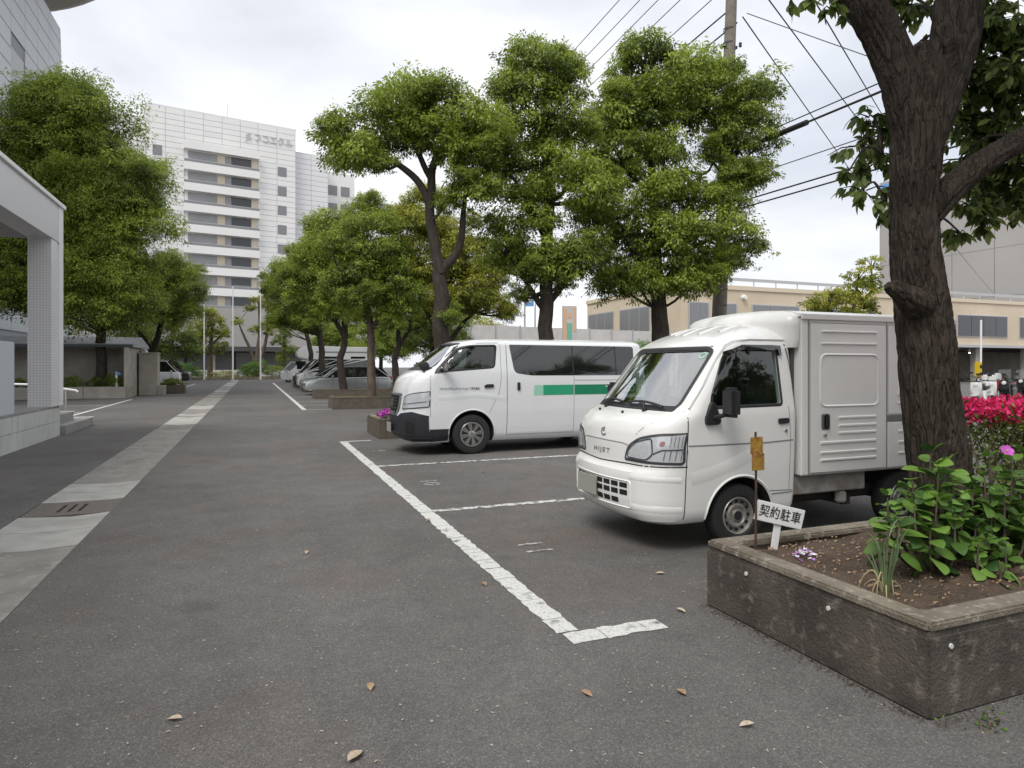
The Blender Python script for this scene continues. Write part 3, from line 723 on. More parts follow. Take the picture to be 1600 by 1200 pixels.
# hoarding fence seen above the van
fe = thing('hoarding_fence', 'high pale panel fence seen above the passenger van roof', 'fence', (11.4, 40.5, 0))
for k in range(10):
    box('fence_panel', 1.75 * k + .02, 1.75 * k + 1.7, 0, .06, .1, 4.2 - .02 * k, M['fence'], fe); box('post', 1.75 * k - .04, 1.75 * k + .015, -.05, .08, 0, 4.28 - .02 * k, M['alu'], fe)
box('top_rail', 0, 17.5, -.03, -.001, 3.0, 3.08, M['alu'], fe)
py = thing('pylon_sign', 'tall orange and green pylon sign above the van roof', 'sign', (17.1, 34.1, 0), R(-8))
box('frame', -.42, .42, -.1, .1, 0, 5.0, M['fence'], py, .02); box('orange_stripe', -.41, -.2, -.12, -.101, .5, 4.9, M['orange'], py); box('green_panel', -.18, .12, -.12, -.101, .5, 4.0, M['sign_green'], py)
box('emblem', -.12, .1, -.12, -.101, 4.3, 4.6, M['orange'], py); box('side_stripe', .22, .36, -.12, -.101, 3.5, 4.9, M['orange'], py)
bs = thing('blue_sign', 'small blue sign on a thin post above the van', 'sign', (17.3, 41.3, 0), R(-20))
MB().tube([(0, 0, 0), (0, 0, 6.9)], .06, 8).build('post', M['alu'], bs); box('plate', .06, .62, -.05, .05, 5.6, 6.6, M['blue'], bs); box('plate_mark', .2, .45, -.06, -.051, 5.85, 6.3, M['white_trim'], bs)
lp = thing('street_lamp', 'thin curved street lamp beside the pylon sign', 'street lamp', (18.6, 42.5, 0))
MB().tube([(0, 0, 0), (0, 0, 5.6), (.1, 0, 6.4), (.5, 0, 6.9), (.9, 0, 7.0)], .06, 8).build('pole', M['alu'], lp, smooth=60); box('lamp_head', .8, 1.4, -.12, .12, 6.92, 7.02, M['alu'], lp, .02)

# ================================================================== VEHICLES
def boolean(o, cut):
    m = o.modifiers.new('b', 'BOOLEAN'); m.operation = 'DIFFERENCE'; m.solver = 'EXACT'; m.object = cut
    try: m.material_mode = 'TRANSFER'
    except Exception: pass
    dg = bpy.context.evaluated_depsgraph_get(); dg.update()
    me = bpy.data.meshes.new_from_object(o.evaluated_get(dg))
    o.modifiers.clear(); o.data = me
    cm = cut.data; bpy.data.objects.remove(cut); bpy.data.meshes.remove(cm)

class Body:
    """body shell lofted upward from rounded plan outlines: table rows z, xf, xr, w, rx, ry, bow"""
    def __init__(s, tab, dz=.03, rr=.12):
        s.T = np.array(tab, dtype=float); s.rr = rr
        z = s.T[:, 0]; lv = [z[0]]
        for a, b in zip(z[:-1], z[1:]):
            n = max(1, int(round((b - a) / dz)))
            lv += [a + (b - a) * (i + 1) / n for i in range(n)]
        s.levels = lv
    def par(s, z): return [float(np.interp(z, s.T[:, 0], s.T[:, k])) for k in range(1, 7)]
    def ring(s, z, inset=0., ns=30, nc=9, nf=14, nr=4):
        xf, xr, w, rx, ry, bow = s.par(z)
        xf += inset; xr -= inset; w -= inset
        rr = min(s.rr, w * .5, (xr - xf) * .2); ry = min(ry, w * .75); rx = min(rx, (xr - xf) * .5)
        P = []; xs = xf + bow + rx
        for i in range(ns): P.append((xr - rr + (xs - xr + rr) * i / ns, -w))
        for i in range(nc): a = i / nc * math.pi / 2; P.append((xs - rx * math.sin(a), -w + ry - ry * math.cos(a)))
        yy = w - ry
        for i in range(nf): y = -yy + 2 * yy * i / nf; P.append((xf + bow * (y / yy) ** 2, y))
        for i in range(nc): a = (1 - i / nc) * math.pi / 2; P.append((xs - rx * math.sin(a), w - ry + ry * math.cos(a)))
        for i in range(ns): P.append((xs + (xr - rr - xs) * i / ns, w))
        for i in range(nr): a = i / nr * math.pi / 2; P.append((xr - rr + rr * math.sin(a), w - rr + rr * math.cos(a)))
        for i in range(nf): P.append((xr, w - rr - 2 * (w - rr) * i / nf))
        for i in range(nr): a = (1 - i / nr) * math.pi / 2; P.append((xr - rr + rr * math.sin(a), -w + rr - rr * math.cos(a)))
        return P
    def mesh(s, name, m, z0=None, z1=None, inset=0.):
        lv = [z for z in s.levels if (z0 is None or z >= z0) and (z1 is None or z <= z1)]
        V = []; F = []; n = None
        for z in lv:
            P = s.ring(z, inset); n = len(P); V += [(x, y, z) for x, y in P]
        for i in range(len(lv) - 1):
            for k in range(n):
                k2 = (k + 1) % n; F.append((i * n + k, i * n + k2, (i + 1) * n + k2, (i + 1) * n + k))
        F.append(tuple(range(n - 1, -1, -1))); F.append(tuple((len(lv) - 1) * n + k for k in range(n)))
        return MB().add(V, F).build(name, m)
    def freeze(s, o):
        bm = bmesh.new(); bm.from_mesh(o.data); bmesh.ops.triangulate(bm, faces=bm.faces); s.bvh = BVHTree.FromBMesh(bm); bm.free()
    # mappings of flat drawings onto the shell
    def side(s, sg):
        def f(p):
            h = s.bvh.ray_cast(Vector((p[0], sg * 4, p[1])), Vector((0, -sg, 0)))
            return (h[0], h[1]) if h[0] is not None else (Vector((p[0], sg * .7, p[1])), Vector((0, sg, 0)))
        return f
    def front(s, p):
        h = s.bvh.ray_cast(Vector((-4, p[0], p[1])), Vector((1, 0, 0)))
        return (h[0], h[1]) if h[0] is not None else (Vector((0, p[0], p[1])), Vector((-1, 0, 0)))
    def top(s, p):
        h = s.bvh.ray_cast(Vector((p[0], p[1], 6)), Vector((0, 0, -1)))
        return (h[0], h[1]) if h[0] is not None else (Vector((p[0], p[1], 1.8)), Vector((0, 0, 1)))
    def wrap(s, sg):
        """(arc length from the front centre, z) round the front corner"""
        def f(p):
            P = s.ring(p[1]); c = [Vector((x, y)) for x, y in P if sg * y >= -1e-6]
            c = sorted(c, key=lambda q: (round(q.x, 4) if abs(q.y) > s.par(p[1])[2] - .002 else -1, abs(q.y)))
            c = [q for q in c if q.x < s.par(p[1])[1] - .3]
            acc = 0
            if abs(c[0].y) > 1e-4: c = [Vector((s.par(p[1])[0], 0))] + c
            for a, b in zip(c[:-1], c[1:]):
                l = (b - a).length
                if acc + l >= p[0]:
                    q = a + (b - a) * ((p[0] - acc) / max(l, 1e-6)); t = (b - a).normalized()
                    nn = Vector((t.y, -t.x, 0)) * (1 if sg > 0 else -1)
                    if nn.x > 0 and abs(nn.y) < .5: nn = -nn
                    if nn.y * sg < -.3: nn = -nn
                    return Vector((q.x, q.y, p[1])), nn
                acc += l
            return Vector((c[-1].x, c[-1].y, p[1])), Vector((0, sg, 0))
        return f

def rpoly(pts, r=.03, n=4):
    """polygon with rounded corners; r one radius or one per corner"""
    o = []; N_ = len(pts)
    for i in range(N_):
        rr = r[i] if hasattr(r, '__len__') else r
        p = Vector(pts[i]); a = Vector(pts[i - 1]); b = Vector(pts[(i + 1) % N_])
        da = (a - p); db = (b - p); rr = min(rr, da.length * .48, db.length * .48)
        if rr < 1e-4: o.append(tuple(p)); continue
        p0 = p + da.normalized() * rr; p1 = p + db.normalized() * rr
        for k in range(n + 1):
            t = k / n; o.append(tuple(p0 * (1 - t) ** 2 + p * 2 * t * (1 - t) + p1 * t ** 2))
    return o

def offset_poly(poly, d):
    """move every edge outward by d (counter-clockwise or not)"""
    n = len(poly); A = sum(poly[i][0] * poly[(i + 1) % n][1] - poly[(i + 1) % n][0] * poly[i][1] for i in range(n))
    sg = 1 if A > 0 else -1; o = []
    for i in range(n):
        a, p, b = Vector(poly[i - 1]), Vector(poly[i]), Vector(poly[(i + 1) % n])
        e0 = (p - a).normalized() if (p - a).length > 1e-6 else (b - p).normalized(); e1 = (b - p).normalized() if (b - p).length > 1e-6 else e0
        nn = Vector((e0.y + e1.y, -(e0.x + e1.x)))
        if nn.length < 1e-6: nn = Vector((e0.y, -e0.x))
        nn.normalize(); c = max(.5, nn.dot(Vector((e0.y, -e0.x))))
        o.append(tuple(p + nn * sg * d / c))
    return o

def patch(name, poly, fm, off, m, parent, thick=0., cut=.07, smooth=40):
    """a drawn outline laid onto the shell, standing proud by off, with its edge turned in by thick"""
    bm = bmesh.new()
    vs_ = [bm.verts.new((p[0], p[1], 0)) for p in poly]; f = bm.faces.new(vs_)
    bmesh.ops.triangulate(bm, faces=[f])
    xs = [p[0] for p in poly]; ys_ = [p[1] for p in poly]
    for ax, lo, hi in ((0, min(xs), max(xs)), (1, min(ys_), max(ys_))):
        k = lo + cut
        while k < hi - cut * .3:
            co = (k, 0, 0) if ax == 0 else (0, k, 0); no = (1, 0, 0) if ax == 0 else (0, 1, 0)
            bmesh.ops.bisect_plane(bm, geom=list(bm.verts) + list(bm.edges) + list(bm.faces), plane_co=co, plane_no=no); k += cut
    bmesh.ops.remove_doubles(bm, verts=bm.verts, dist=1e-4)
    nrm = {}
    for v in bm.verts:
        p, n = fm((v.co.x, v.co.y)); nrm[v] = n; v.co = p + n * off
    if thick:
        be = [e for e in bm.edges if e.is_boundary]; low = {}
        for e in be:
            for v in e.verts:
                if v not in low: low[v] = bm.verts.new(v.co - nrm[v] * thick)
        for e in be:
            a, b = e.verts
            try: bm.faces.new((a, b, low[b], low[a]))
            except ValueError: pass
    bmesh.ops.recalc_face_normals(bm, faces=bm.faces)
    # make sure the outside looks outward
    bm.faces.ensure_lookup_table()
    if nrm:
        v0 = next(iter(nrm)); fs = [f for f in v0.link_faces]
        if fs and sum(f.normal.dot(nrm[v0]) for f in fs) < 0: bmesh.ops.reverse_faces(bm, faces=bm.faces)
    me = bpy.data.meshes.new(name); bm.to_mesh(me); bm.free(); finish(me, m, smooth)
    return new_obj(name, me, parent)

def strip(name, pts, w, fm, off, m, parent, closed=False, step=.04, h=0.):
    """a narrow band drawn along a line on the shell (seams, rubbers, mouldings); h raises its middle"""
    P = [Vector(p) for p in pts]
    if closed: P.append(P[0])
    Q = []
    for a, b in zip(P[:-1], P[1:]):
        n = max(1, int((b - a).length / step)); Q += [a + (b - a) * i / n for i in range(n)]
    if not closed: Q.append(P[-1])
    n = len(Q); V = []; F = []; k = 3 if h else 2
    for i in range(n):
        a = Q[i - 1] if (i or closed) else Q[i]; b = Q[(i + 1) % n] if (i < n - 1 or closed) else Q[i]
        t = (b - a)
        t = t.normalized() if t.length > 1e-7 else Vector((1, 0)); nn = Vector((-t.y, t.x))
        for j in range(k):
            q = Q[i] + nn * w * (j / (k - 1) - .5); p, nm = fm((q.x, q.y)); V.append(p + nm * (off + (h if (h and j == 1) else 0)))
    for i in range(n if closed else n - 1):
        i2 = (i + 1) % n
        for j in range(k - 1): F.append((i * k + j, i * k + j + 1, i2 * k + j + 1, i2 * k + j))
    return MB().add(V, F).build(name, m, parent, smooth=60)

def decal(name, me, fm, o2, off, m, parent):
    """flat lettering laid onto the shell; o2 maps its own XY to drawing coordinates"""
    for v in me.vertices:
        p, n = fm(o2(v.co.x, v.co.y)); v.co = p + n * off
    finish(me, m); return new_obj(name, me, parent)

def prism_obj(poly, axis, a0, a1, m=None): return MB().prism(poly, axis, a0, a1).build('cut', m)

def wheel(parent, x, y, z, r, wd, sg, kind):
    """sg: side the wheel faces (-1 towards the viewer)"""
    wh = bpy.data.objects.new('wheel', None); COL.objects.link(wh); wh.parent = parent; wh.location = (x, y, z); wh.empty_display_size = .1
    h = wd / 2; ri = r * (.60 if kind == 'steel' else .64)
    ty = MB().lathe([(ri, -h * .82), (ri + .012, -h * .96), (r * .86, -h), (r * .955, -h * .9), (r, -h * .66), (r, h * .66), (r * .955, h * .9), (r * .86, h), (ri, h * .82), (ri, -h * .82)], 40)
    ty.build('tyre', M['rubber'], wh, smooth=35)
    f = sg * h
    if kind == 'steel':
        MB().lathe([(ri, f * .8), (ri - .006, f * .92), (ri - .016, f * .86), (ri - .024, f * .45), (ri - .05, f * .40), (ri * .60, f * .74), (ri * .50, f * .76), (ri * .46, f * .58), (ri * .30, f * .56), (ri * .27, f * .80), (0, f * .84)], 40).build('rim', M['steel_rim'], wh, smooth=35)
        hb = MB()
        for k in range(12):
            a = 2 * math.pi * k / 12; q = ri * .755
            hb.lathe([(0, f * .63), (.013, f * .63), (.013, f * .5)], 8, 'y', (q * math.cos(a), 0, q * math.sin(a)))
        hb.build('vent_holes', M['black'], wh); MB().lathe([(ri * .25, f * .78), (ri * .24, f * .86), (0, f * .87)], 20).build('hub_cap', M['trim'], wh, smooth=35)
    else:
        MB().lathe([(ri, f * .80), (ri - .006, f * .97), (ri - .02, f * .95), (ri - .03, f * .62), (0, f * .56)], 40).build('rim', M['dark_steel'], wh, smooth=35)
        MB().lathe([(ri - .004, f * .95), (ri - .008, f * 1.0), (ri - .03, f * .98), (ri - .034, f * .8)], 40).build('rim_ring', M['alloy'], wh, smooth=35)
        ns = 8 if kind == 'cap' else 10
        sp = MB()
        for k in range(ns):
            for e in ((-.055, .055) if kind == 'cap' else (0,)):
                a = 2 * math.pi * k / ns + .2 + e * 2.0
                r0, r1 = ri * .22, ri - .02; c, s_ = math.cos(a), math.sin(a); hw = .012 if kind == 'cap' else .02
                q = [(r0, -hw), (r1, -hw * 1.15), (r1, hw * 1.15), (r0, hw)]
                for yy in (f * .72, f * .97): pass
                V = [(rr * c - tt * s_, f * .70, rr * s_ + tt * c) for rr, tt in q] + [(rr * c - tt * s_, f * (.98 if rr > r0 else .92), rr * s_ + tt * c) for rr, tt in q]
                sp.add(V, [(0, 1, 2, 3), (4, 5, 6, 7), (0, 1, 5, 4), (1, 2, 6, 5), (2, 3, 7, 6), (3, 0, 4, 7)])
        sp.build('spokes', M['alloy'], wh, smooth=30)
        MB().lathe([(ri * .30, f * .72), (ri * .29, f * .92), (ri * .2, f * 1.0), (0, f * 1.02)], 24).build('hub_cap', M['alloy'], wh, smooth=35)
    return wh

def seat_obj(parent, x, y, z, m):
    s_ = bpy.data.objects.new('seat', None); COL.objects.link(s_); s_.parent = parent; s_.location = (x, y, z); s_.empty_display_size = .1
    box('cushion', -.25, .25, -.23, .23, 0, .14, m, s_, .05)
    MB().prism([(.2, .1), (.33, .1), (.47, .62), (.36, .66)], 'y', -.22, .22).build('backrest', m, s_, bevel=.03, smooth=40)
    box('headrest', .38, .48, -.12, .12, .70, .86, m, s_, .04)
    return s_

def mirror(parent, base, arm, c, sz, m, mglass=None):
    mo = bpy.data.objects.new('door_mirror', None); COL.objects.link(mo); mo.parent = parent; mo.empty_display_size = .1
    MB().tube(arm, .018, 8).build('arm', M['trim'], mo, smooth=60)
    box('housing', c[0] - sz[0] / 2, c[0] + sz[0] / 2, c[1] - sz[1] / 2, c[1] + sz[1] / 2, c[2] - sz[2] / 2, c[2] + sz[2] / 2, m, mo, min(sz) * .32)
    if base: MB().prism(base, 'y', arm[0][1] - .025, arm[0][1] + .025).build('mount', M['trim'], mo, bevel=.008, smooth=40)
    return mo

# ------------------------------------------------------------------ white box truck
tk = thing('box_truck', 'white kei box truck with cab facing the road, in the nearest bay', 'truck', (2.78, 5.02, 0))
tab = [ # z, xf, xr, w, rx, ry, bow
 (.235, .13, 1.50, .66, .28, .22, .03), (.26, .07, 1.52, .69, .32, .24, .04), (.32, .02, 1.53, .712, .36, .27, .05), (.42, .002, 1.54, .72, .37, .28, .055),
 (.60, .000, 1.54, .728, .38, .28, .055), (.64, .008, 1.54, .730, .38, .28, .055), (.668, .035, 1.54, .731, .36, .28, .055), (.69, .046, 1.54, .732, .35, .28, .055),
 (.86, .055, 1.54, .7365, .34, .27, .055), (.96, .078, 1.54, .7375, .33, .27, .055), (1.03, .115, 1.54, .7375, .31, .26, .055), (1.08, .17, 1.54, .737, .28, .24, .06),
 (1.11, .235, 1.54, .736, .24, .22, .065), (1.135, .305, 1.54, .733, .20, .19, .07), (1.66, .735, 1.53, .668, .17, .17, .06), (1.70, .775, 1.53, .655, .18, .18, .06),
 (1.735, .825, 1.525, .635, .2, .2, .06), (1.775, .90, 1.52, .595, .22, .22, .06), (1.81, .985, 1.51, .54, .24, .22, .06), (1.84, 1.07, 1.49, .47, .2, .2, .05), (1.862, 1.16, 1.46, .38, .14, .16, .03), (1.872, 1.24, 1.42, .26, .08, .1, .02)]
tbod = Body(tab, .03, .05)
cab = tbod.mesh('cab', M['white_paint']); tbod.freeze(cab)
NS, FS = tbod.side(-1), tbod.side(1)
# windscreen, side windows, cabin space, wheel arches cut into the shell
cv = tbod.mesh('cut', M['cavity'], .70, 1.815, .05); boolean(cab, cv)
ws = rpoly([(-.60, 1.165), (.60, 1.165), (.565, 1.62), (.50, 1.645), (-.50, 1.645), (-.565, 1.62)], [.05, .05, .03, .05, .05, .03])
boolean(cab, prism_obj(ws, 'x', -.6, .95, M['white_paint']))
sw = rpoly([(.64, 1.165), (1.375, 1.175), (1.36, 1.655), (.98, 1.655), (.83, 1.60), (.66, 1.26)], [.02, .03, .04, .1, .1, .06])
for sg in (-1, 1): boolean(cab, prism_obj(sw, 'y', sg * .42, sg * 1.0, M['white_paint']))
for sg in (-1, 1):
    c_ = MB().lathe([(0, sg * .40), (.335, sg * .40), (.335, sg * .85), (0, sg * .85)], 40, 'y', (.95, 0, .255)).build('cut', M['chassis']); boolean(cab, c_)
    pr_ = prism_obj([(1.30, -.1), (1.6, -.1), (1.6, .46), (1.49, .30), (1.40, .24), (1.28, .235)], 'y', sg * .3, sg * 1.0, M['white_paint']); boolean(cab, pr_)
cab.parent = tk; finish(cab.data, None, 32)
patch('windscreen', offset_poly(ws, .012), tbod.front, -.016, M['windscreen'], tk, 0, .06)
strip('windscreen_rubber', offset_poly(ws, .008), .030, tbod.front, .002, M['trim'], tk, True, .04, .004)
for sg, fm in ((-1, NS), (1, FS)):
    patch('side_window', offset_poly(sw, .012), fm, -.016, M['side_glass'], tk, 0, .08)
    strip('window_rubber', sw, .026, fm, .002, M['trim'], tk, True, .04, .004)
    vis = [(.99, 1.672), (1.30, 1.672), (1.40, 1.668), (1.40, 1.59), (1.375, 1.59), (1.37, 1.632), (.98, 1.632), (.85, 1.585), (.68, 1.265), (.655, 1.275), (.83, 1.61)]
    patch('rain_visor', vis, fm, .022, M['tint_glass'], tk, .02, .08)
    # door outline and pressings
    dr = bpy.data.objects.new('door', None); COL.objects.link(dr); dr.parent = tk
    strip('door_gap', rpoly([(.425, 1.12), (.405, .66), (.415, .60), (.47, .26)], .04)[0:0] + [(.425, 1.135), (.41, .90), (.40, .62), (.395, .28)], .009, fm, .0015, M['seam'], dr)
    strip('door_gap', [(1.525, .44), (1.53, .80), (1.535, 1.12), (1.50, 1.50), (1.46, 1.69)], .011, fm, .0015, M['seam'], dr)
    strip('door_gap', [(1.53, .445), (1.24, .455), (1.18, .50)], .008, fm, .0015, M['seam_soft'], dr)
    strip('gutter', [(.46, 1.155), (.60, 1.33), (.76, 1.55), (.86, 1.665), (.94, 1.705), (1.10, 1.722), (1.50, 1.722)], .020, fm, .002, M['white_paint'], dr, False, .03, .012)
    strip('belt_line', [(.42, .865), (1.20, .862), (1.525, .875)], .012, fm, .002, M['seam_soft'], dr)
    strip('panel_edge', [(1.455, .45), (1.46, .86), (1.45, 1.10), (1.44, 1.16)], .006, fm, .0015, M['seam_soft'], dr)
    strip('pressing', [(.45, .60), (.62, .63), (.86, .70), (1.08, .78)], .11, fm, .0, M['white_paint'], dr, False, .03, .006)
    strip('arch_lip', [(.95 + .345 * math.cos(a), .255 + .345 * math.sin(a)) for a in np.linspace(R(2), R(178), 40)], .026, fm, .001, M['white_paint'], dr, False, .03, .010)
    h_ = patch('handle', rpoly([(1.325, 1.015), (1.435, 1.018), (1.435, 1.062), (1.325, 1.06)], .015), fm, .014, M['trim'], dr, .016, .05)
    MB().lathe([(0, sg * .012), (.012, sg * .012), (.014, 0)], 14, 'y', tuple(fm((1.405, .955))[0])).build('lock', M['alloy'], dr, smooth=40)
    strip('skirt_step', [(1.27, .425), (1.50, .43)], .012, fm, .0015, M['seam_soft'], dr)
mirror(tk, [(.575, 1.03), (.70, 1.03), (.72, 1.06), (.66, 1.21), (.63, 1.21), (.57, 1.08)], [(.64, -.745, 1.08), (.66, -.81, 1.10), (.69, -.86, 1.12)], (.70, -.90, 1.215), (.085, .16, .235), M['trim'])
mirror(tk, [(.575, 1.03), (.70, 1.03), (.72, 1.06), (.66, 1.21), (.63, 1.21), (.57, 1.08)], [(.64, .745, 1.08), (.66, .81, 1.10), (.69, .86, 1.12)], (.70, .90, 1.215), (.085, .16, .235), M['trim'])
# front: lamps, seams, letters, grille, plate
WN, WF = tbod.wrap(-1), tbod.wrap(1)
def s_at(b, z, x, sg=-1):
    """arc length at which the shell reaches x on its side"""
    f = b.wrap(sg); lo, hi = .1, 1.6
    for _ in range(30):
        md = (lo + hi) / 2
        if f((md, z))[0].x < x and True: lo = md
        else: hi = md
    return lo
for sg, W_ in ((-1, WN), (1, WF)):
    so_ = s_at(tbod, .86, .395, sg); hl = bpy.data.objects.new('headlight', None); COL.objects.link(hl); hl.parent = tk
    full = rpoly([(.335, .725), (so_ - .03, .715), (so_ - .004, .735), (so_ + .0, .972), (so_ - .25, .965), (.46, .915), (.36, .835)], [.03, .03, .02, .01, .1, .08, .08])
    patch('lamp_frame', full, W_, .004, M['dark_steel'], hl, .01, .05)
    inner = offset_poly(full, -.022)
    patch('reflector', inner, W_, .007, M['lamp_in'], hl, 0, .05)
    sm = .335 + (so_ - .335) * .50
    lens1 = rpoly([(.375, .755), (sm - .03, .75), (sm + .02, .80), (sm - .0, .928), (.47, .885), (.39, .82)], .03)
    strip('lens_edge', lens1, .010, W_, .012, M['dark_steel'], hl, True)
    patch('bowl', rpoly([(.42, .775), (sm - .05, .77), (sm - .02, .82), (sm - .03, .905), (.48, .87), (.43, .82)], .05), W_, .009, M['lamp_bowl'], hl, 0, .05)
    strip('divider', [(sm + .02, .80), (sm + .09, .835), (so_ - .03, .84)], .010, W_, .012, M['dark_steel'], hl)
    for q_ in range(5): strip('flute', [(sm + .10 + .045 * q_, .752), (sm + .115 + .045 * q_, .83)], .006, W_, .0115, M['decal_grey'], hl)
    for q_ in range(4): strip('flute', [(sm + .15 + .03 * q_, .855), (sm + .15 + .03 * q_, .945)], .005, W_, .0115, M['decal_grey'], hl)
    patch('indicator', rpoly([(sm + .065, .865), (sm + .105, .865), (sm + .11, .905), (sm + .07, .905)], .02), W_, .010, M['amber'], hl, 0, .05)
    patch('lens', offset_poly(full, -.014), W_, .016, M['lamp_glass'], hl, .01, .05)
    strip('bumper_gap', [(0, .690), (.335, .70), (so_ + .02, .70)], .010, W_, .0015, M['seam'], tk)
    strip('panel_line', [(0, .865), (.30, .862), (.375, .850)], .009, W_, .0015, M['seam_soft'], tk)
    strip('hood_line', [(.44, .94), (.50, 1.0), (.56, 1.04), (.60, 1.10)], .006, W_, .0015, M['seam_soft'], tk)
    strip('bumper_crease', [(.45, .605), (.75, .60), (so_, .595)], .05, W_, .0, M['white_paint'], tk, False, .04, .008)
    strip('bumper_crease', [(.45, .365), (.75, .36), (so_, .355)], .06, W_, .0, M['white_paint'], tk, False, .04, .010)
FR = tbod.front
for z0, z1 in ((.505, .545), (.445, .488), (.372, .415)):
    for k in range(8):
        y0 = -.42 + k * .107
        if z0 < .4 and (k in (0, 7)): continue
        patch('grille_slot', rpoly([(y0, z0), (y0 + .088, z0), (y0 + .088, z1), (y0, z1)], .006), FR, .0025, M['black'], tk, 0, .06)
gl_ = [(-.46, .345), (.46, .345), (.46, .565), (-.46, .565)]
strip('grille_edge', rpoly(gl_, .03), .014, FR, .001, M['white_paint'], tk, True, .04, .008)
hj = text_mesh('HIJET', .062, 0, .0012, 'CENTER', 1.35); decal('lettering', hj, FR, lambda a, b: (-a * 1.45, .775 + b * .9), .004, M['decal_grey'], tk)
em = bpy.data.objects.new('emblem', None); COL.objects.link(em); em.parent = tk
strip('emblem_arc', [(-.012 + .042 * math.cos(a), .932 + .030 * math.sin(a)) for a in np.linspace(R(-150), R(95), 16)], .014, FR, .004, M['decal_grey'], em, False, .02, .003)
strip('emblem_arc', [(.035, .952), (.0, .935), (-.02, .945), (.02, .958), (.04, .952)], .010, FR, .004, M['decal_grey'], em, False, .02, .003)
pl_ = bpy.data.objects.new('number_plate', None); COL.objects.link(pl_); pl_.parent = tk
box('plate', -.035, -.022, -.165 + .12, .165 + .12, .385, .55, M['plate'], pl_, .004); box('plate_bracket', -.021, .03, -.1 + .12, .1 + .12, .40, .52, M['trim'], pl_)
# cowl, wipers, washer jets
cowl = [(-.58, 1.128), (.58, 1.128), (.60, 1.158), (-.60, 1.158)]
patch('cowl', cowl, FR, .006, M['trim'], tk, .01, .06)
def wiper(y0, y1):
    wo = bpy.data.objects.new('wiper', None); COL.objects.link(wo); wo.parent = tk
    pts = []
    for t in np.linspace(0, 1, 9):
        y = y0 + (y1 - y0) * t; p, n = FR((y, 1.148 + .028 * math.sin(t * math.pi * .8))); pts.append(p + n * (.028 + .01 * math.sin(t * 3.1)))
    MB().tube(pts, .011, 6).build('blade', M['trim'], wo, smooth=60)
    p, n = FR((y0 + (y1 - y0) * .38, 1.122)); MB().tube([p, p + n * .03, pts[4]], .009, 6).build('arm', M['trim'], wo, smooth=60)
    MB().lathe([(0, .03), (.02, .025), (.024, 0)], 12, 'z', tuple(p)).build('pivot', M['trim'], wo, smooth=60)
wiper(-.48, -.02); wiper(.50, .08)
for y_ in (-.10, .34): p, n = FR((y_, 1.095)); MB().tube([p, p + n * .018], .012, 8).build('washer_jet', M['trim'], tk)
for y_ in (-.36, -.18, 0, .18, .36):
    strip('roof_rib', [(.90 + .22 * abs(y_), y_), (1.10, y_ * .98), (1.40, y_ * .9)] if abs(y_) < .3 else [(1.02, y_), (1.2, y_ * .97), (1.36, y_ * .9)], .035, tbod.top, .0, M['white_paint'], tk, False, .04, .009)
sk = tbod.front((-.49, 1.605)); so2 = strip('inspection_sticker', [(-.49 + .035 * math.cos(a), 1.60 + .022 * math.sin(a)) for a in np.linspace(0, 6.28, 20)[:-1]], .012, FR, -.013, M['green0'], tk, True)
# cabin fittings
box('dashboard', .40, .66, -.60, .60, .80, 1.10, M['cavity'], tk, .05)
box('cabin_floor', .40, 1.46, -.62, .62, .712, .73, M['cavity'], tk)
for y_ in (-.32, .34): seat_obj(tk, 1.05, y_, .74, M['seat'])
stw = MB(); a_ = np.linspace(0, 2 * math.pi, 25)
stw.tube([(.74 + .10 * math.sin(a) * .75, -.34 + .17 * math.cos(a), 1.14 + .17 * math.sin(a) * .75) for a in a_], .013, 8, False); stw.tube([(.74, -.34, 1.14), (.60, -.34, .98)], .02, 8); stw.tube([(.74, -.50, 1.14), (.74, -.18, 1.14)], .012, 6)
stw.build('steering_wheel', M['trim'], tk, smooth=60)
box('sun_visor', .80, .98, -.55, -.1, 1.655, 1.67, M['cavity'], tk, .005)
box('paper', .50, .62, -.1, .16, 1.104, 1.112, M['decal_white'], tk)
# chassis, wheels
box('chassis_rail', 1.1, 3.35, -.42, -.32, .36, .48, M['chassis'], tk); box('chassis_rail', 1.1, 3.35, .32, .42, .36, .48, M['chassis'], tk)
box('side_rail', 1.50, 2.42, -.66, -.60, .38, .545, M['chassis_white'], tk, .01); box('rail_bracket', 2.10, 2.20, -.66, -.60, .27, .379, M['chassis_white'], tk, .015)
box('side_rail', 1.50, 2.42, .60, .66, .38, .545, M['chassis_white'], tk, .01); box('underbody', .45, 3.3, -.5, .5, .27, .40, M['chassis'], tk, .02); box('cross_beam', 2.2, 2.3, -.6, .6, .24, .355, M['chassis'], tk)
MB().tube([(.95, -.6, .27), (.95, .6, .27)], .04, 10).build('axle', M['chassis'], tk); MB().tube([(2.86, -.6, .27), (2.86, .6, .27)], .05, 10).build('axle', M['chassis'], tk)
for x_ in (.95, 2.86):
    for sg in (-1, 1): wheel(tk, x_, sg * .625, .262, .262, .145, sg, 'steel')
for sg in (-1, 1): box('mud_flap', 3.16, 3.18, sg * .63 - .09, sg * .63 + .09, .16, .54, M['rubber'], tk)
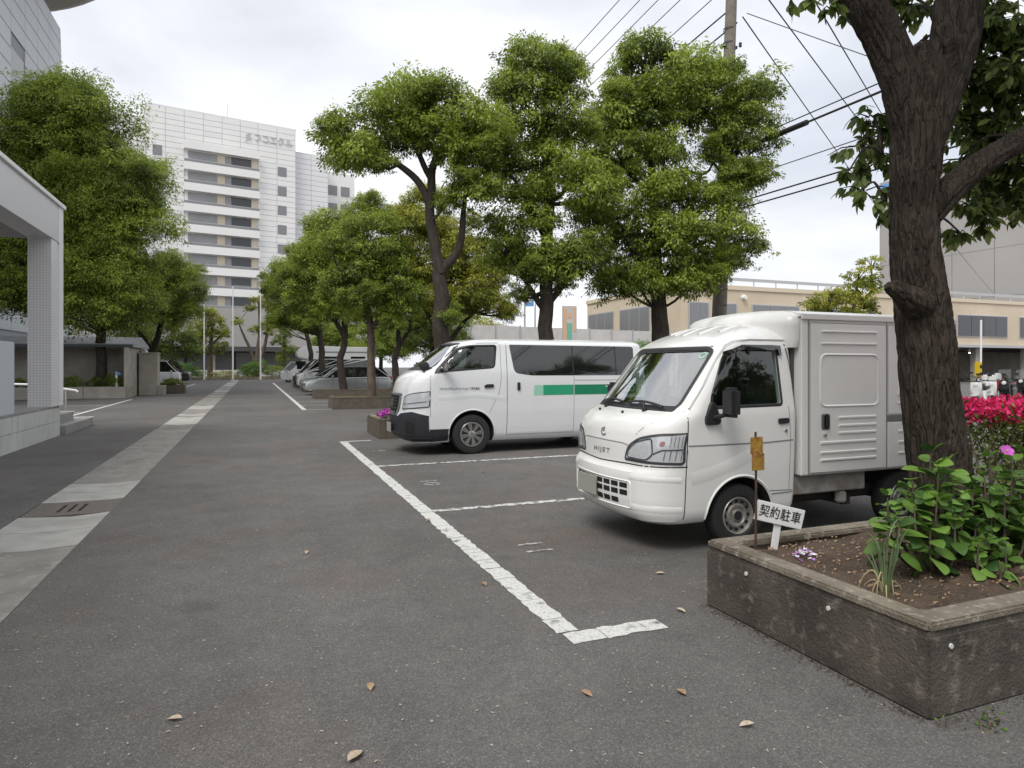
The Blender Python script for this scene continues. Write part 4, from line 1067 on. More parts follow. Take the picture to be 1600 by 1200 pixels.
# cargo box
cb = box('cargo_box', 1.58, 3.52, -.735, .735, .555, 1.925, M['box_paint'], tk, .012)
MB().prism([(-.735, 1.926), (.735, 1.926), (.735, 1.95), (.60, 1.985), (.3, 2.005), (0, 2.01), (-.3, 2.005), (-.60, 1.985), (-.735, 1.95)], 'x', 1.57, 3.53).build('box_roof', M['box_paint'], cb, smooth=40)
for sg in (-1, 1):
    box('roof_rail', 1.575, 3.525, sg * .742 - .008, sg * .742 + .008, 1.90, 1.95, M['box_paint'], cb, .005)
    yb = sg * .735
    def sp(name, x0, x1, z0, z1, t, m, par, bev=.006): return box(name, x0, x1, min(yb, yb + sg * t), max(yb, yb + sg * t), z0, z1, m, par, bev)
    dz_ = sp('box_door', 1.675, 2.585, .575, 1.875, .008, M['box_paint'], cb, .004)
    for (x0, x1, z0, z1) in ((1.655, 1.668, .56, 1.895), (2.592, 2.602, .56, 1.895)): sp('door_gap', x0, x1, z0, z1, .002, M['seam_soft'], cb, 0)
    def bead(par, x0, x1, z, ww=.022, hh=.010):
        y_ = yb + sg * .008
        V = [(x0, y_, z - ww / 2), (x1, y_, z - ww / 2), (x1, y_, z + ww / 2), (x0, y_, z + ww / 2), (x0 + .02, y_ + sg * hh, z - ww * .1), (x1 - .02, y_ + sg * hh, z - ww * .1), (x1 - .02, y_ + sg * hh, z + ww * .3), (x0 + .02, y_ + sg * hh, z + ww * .3)]
        MB().add(V, [(4, 5, 6, 7), (0, 1, 5, 4), (1, 2, 6, 5), (2, 3, 7, 6), (3, 0, 4, 7)]).build('bead', M['box_paint'], par)
    for z_ in (1.80, 1.695): bead(dz_, 1.79, 2.47, z_)
    for z_ in (1.045, .975, .91): bead(dz_, 1.99 if z_ > .95 else 1.99, 2.46, z_, .030)
    bead(dz_, 1.78, 2.46, .83, .034); bead(dz_, 1.78, 2.46, .745, .03); bead(dz_, 1.78, 2.46, .68, .03)
    loop = rpoly([(1.79, 1.15), (2.48, 1.15), (2.48, 1.60), (1.79, 1.60)], .07)
    fm = lambda p, yb=yb, sg=sg: (Vector((p[0], yb + sg * .008, p[1])), Vector((0, sg, 0)))
    strip('window_blank', loop, .026, fm, .0, M['box_paint'], dz_, True, .05, .009)
    hp = patch('handle_recess', rpoly([(1.80, .945), (1.90, .945), (1.90, 1.085), (1.80, 1.085)], .02), fm, .002, M['decal_grey'], dz_, 0, .1)
    box('handle', 1.825, 1.882, min(yb + sg * .008, yb + sg * .03), max(yb + sg * .008, yb + sg * .03), .955, 1.078, M['trim'], dz_, .012)
    MB().lathe([(0, sg * .02), (.012, sg * .02), (.013, 0)], 12, 'y', (1.835, yb + sg * .008, .90)).build('lock', M['alloy'], dz_)
    ps = sp('side_panel', 2.61, 3.50, 1.06, 1.875, .006, M['box_paint'], cb, .004); pl2 = sp('side_flap', 2.61, 3.50, .575, .985, .010, M['box_paint'], cb, .004)
    sp('flap_gap', 2.60, 3.50, .99, 1.052, .004, M['decal_grey'], cb, 0)
    for z_ in (1.16, 1.24): bead(ps, 2.72, 3.45, z_, .03)
    for z_ in (.90, .80, .70): bead(pl2, 2.72, 3.45, z_, .03)
    for k in range(7): sp('louvre', 3.40, 3.49, 1.42 + .055 * k, 1.45 + .055 * k, .02, M['decal_grey'], ps, 0)
box('rear_frame', 3.521, 3.56, -.735, .735, .50, 1.93, M['box_paint'], cb, .01)
# rounded wind deflector of the box above the cab
dtab = [(1.66, 1.40, 1.579, .715, .10, .20, .06), (1.70, 1.36, 1.579, .725, .12, .30, .08), (1.78, 1.32, 1.579, .73, .14, .40, .10), (1.88, 1.30, 1.579, .73, .15, .45, .10), (1.93, 1.32, 1.579, .715, .15, .45, .10), (1.965, 1.38, 1.579, .66, .12, .42, .08), (1.99, 1.45, 1.579, .50, .08, .3, .05), (2.0, 1.50, 1.579, .30, .04, .2, .02)]
db = Body(dtab, .03, .02); dfl = db.mesh('wind_deflector', M['box_paint']); dfl.parent = tk; finish(dfl.data, None, 35)
box('back_panel', 1.545, 1.574, -.66, .66, .60, 1.65, M['cavity'], tk)

# ------------------------------------------------------------------ white passenger van
vn = thing('passenger_van', 'white passenger van with green side stripe behind the box truck', 'van', (2.25, 11.408, 0))
vt = [(.215, .20, 4.60, .74, .28, .25, .04), (.26, .10, 4.64, .78, .34, .28, .06), (.33, .035, 4.67, .81, .40, .31, .07), (.45, .006, 4.68, .825, .43, .33, .08), (.62, .0, 4.69, .838, .44, .33, .085),
 (.68, .012, 4.695, .842, .44, .33, .085), (.74, .028, 4.695, .845, .44, .33, .085), (1.0, .045, 4.695, .8475, .43, .33, .085), (1.12, .062, 4.695, .8475, .42, .33, .085), (1.22, .092, 4.69, .846, .40, .32, .09),
 (1.30, .14, 4.69, .843, .37, .31, .095), (1.36, .20, 4.685, .839, .34, .30, .10), (1.41, .285, 4.68, .834, .32, .28, .10), (1.445, .36, 4.68, .829, .30, .27, .10), (1.88, .93, 4.62, .765, .26, .26, .10),
 (1.915, .99, 4.60, .745, .27, .27, .10), (1.945, 1.08, 4.56, .70, .28, .28, .10), (1.968, 1.22, 4.48, .62, .28, .26, .08), (1.982, 1.42, 4.36, .50, .25, .22, .06), (1.990, 1.70, 4.15, .32, .2, .16, .03)]
vb = Body(vt, .03, .10)
vbody = vb.mesh('body', M['van_paint']); vb.freeze(vbody); VN, VF, VFR = vb.side(-1), vb.side(1), vb.front
boolean(vbody, vb.mesh('cut', M['cavity'], .74, 1.945, .055))
vws = rpoly([(-.70, 1.475), (.70, 1.475), (.62, 1.865), (.5, 1.885), (-.5, 1.885), (-.62, 1.865)], .05)
boolean(vbody, prism_obj(vws, 'x', -.5, 1.15, M['van_paint']))
vfw = rpoly([(.60, 1.40), (1.615, 1.475), (1.665, 1.86), (1.14, 1.845), (.98, 1.80), (.62, 1.455)], [.03, .06, .05, .12, .1, .03])
vrw = rpoly([(1.985, 1.385), (2.30, 1.335), (4.40, 1.335), (4.42, 1.865), (1.905, 1.875)], [.08, .12, .05, .06, .03])
for sg in (-1, 1): boolean(vbody, prism_obj(vfw, 'y', sg * .5, sg * 1.2, M['van_paint']))
for sg in (-1, 1):
    for x_ in (1.21, 3.765):
        boolean(vbody, MB().lathe([(0, sg * .48), (.405, sg * .48), (.405, sg * 1.0), (0, sg * 1.0)], 44, 'y', (x_, 0, .345)).build('cut', M['chassis']))
vbody.parent = vn; finish(vbody.data, None, 32)
patch('windscreen', offset_poly(vws, .012), VFR, -.016, M['windscreen'], vn, 0, .07); strip('windscreen_rubber', offset_poly(vws, .006), .03, VFR, .002, M['trim'], vn, True, .05, .004)
VWN, VWF = vb.wrap(-1), vb.wrap(1)
for sg, fm, W_ in ((-1, VN, VWN), (1, VF, VWF)):
    patch('front_window', offset_poly(vfw, .012), fm, -.016, M['side_glass'], vn, 0, .08); strip('window_rubber', vfw, .026, fm, .002, M['trim'], vn, True, .05, .004)
    patch('rear_window', vrw, fm, .004, M['tint_glass'], vn, .008, .12)
    strip('window_divider', [(3.13, 1.34), (3.13, 1.87)], .018, fm, .008, M['trim'], vn); strip('window_divider', [(4.02, 1.34), (4.02, 1.865)], .014, fm, .008, M['trim'], vn)
    patch('mirror_base', rpoly([(.545, 1.375), (.76, 1.40), (.80, 1.46), (.70, 1.53), (.60, 1.45)], .02), fm, .010, M['trim'], vn, .012, .06)
    dr = bpy.data.objects.new('front_door', None); COL.objects.link(dr); dr.parent = vn
    strip('door_gap', [(.50, 1.46), (.485, 1.28), (.48, .9), (.482, .66)], .008, fm, .0015, M['seam_soft'], dr)
    strip('door_gap', [(1.735, 1.88), (1.735, 1.30), (1.70, 1.05), (1.60, .86), (1.52, .70)], .008, fm, .0015, M['seam_soft'], dr)
    strip('door_frame', [(.585, 1.47), (.96, 1.84), (1.14, 1.892), (1.70, 1.906)], .022, fm, .001, M['van_paint'], dr, False, .04, .008)
    patch('handle', rpoly([(1.425, 1.125), (1.595, 1.135), (1.595, 1.19), (1.47, 1.19), (1.425, 1.165)], .03), fm, .018, M['trim'], dr, .02, .05)
    sd_ = bpy.data.objects.new('sliding_door', None); COL.objects.link(sd_); sd_.parent = vn
    strip('door_gap', [(1.845, 1.90), (1.845, .30)], .009, fm, .0015, M['seam'], sd_); strip('door_gap', [(3.14, 1.33), (3.14, .30)], .008, fm, .0015, M['seam_soft'], sd_); strip('door_gap', [(1.85, .31), (3.14, .31)], .008, fm, .0015, M['seam_soft'], sd_)
    patch('handle', rpoly([(2.035, 1.075), (2.085, 1.08), (2.085, 1.215), (2.035, 1.215)], .015), fm, .018, M['trim'], sd_, .02, .05)
    strip('slide_track', [(3.15, 1.245), (4.35, 1.245)], .012, fm, .0015, M['stripe_line'], vn)
    strip('roof_gutter', [(1.0, 1.905), (1.3, 1.928), (4.4, 1.928)], .016, fm, .001, M['van_paint'], vn, False, .06, .006)
    strip('pressing', [(.62, .965), (1.0, .985), (1.25, 1.005), (1.5, .985), (1.80, .94)], .10, fm, .0, M['van_paint'], vn, False, .04, .006)
    strip('arch_lip', [(1.21 + .415 * math.cos(a), .345 + .415 * math.sin(a)) for a in np.linspace(R(0), R(180), 40)], .028, fm, .001, M['van_paint'], vn, False, .03, .009)
    for (x0, x1, m_, nm) in ((2.36, 2.53, 'green0', 'pale_stripe'), (2.53, 3.13, 'green1', 'green_stripe'), (3.15, 4.45, 'green2', 'deep_green_stripe')):
        patch(nm, [(x0 - (.02 if nm[0] == 'p' else 0), .985), (x1, .985), (x1, 1.165), (x0, 1.165)], fm, .002, M[m_], vn, 0, .1)
    so_ = s_at(vb, .9, .475, sg)
    blk = [(0.0, .225), (so_, .24), (so_ + .005, .67), (so_ - .30, .74), (.42, .70), (.36, .655), (0, .655)]
    patch('bumper', blk, W_, .010, M['bumper_black'], vn, .012, .05)
    sill = [(.476, .235), (.795, .25), (.80, .40), (.81, .445), (.476, .445)]
    patch('sill_guard', sill, fm, .009, M['bumper_black'], vn, .010, .06)
    hl = bpy.data.objects.new('headlight', None); COL.objects.link(hl); hl.parent = vn
    fl = rpoly([(.455, .765), (so_ - .01, .815), (so_, .85), (so_ - .005, 1.085), (so_ - .30, 1.055), (.50, .985)], [.03, .02, .02, .02, .1, .03])
    patch('lamp_frame', fl, W_, .006, M['trim'], hl, .01, .05); patch('reflector', offset_poly(fl, -.016), W_, .009, M['lamp_in'], hl, 0, .05)
    for (a, z_) in ((.55, .86), (.68, .92), (so_ - .10, .96)): patch('bowl', rpoly([(a, z_ - .05), (a + .10, z_ - .045), (a + .10, z_ + .06), (a, z_ + .05)], .04), W_, .012, M['lamp_bowl'], hl, 0, .05)
    strip('lens_edge', [(.50, .86), (.70, .875), (so_ - .06, .91)], .012, W_, .013, M['dark_steel'], hl)
    patch('lens', offset_poly(fl, -.008), W_, .018, M['lamp_glass'], hl, .012, .05)
    fg = patch('fog_lamp', rpoly([(.62, .38), (.80, .36), (.82, .56), (.66, .58)], .05), W_, .013, M['black'], vn, 0, .05)
    strip('lower_lip', [(0, .30), (.5, .29), (so_, .29)], .04, W_, .010, M['trim'], vn, False, .05, .012)
gr_ = bpy.data.objects.new('grille', None); COL.objects.link(gr_); gr_.parent = vn
gp_ = rpoly([(-.30, .70), (.30, .70), (.37, 1.0), (-.37, 1.0)], .04)
patch('mesh_panel', gp_, VFR, .012, M['black'], gr_, .01, .06)
for sg in (-1, 1): strip('chrome_bar', [(sg * .375, 1.0), (sg * .33, .80), (sg * .27, .69)], .06, VFR, .014, M['chrome'], gr_, False, .04, .014)
strip('chrome_bar', [(-.27, .685), (.27, .685)], .05, VFR, .014, M['chrome'], gr_, False, .04, .012)
strip('top_bar', [(-.42, 1.02), (.42, 1.02)], .04, VFR, .012, M['decal_grey'], gr_, False, .04, .01)
for z_ in (.78, .84, .90, .95): strip('grille_slat', [(-.29, z_), (.29, z_)], .016, VFR, .018, M['trim'], gr_, False, .06, .006)
strip('emblem_ring', [(.06 * math.cos(a), .87 + .06 * math.sin(a)) for a in np.linspace(0, 6.28, 24)[:-1]], .016, VFR, .022, M['chrome'], gr_, True, .02, .006); strip('emblem_bar', [(-.085, .87), (.085, .87)], .026, VFR, .024, M['chrome'], gr_, False, .03, .006)
pv = bpy.data.objects.new('number_plate', None); COL.objects.link(pv); pv.parent = vn
box('plate', -.055, -.042, -.165, .165, .36, .525, M['plate'], pv, .004); box('plate_bracket', -.041, .02, -.1, .1, .38, .5, M['trim'], pv)
tx = text_mesh('トキコシステムソリューションズ株式会社', .052, 0, .0012)
w0 = max(v.co.x for v in tx.vertices) - min(v.co.x for v in tx.vertices)
decal('lettering', tx, VN, lambda a, b, k=.70 / w0: (.985 + a * k, 1.115 + b * 1.0), .003, M['decal_dark'], vn)
tx = text_mesh('TOKICO', .17, 0, .004); decal('lettering', tx, VN, lambda a, b: (4.10 + a * .95, 1.078 + b * .9), .004, M['decal_white'], vn)
# mirrors: chrome door mirrors, black under-mirror on the left front corner
for sg in (-1, 1): mirror(vn, None, [(.66, sg * .83, 1.44), (.68, sg * .90, 1.45)], (.70, sg * 1.0, 1.50), (.12, .20, .145), M['chrome'])
um = bpy.data.objects.new('under_mirror', None); COL.objects.link(um); um.parent = vn
p0 = VWN((.62, 1.44))[0]
MB().tube([p0 + Vector((.05, .02, -.02)), p0 + Vector((-.03, -.06, .02)), p0 + Vector((-.04, -.09, -.05)), p0 + Vector((-.02, -.11, -.25)), p0 + Vector((.0, -.11, -.31))], .020, 8).build('arm', M['trim'], um, smooth=60)
q0 = p0 + Vector((.0, -.12, -.37)); box('housing', q0.x - .04, q0.x + .045, q0.y - .05, q0.y + .05, q0.z - .085, q0.z + .07, M['trim'], um, .025)
q1 = p0 + Vector((-.03, -.06, .05)); MB().lathe([(0, .05), (.07, .04), (.085, 0), (.07, -.03), (0, -.04)], 18, 'y', tuple(q1)).build('round_mirror', M['trim'], um, smooth=50)
patch('cowl', [(-.70, 1.425), (.70, 1.425), (.72, 1.465), (-.72, 1.465)], VFR, .006, M['trim'], vn, .01, .06)
box('dashboard', .62, .95, -.68, .68, .95, 1.36, M['cavity'], vn, .06)
for y_ in (-.40, .40): seat_obj(vn, 1.36, y_, .80, M['seat'])
box('partition', 1.86, 1.90, -.74, .74, .76, 1.86, M['cavity'], vn); box('cabin_floor', .5, 1.85, -.72, .72, .755, .78, M['cavity'], vn)
MB().tube([(1.0 + .1 * math.sin(a) * .8, -.40 + .18 * math.cos(a), 1.38 + .18 * math.sin(a) * .8) for a in np.linspace(0, 6.283, 25)], .013, 8, False).build('steering_wheel', M['trim'], vn, smooth=60)
box('roof_aerial', 1.50, 1.62, .30, .36, 1.988, 2.02, M['trim'], vn, .01)
box('underbody', .5, 4.4, -.65, .65, .20, .36, M['chassis'], vn, .03)
for x_ in (1.21, 3.765):
    MB().tube([(x_, -.7, .34), (x_, .7, .34)], .04, 8).build('axle', M['chassis'], vn)
    for sg in (-1, 1): wheel(vn, x_, sg * .735, .338, .338, .19, sg, 'cap')

# ------------------------------------------------------------------ other parked cars (smaller in the picture)
def car(label, loc, rz, prof, glassp, L_, W_, m, cat='car', wheels=(.85, 3.4), wr=.31, kind='alloy', group=None, name='parked_car', roof_z=None, extra=None, lower=None):
    """prof: side outline (x, z) of the painted body, glassp: side outline of the glass house"""
    c = thing(name, label, cat, loc, rz, group)
    w_ = W_ / 2
    # body: outline lofted across the width with rounded shoulders
    st_ = [(-w_, .05), (-w_ + .02, .02), (-w_ + .10, 0), (0, -.01), (w_ - .10, 0), (w_ - .02, .02), (w_, .05)]
    cx_ = L_ / 2; cz_ = sum(p[1] for p in prof) / len(prof); V = []; F = []; n = len(prof)
    for y, ins in st_:
        for x, z in prof:
            V.append((x + (cx_ - x) / cx_ * ins * 1.2, y, z - (ins * .9 if z > cz_ else -ins * .5)))
    for i in range(len(st_) - 1):
        for k in range(n): F.append((i * n + k, i * n + (k + 1) % n, (i + 1) * n + (k + 1) % n, (i + 1) * n + k))
    F += [tuple(range(n - 1, -1, -1)), tuple((len(st_) - 1) * n + k for k in range(n))]
    bo = MB().add(V, F).build('body', m, c)
    for x in wheels:
        for sg in (-1, 1): boolean(bo, MB().lathe([(0, sg * (w_ - .32)), (wr + .05, sg * (w_ - .32)), (wr + .05, sg * (w_ + .3)), (0, sg * (w_ + .3))], 28, 'y', (x, 0, wr)).build('cut', M['black']))
    finish(bo.data, None, 28)
    # glass house, narrower towards the roof
    zt = max(p[1] for p in glassp); zb = min(p[1] for p in glassp); V = []; n = len(glassp)
    def half(z): return w_ - .05 - .16 * (z - zb) / (zt - zb)
    V = [(x, -half(z), z) for x, z in glassp] + [(x, half(z), z) for x, z in glassp]
    MB().add(V, [tuple(range(n - 1, -1, -1)), tuple(range(n, 2 * n))] + [(i, (i + 1) % n, n + (i + 1) % n, n + i) for i in range(n)]).build('glass_house', M['tint_glass'], c, bevel=.02, smooth=30)
    # roof and pillars
    tops = [p for p in glassp if p[1] > zt - .06]; x0, x1 = min(p[0] for p in tops), max(p[0] for p in tops)
    box('roof', x0 - .05, x1 + .06, -half(zt) - .015, half(zt) + .015, zt - .03, zt + .045, m, c, .03)
    lowf = min(p[0] for p in glassp if p[1] < zb + .05); lowr = max(p[0] for p in glassp if p[1] < zb + .05)
    for sg in (-1, 1):
        for (xa, xb) in ((lowf, x0), (lowr, x1), (lowf + (lowr - lowf) * .42, x0 + (x1 - x0) * .40), (lowf + (lowr - lowf) * .72, x0 + (x1 - x0) * .72)):
            MB().tube([(xa, sg * (half(zb) + .004), zb), (xb, sg * (half(zt) + .004), zt)], .026 if xa in (lowf, lowr) else .02, 6).build('pillar', m if xa in (lowf, lowr) else M['trim'], c)
        nose = min(p[0] for p in prof); tail = max(p[0] for p in prof)
        zn = [p for p in prof if p[0] < nose + .25]; zh = max(p[1] for p in zn)
        box('headlight', nose + .015, nose + .32, sg * (w_ - .22) - .17, sg * (w_ - .22) + .19, zh - .20, zh - .03, M['lamp_in'], c, .04)
        box('tail_lamp', tail - .22, tail + .012, sg * (w_ - .12) - .1, sg * (w_ - .12) + .105, zb - .16, zb + .06, M['tail'], c, .03)
        box('door_mirror', lowf + .28, lowf + .40, sg * (w_ + .08) - .09, sg * (w_ + .08) + .09, zb + .0, zb + .14, m, c, .03)
        for xd in (lowf + .35, lowf + (lowr - lowf) * .45, lowf + (lowr - lowf) * .80): box('door_gap', xd, xd + .012, sg * (w_ + .002) - .004, sg * (w_ + .002) + .004, .35, zb - .03, M['seam'], c)
        for x in wheels: wheel(c, x, sg * (w_ - .12), wr, wr, .2, sg, kind)
        box('door_handle', lowf + 1.2, lowf + 1.38, sg * w_ - .02, sg * w_ + .025, zb - .10, zb - .06, m, c, .008)
    nose = min(p[0] for p in prof)
    box('grille', nose + .0, nose + .1, -.45, .45, .42, .60, M['black'], c, .02); box('number_plate', nose - .02, nose + .02, -.16, .16, .36, .5, M['plate'], c)
    return c
wag_p = [(.04, .30), (.0, .48), (.04, .62), (.16, .72), (.75, .84), (1.12, .90), (3.9, .94), (4.36, .92), (4.42, .80), (4.44, .45), (4.38, .26), (.2, .20)]
wag_g = [(1.02, .90), (1.75, 1.40), (2.1, 1.45), (3.6, 1.44), (4.0, 1.36), (4.32, .93)]
van_p = [(.03, .30), (.0, .55), (.05, .85), (.18, 1.0), (.55, 1.10), (4.6, 1.15), (4.68, 1.0), (4.70, .4), (4.6, .25), (.2, .22)]
van_g = [(.42, 1.08), (1.12, 1.86), (1.4, 1.93), (4.4, 1.92), (4.62, 1.14)]
hat_p = [(.04, .30), (.0, .50), (.06, .70), (.30, .82), (.95, .93), (3.5, .98), (3.78, .90), (3.80, .4), (3.72, .25), (.2, .2)]
hat_g = [(.82, .92), (1.5, 1.42), (1.8, 1.48), (3.2, 1.47), (3.66, .97)]
kei_p = [(.03, .30), (.0, .6), (.04, .95), (.14, 1.05), (.30, 1.08), (3.3, 1.1), (3.38, .9), (3.39, .35), (3.3, .25), (.2, .22)]
kei_g = [(.20, 1.06), (.62, 1.78), (.9, 1.85), (3.2, 1.84), (3.34, 1.09)]
car('silver estate car parked behind the farther brown planter', (2.45, 35.7, 0), 0, wag_p, wag_g, 4.44, 1.70, M['silver_car'], wheels=(.88, 3.5), wr=.31)
car('grey green hatchback between the silver estate and the tall silver van', (2.5, 39.6, 0), 0, hat_p, hat_g, 3.8, 1.66, M['teal_car'], wheels=(.75, 3.1), wr=.3)
car('tall silver van with white roof behind the estate car', (2.6, 44.4, 0), 0, van_p, van_g, 4.7, 1.8, M['white_car'], 'van', (1.0, 3.7), .34, 'steel', None, 'parked_van')
car('black van with its nose just ahead of the silver van', (2.55, 48.3, 0), 0, van_p, van_g, 4.7, 1.75, M['black_car'], 'van', (1.0, 3.7), .33, 'steel', None, 'parked_van')
car('white cab-over kei van at the far end of the right hand row', (2.3, 64, 0), 0, kei_p, kei_g, 3.39, 1.6, M['white_car'], 'van', (.7, 2.9), .29, 'steel', None, 'parked_van')
car('black and white van nose on at the far left bay', (-5.1, 63.5, 0), R(180), van_p, van_g, 4.7, 1.75, M['black_car'], 'van', (1.0, 3.7), .33, 'cap', None, 'parked_van')
car('white van half hidden by the gate pier', (-5.0, 54.0, 0), R(180), kei_p, kei_g, 3.39, 1.6, M['white_car'], 'van', (.7, 2.9), .29, 'steel', None, 'parked_van')
def motorhome(label, loc, rz):
    c = thing('motorhome', label, 'motorhome', loc, rz)
    MB().prism([(.9, .5), (6.4, .5), (6.45, 3.1), (.95, 3.15), (.35, 3.0), (.05, 2.55), (.2, 2.2), (.9, 2.05)], 'y', -1.05, 1.05).build('living_box', M['white_car'], c, bevel=.06, smooth=35)
    MB().prism([(-.4, .35), (.9, .35), (.9, 2.04), (.55, 2.04), (-.1, 1.3), (-.4, 1.1)], 'y', -.92, .92).build('cab', M['white_car'], c, bevel=.05, smooth=35)
    for sg in (-1, 1):
        box('cab_window', .1, .8, sg * .925 - .006, sg * .925 + .006, 1.25, 1.9, M['tint_glass'], c)
        box('window', 2.2, 3.6, sg * 1.052 - .008, sg * 1.052 + .008, 1.5, 2.3, M['tint_glass'], c); box('window', 4.4, 5.6, sg * 1.052 - .008, sg * 1.052 + .008, 1.5, 2.3, M['tint_glass'], c)
        box('awning_stripe', 1.6, 6.2, sg * 1.054 - .006, sg * 1.054 + .006, 2.6, 2.72, M['decal_grey'], c)
        for x in (.2, 4.6): wheel(c, x, sg * .82, .34, .34, .2, sg, 'steel')
    MB().add([(-.07, -.8, 1.33), (-.07, .8, 1.33), (.54, .72, 2.03), (.54, -.72, 2.03)], [(0, 1, 2, 3)]).build('windscreen', M['tint_glass'], c)
    return c
motorhome('large white motorhome rising behind the parked vans on the right', (3.2, 57, 0), 0)
motorhome('white motorhome partly hidden behind the left gate pier', (-7.2, 58.6, 0), R(180))

# ================================================================== TREES
def leaf_cloud(seed, n, size, droop=.8, per=34):
    """unit clump: sprigs over a lumpy volume, each a tuft of drooping leaves; returns vertices, quads, 'young' per vertex"""
    rg = np.random.default_rng(seed); m = max(6, n // per)
    d = rg.normal(size=(m, 3)); d /= np.linalg.norm(d, axis=1)[:, None]
    d[:, 2] = np.where(d[:, 2] < -.25, d[:, 2] * .55, d[:, 2]); d /= np.linalg.norm(d, axis=1)[:, None]
    ph = rg.uniform(0, 6.28, 6)
    lump = 1 + .20 * np.sin(d[:, 0] * 3.9 + ph[0]) * np.sin(d[:, 1] * 3.3 + ph[1]) + .16 * np.sin(d[:, 2] * 5.3 + ph[2] + d[:, 0] * 3)
    r = rg.uniform(.12, 1, m) ** .42 * lump * rg.uniform(.88, 1.12, m)
    out_ = rg.random(m) < .10; r = np.where(out_, r * rg.uniform(1.05, 1.35, m), r)
    c = d * r[:, None]; c[:, 2] *= .85
    tone = rg.normal(size=m) * .12
    k = rg.integers(0, m, n)
    off = rg.normal(size=(n, 3)) * np.array([.105, .105, .075]); off[:, 2] -= np.abs(off[:, 0]) * .5 + np.abs(off[:, 1]) * .5
    p = c[k] + off
    od = off / (np.linalg.norm(off, axis=1)[:, None] + 1e-6)
    ax = od * .75 + d[k] * .25 + np.array([0, 0, -droop * .8]) + rg.normal(size=(n, 3)) * .35
    ax /= np.linalg.norm(ax, axis=1)[:, None]
    sd_ = np.cross(ax, rg.normal(size=(n, 3)) * .6 + d[k]); sd_ /= np.linalg.norm(sd_, axis=1)[:, None] + 1e-9
    nm = np.cross(ax, sd_)
    L_ = size * rg.uniform(.55, 1.35, n)[:, None]; W_ = L_ * .38
    b = p; tip = p + ax * L_; cc = p + ax * L_ * .48
    l = cc + sd_ * W_ * .5 + nm * W_ * .16; rr = cc - sd_ * W_ * .5 + nm * W_ * .16
    V = np.stack([b, l, tip, rr], 1).reshape(-1, 3); F = np.arange(4 * n).reshape(n, 4)
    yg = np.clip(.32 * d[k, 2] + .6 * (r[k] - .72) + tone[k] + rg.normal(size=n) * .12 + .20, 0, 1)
    return V, F, np.repeat(yg, 4)

CL = {}
def clump_mesh(key, n, size, mkey, k):
    n = int(n * .85); size = size * 1.12
    kk = (key, mkey, k)
    if kk not in CL:
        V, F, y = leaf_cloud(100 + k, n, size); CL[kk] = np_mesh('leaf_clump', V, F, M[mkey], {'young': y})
    return CL[kk]

def add_clumps(parent, cl, mkey, n=3200, size=.13, key='n', rseed=1):
    rg = random.Random(rseed); extra = []
    for (x, y, z, r) in cl:
        if rg.random() < .5:
            a = rg.uniform(0, 6.28); extra.append((x + math.cos(a) * r * .85, y + math.sin(a) * r * .85, z + rg.uniform(-.2, .75) * r, r * rg.uniform(.38, .55)))
    cl = list(cl) + extra
    for (x, y, z, r) in cl:
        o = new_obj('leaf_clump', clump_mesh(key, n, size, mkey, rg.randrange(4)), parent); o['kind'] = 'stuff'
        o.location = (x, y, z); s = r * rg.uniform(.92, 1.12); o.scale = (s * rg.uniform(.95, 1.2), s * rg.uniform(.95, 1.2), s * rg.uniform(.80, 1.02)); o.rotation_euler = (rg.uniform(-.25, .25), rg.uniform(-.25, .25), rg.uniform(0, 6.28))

def wob(pts, a, seed=0):
    out = []
    for i, p in enumerate(pts):
        v = Vector(p); out.append(v + Vector((noise.noise(v * 1.7 + Vector((seed, 0, 0))), noise.noise(v * 1.7 + Vector((0, seed, 9))), 0)) * a)
    return out
def smooth_path(pts, rad, m=5):
    """Catmull-Rom resampling"""
    P = [Vector(p) for p in pts]; o = []; ro = []
    for i in range(len(P) - 1):
        p0, p1, p2, p3 = P[max(i - 1, 0)], P[i], P[i + 1], P[min(i + 2, len(P) - 1)]
        for k in range(m):
            t = k / m
            o.append(.5 * ((2 * p1) + (p2 - p0) * t + (2 * p0 - 5 * p1 + 4 * p2 - p3) * t * t + (-p0 + 3 * p1 - 3 * p2 + p3) * t ** 3)); ro.append(rad[i] * (1 - t) + rad[i + 1] * t)
    o.append(P[-1]); ro.append(rad[-1]); return o, ro

def tree(label, loc, cl, trunk, limbs=(), mkey='leaf', bark='bark_far', n=3200, size=.13, key='n', twigs=True, group=None, name='broadleaf_tree', seed=1):
    t = thing(name, label, 'tree', loc, 0, group)
    p, r = smooth_path(trunk[0], trunk[1]); MB().tube(wob(p, .07, seed), r, 14).build('trunk', M[bark], t, smooth=60)
    for pts, rad in limbs:
        p, r = smooth_path(pts, rad); MB().tube(wob(p, .05, seed + 1), r, 9).build('limb', M[bark], t, smooth=60)
    tw_ = MB(); rg = random.Random(seed)
    anchors = [Vector(q) for q in trunk[0][2:]] + [Vector(q) for l in limbs for q in l[0][1:]] or [Vector(trunk[0][-1])]
    for (x, y, z, rr) in cl:
        c = Vector((x, y, z)); a = min(anchors, key=lambda q: (q - c).length + max(0, q.z - c.z) * 2)
        mid = (a + c) / 2 + Vector((rg.uniform(-.1, .1), rg.uniform(-.1, .1), -.12)); pp, rr2 = smooth_path([a, mid, c, c + (c - mid) * .35], [.045, .032, .018, .006], 3)
        tw_.tube(pp, rr2, 5)
        for k in range(3):
            e = c + Vector((rg.uniform(-1, 1), rg.uniform(-1, 1), rg.uniform(-.3, .8))) * rr * .8; tw_.tube([mid.lerp(c, .6), (c + e) / 2 + Vector((0, 0, .05)), e], [.016, .011, .004], 4)
    cr_ = tw_.build('crown', M[bark], t, smooth=60)
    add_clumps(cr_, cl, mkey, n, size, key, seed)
    return t

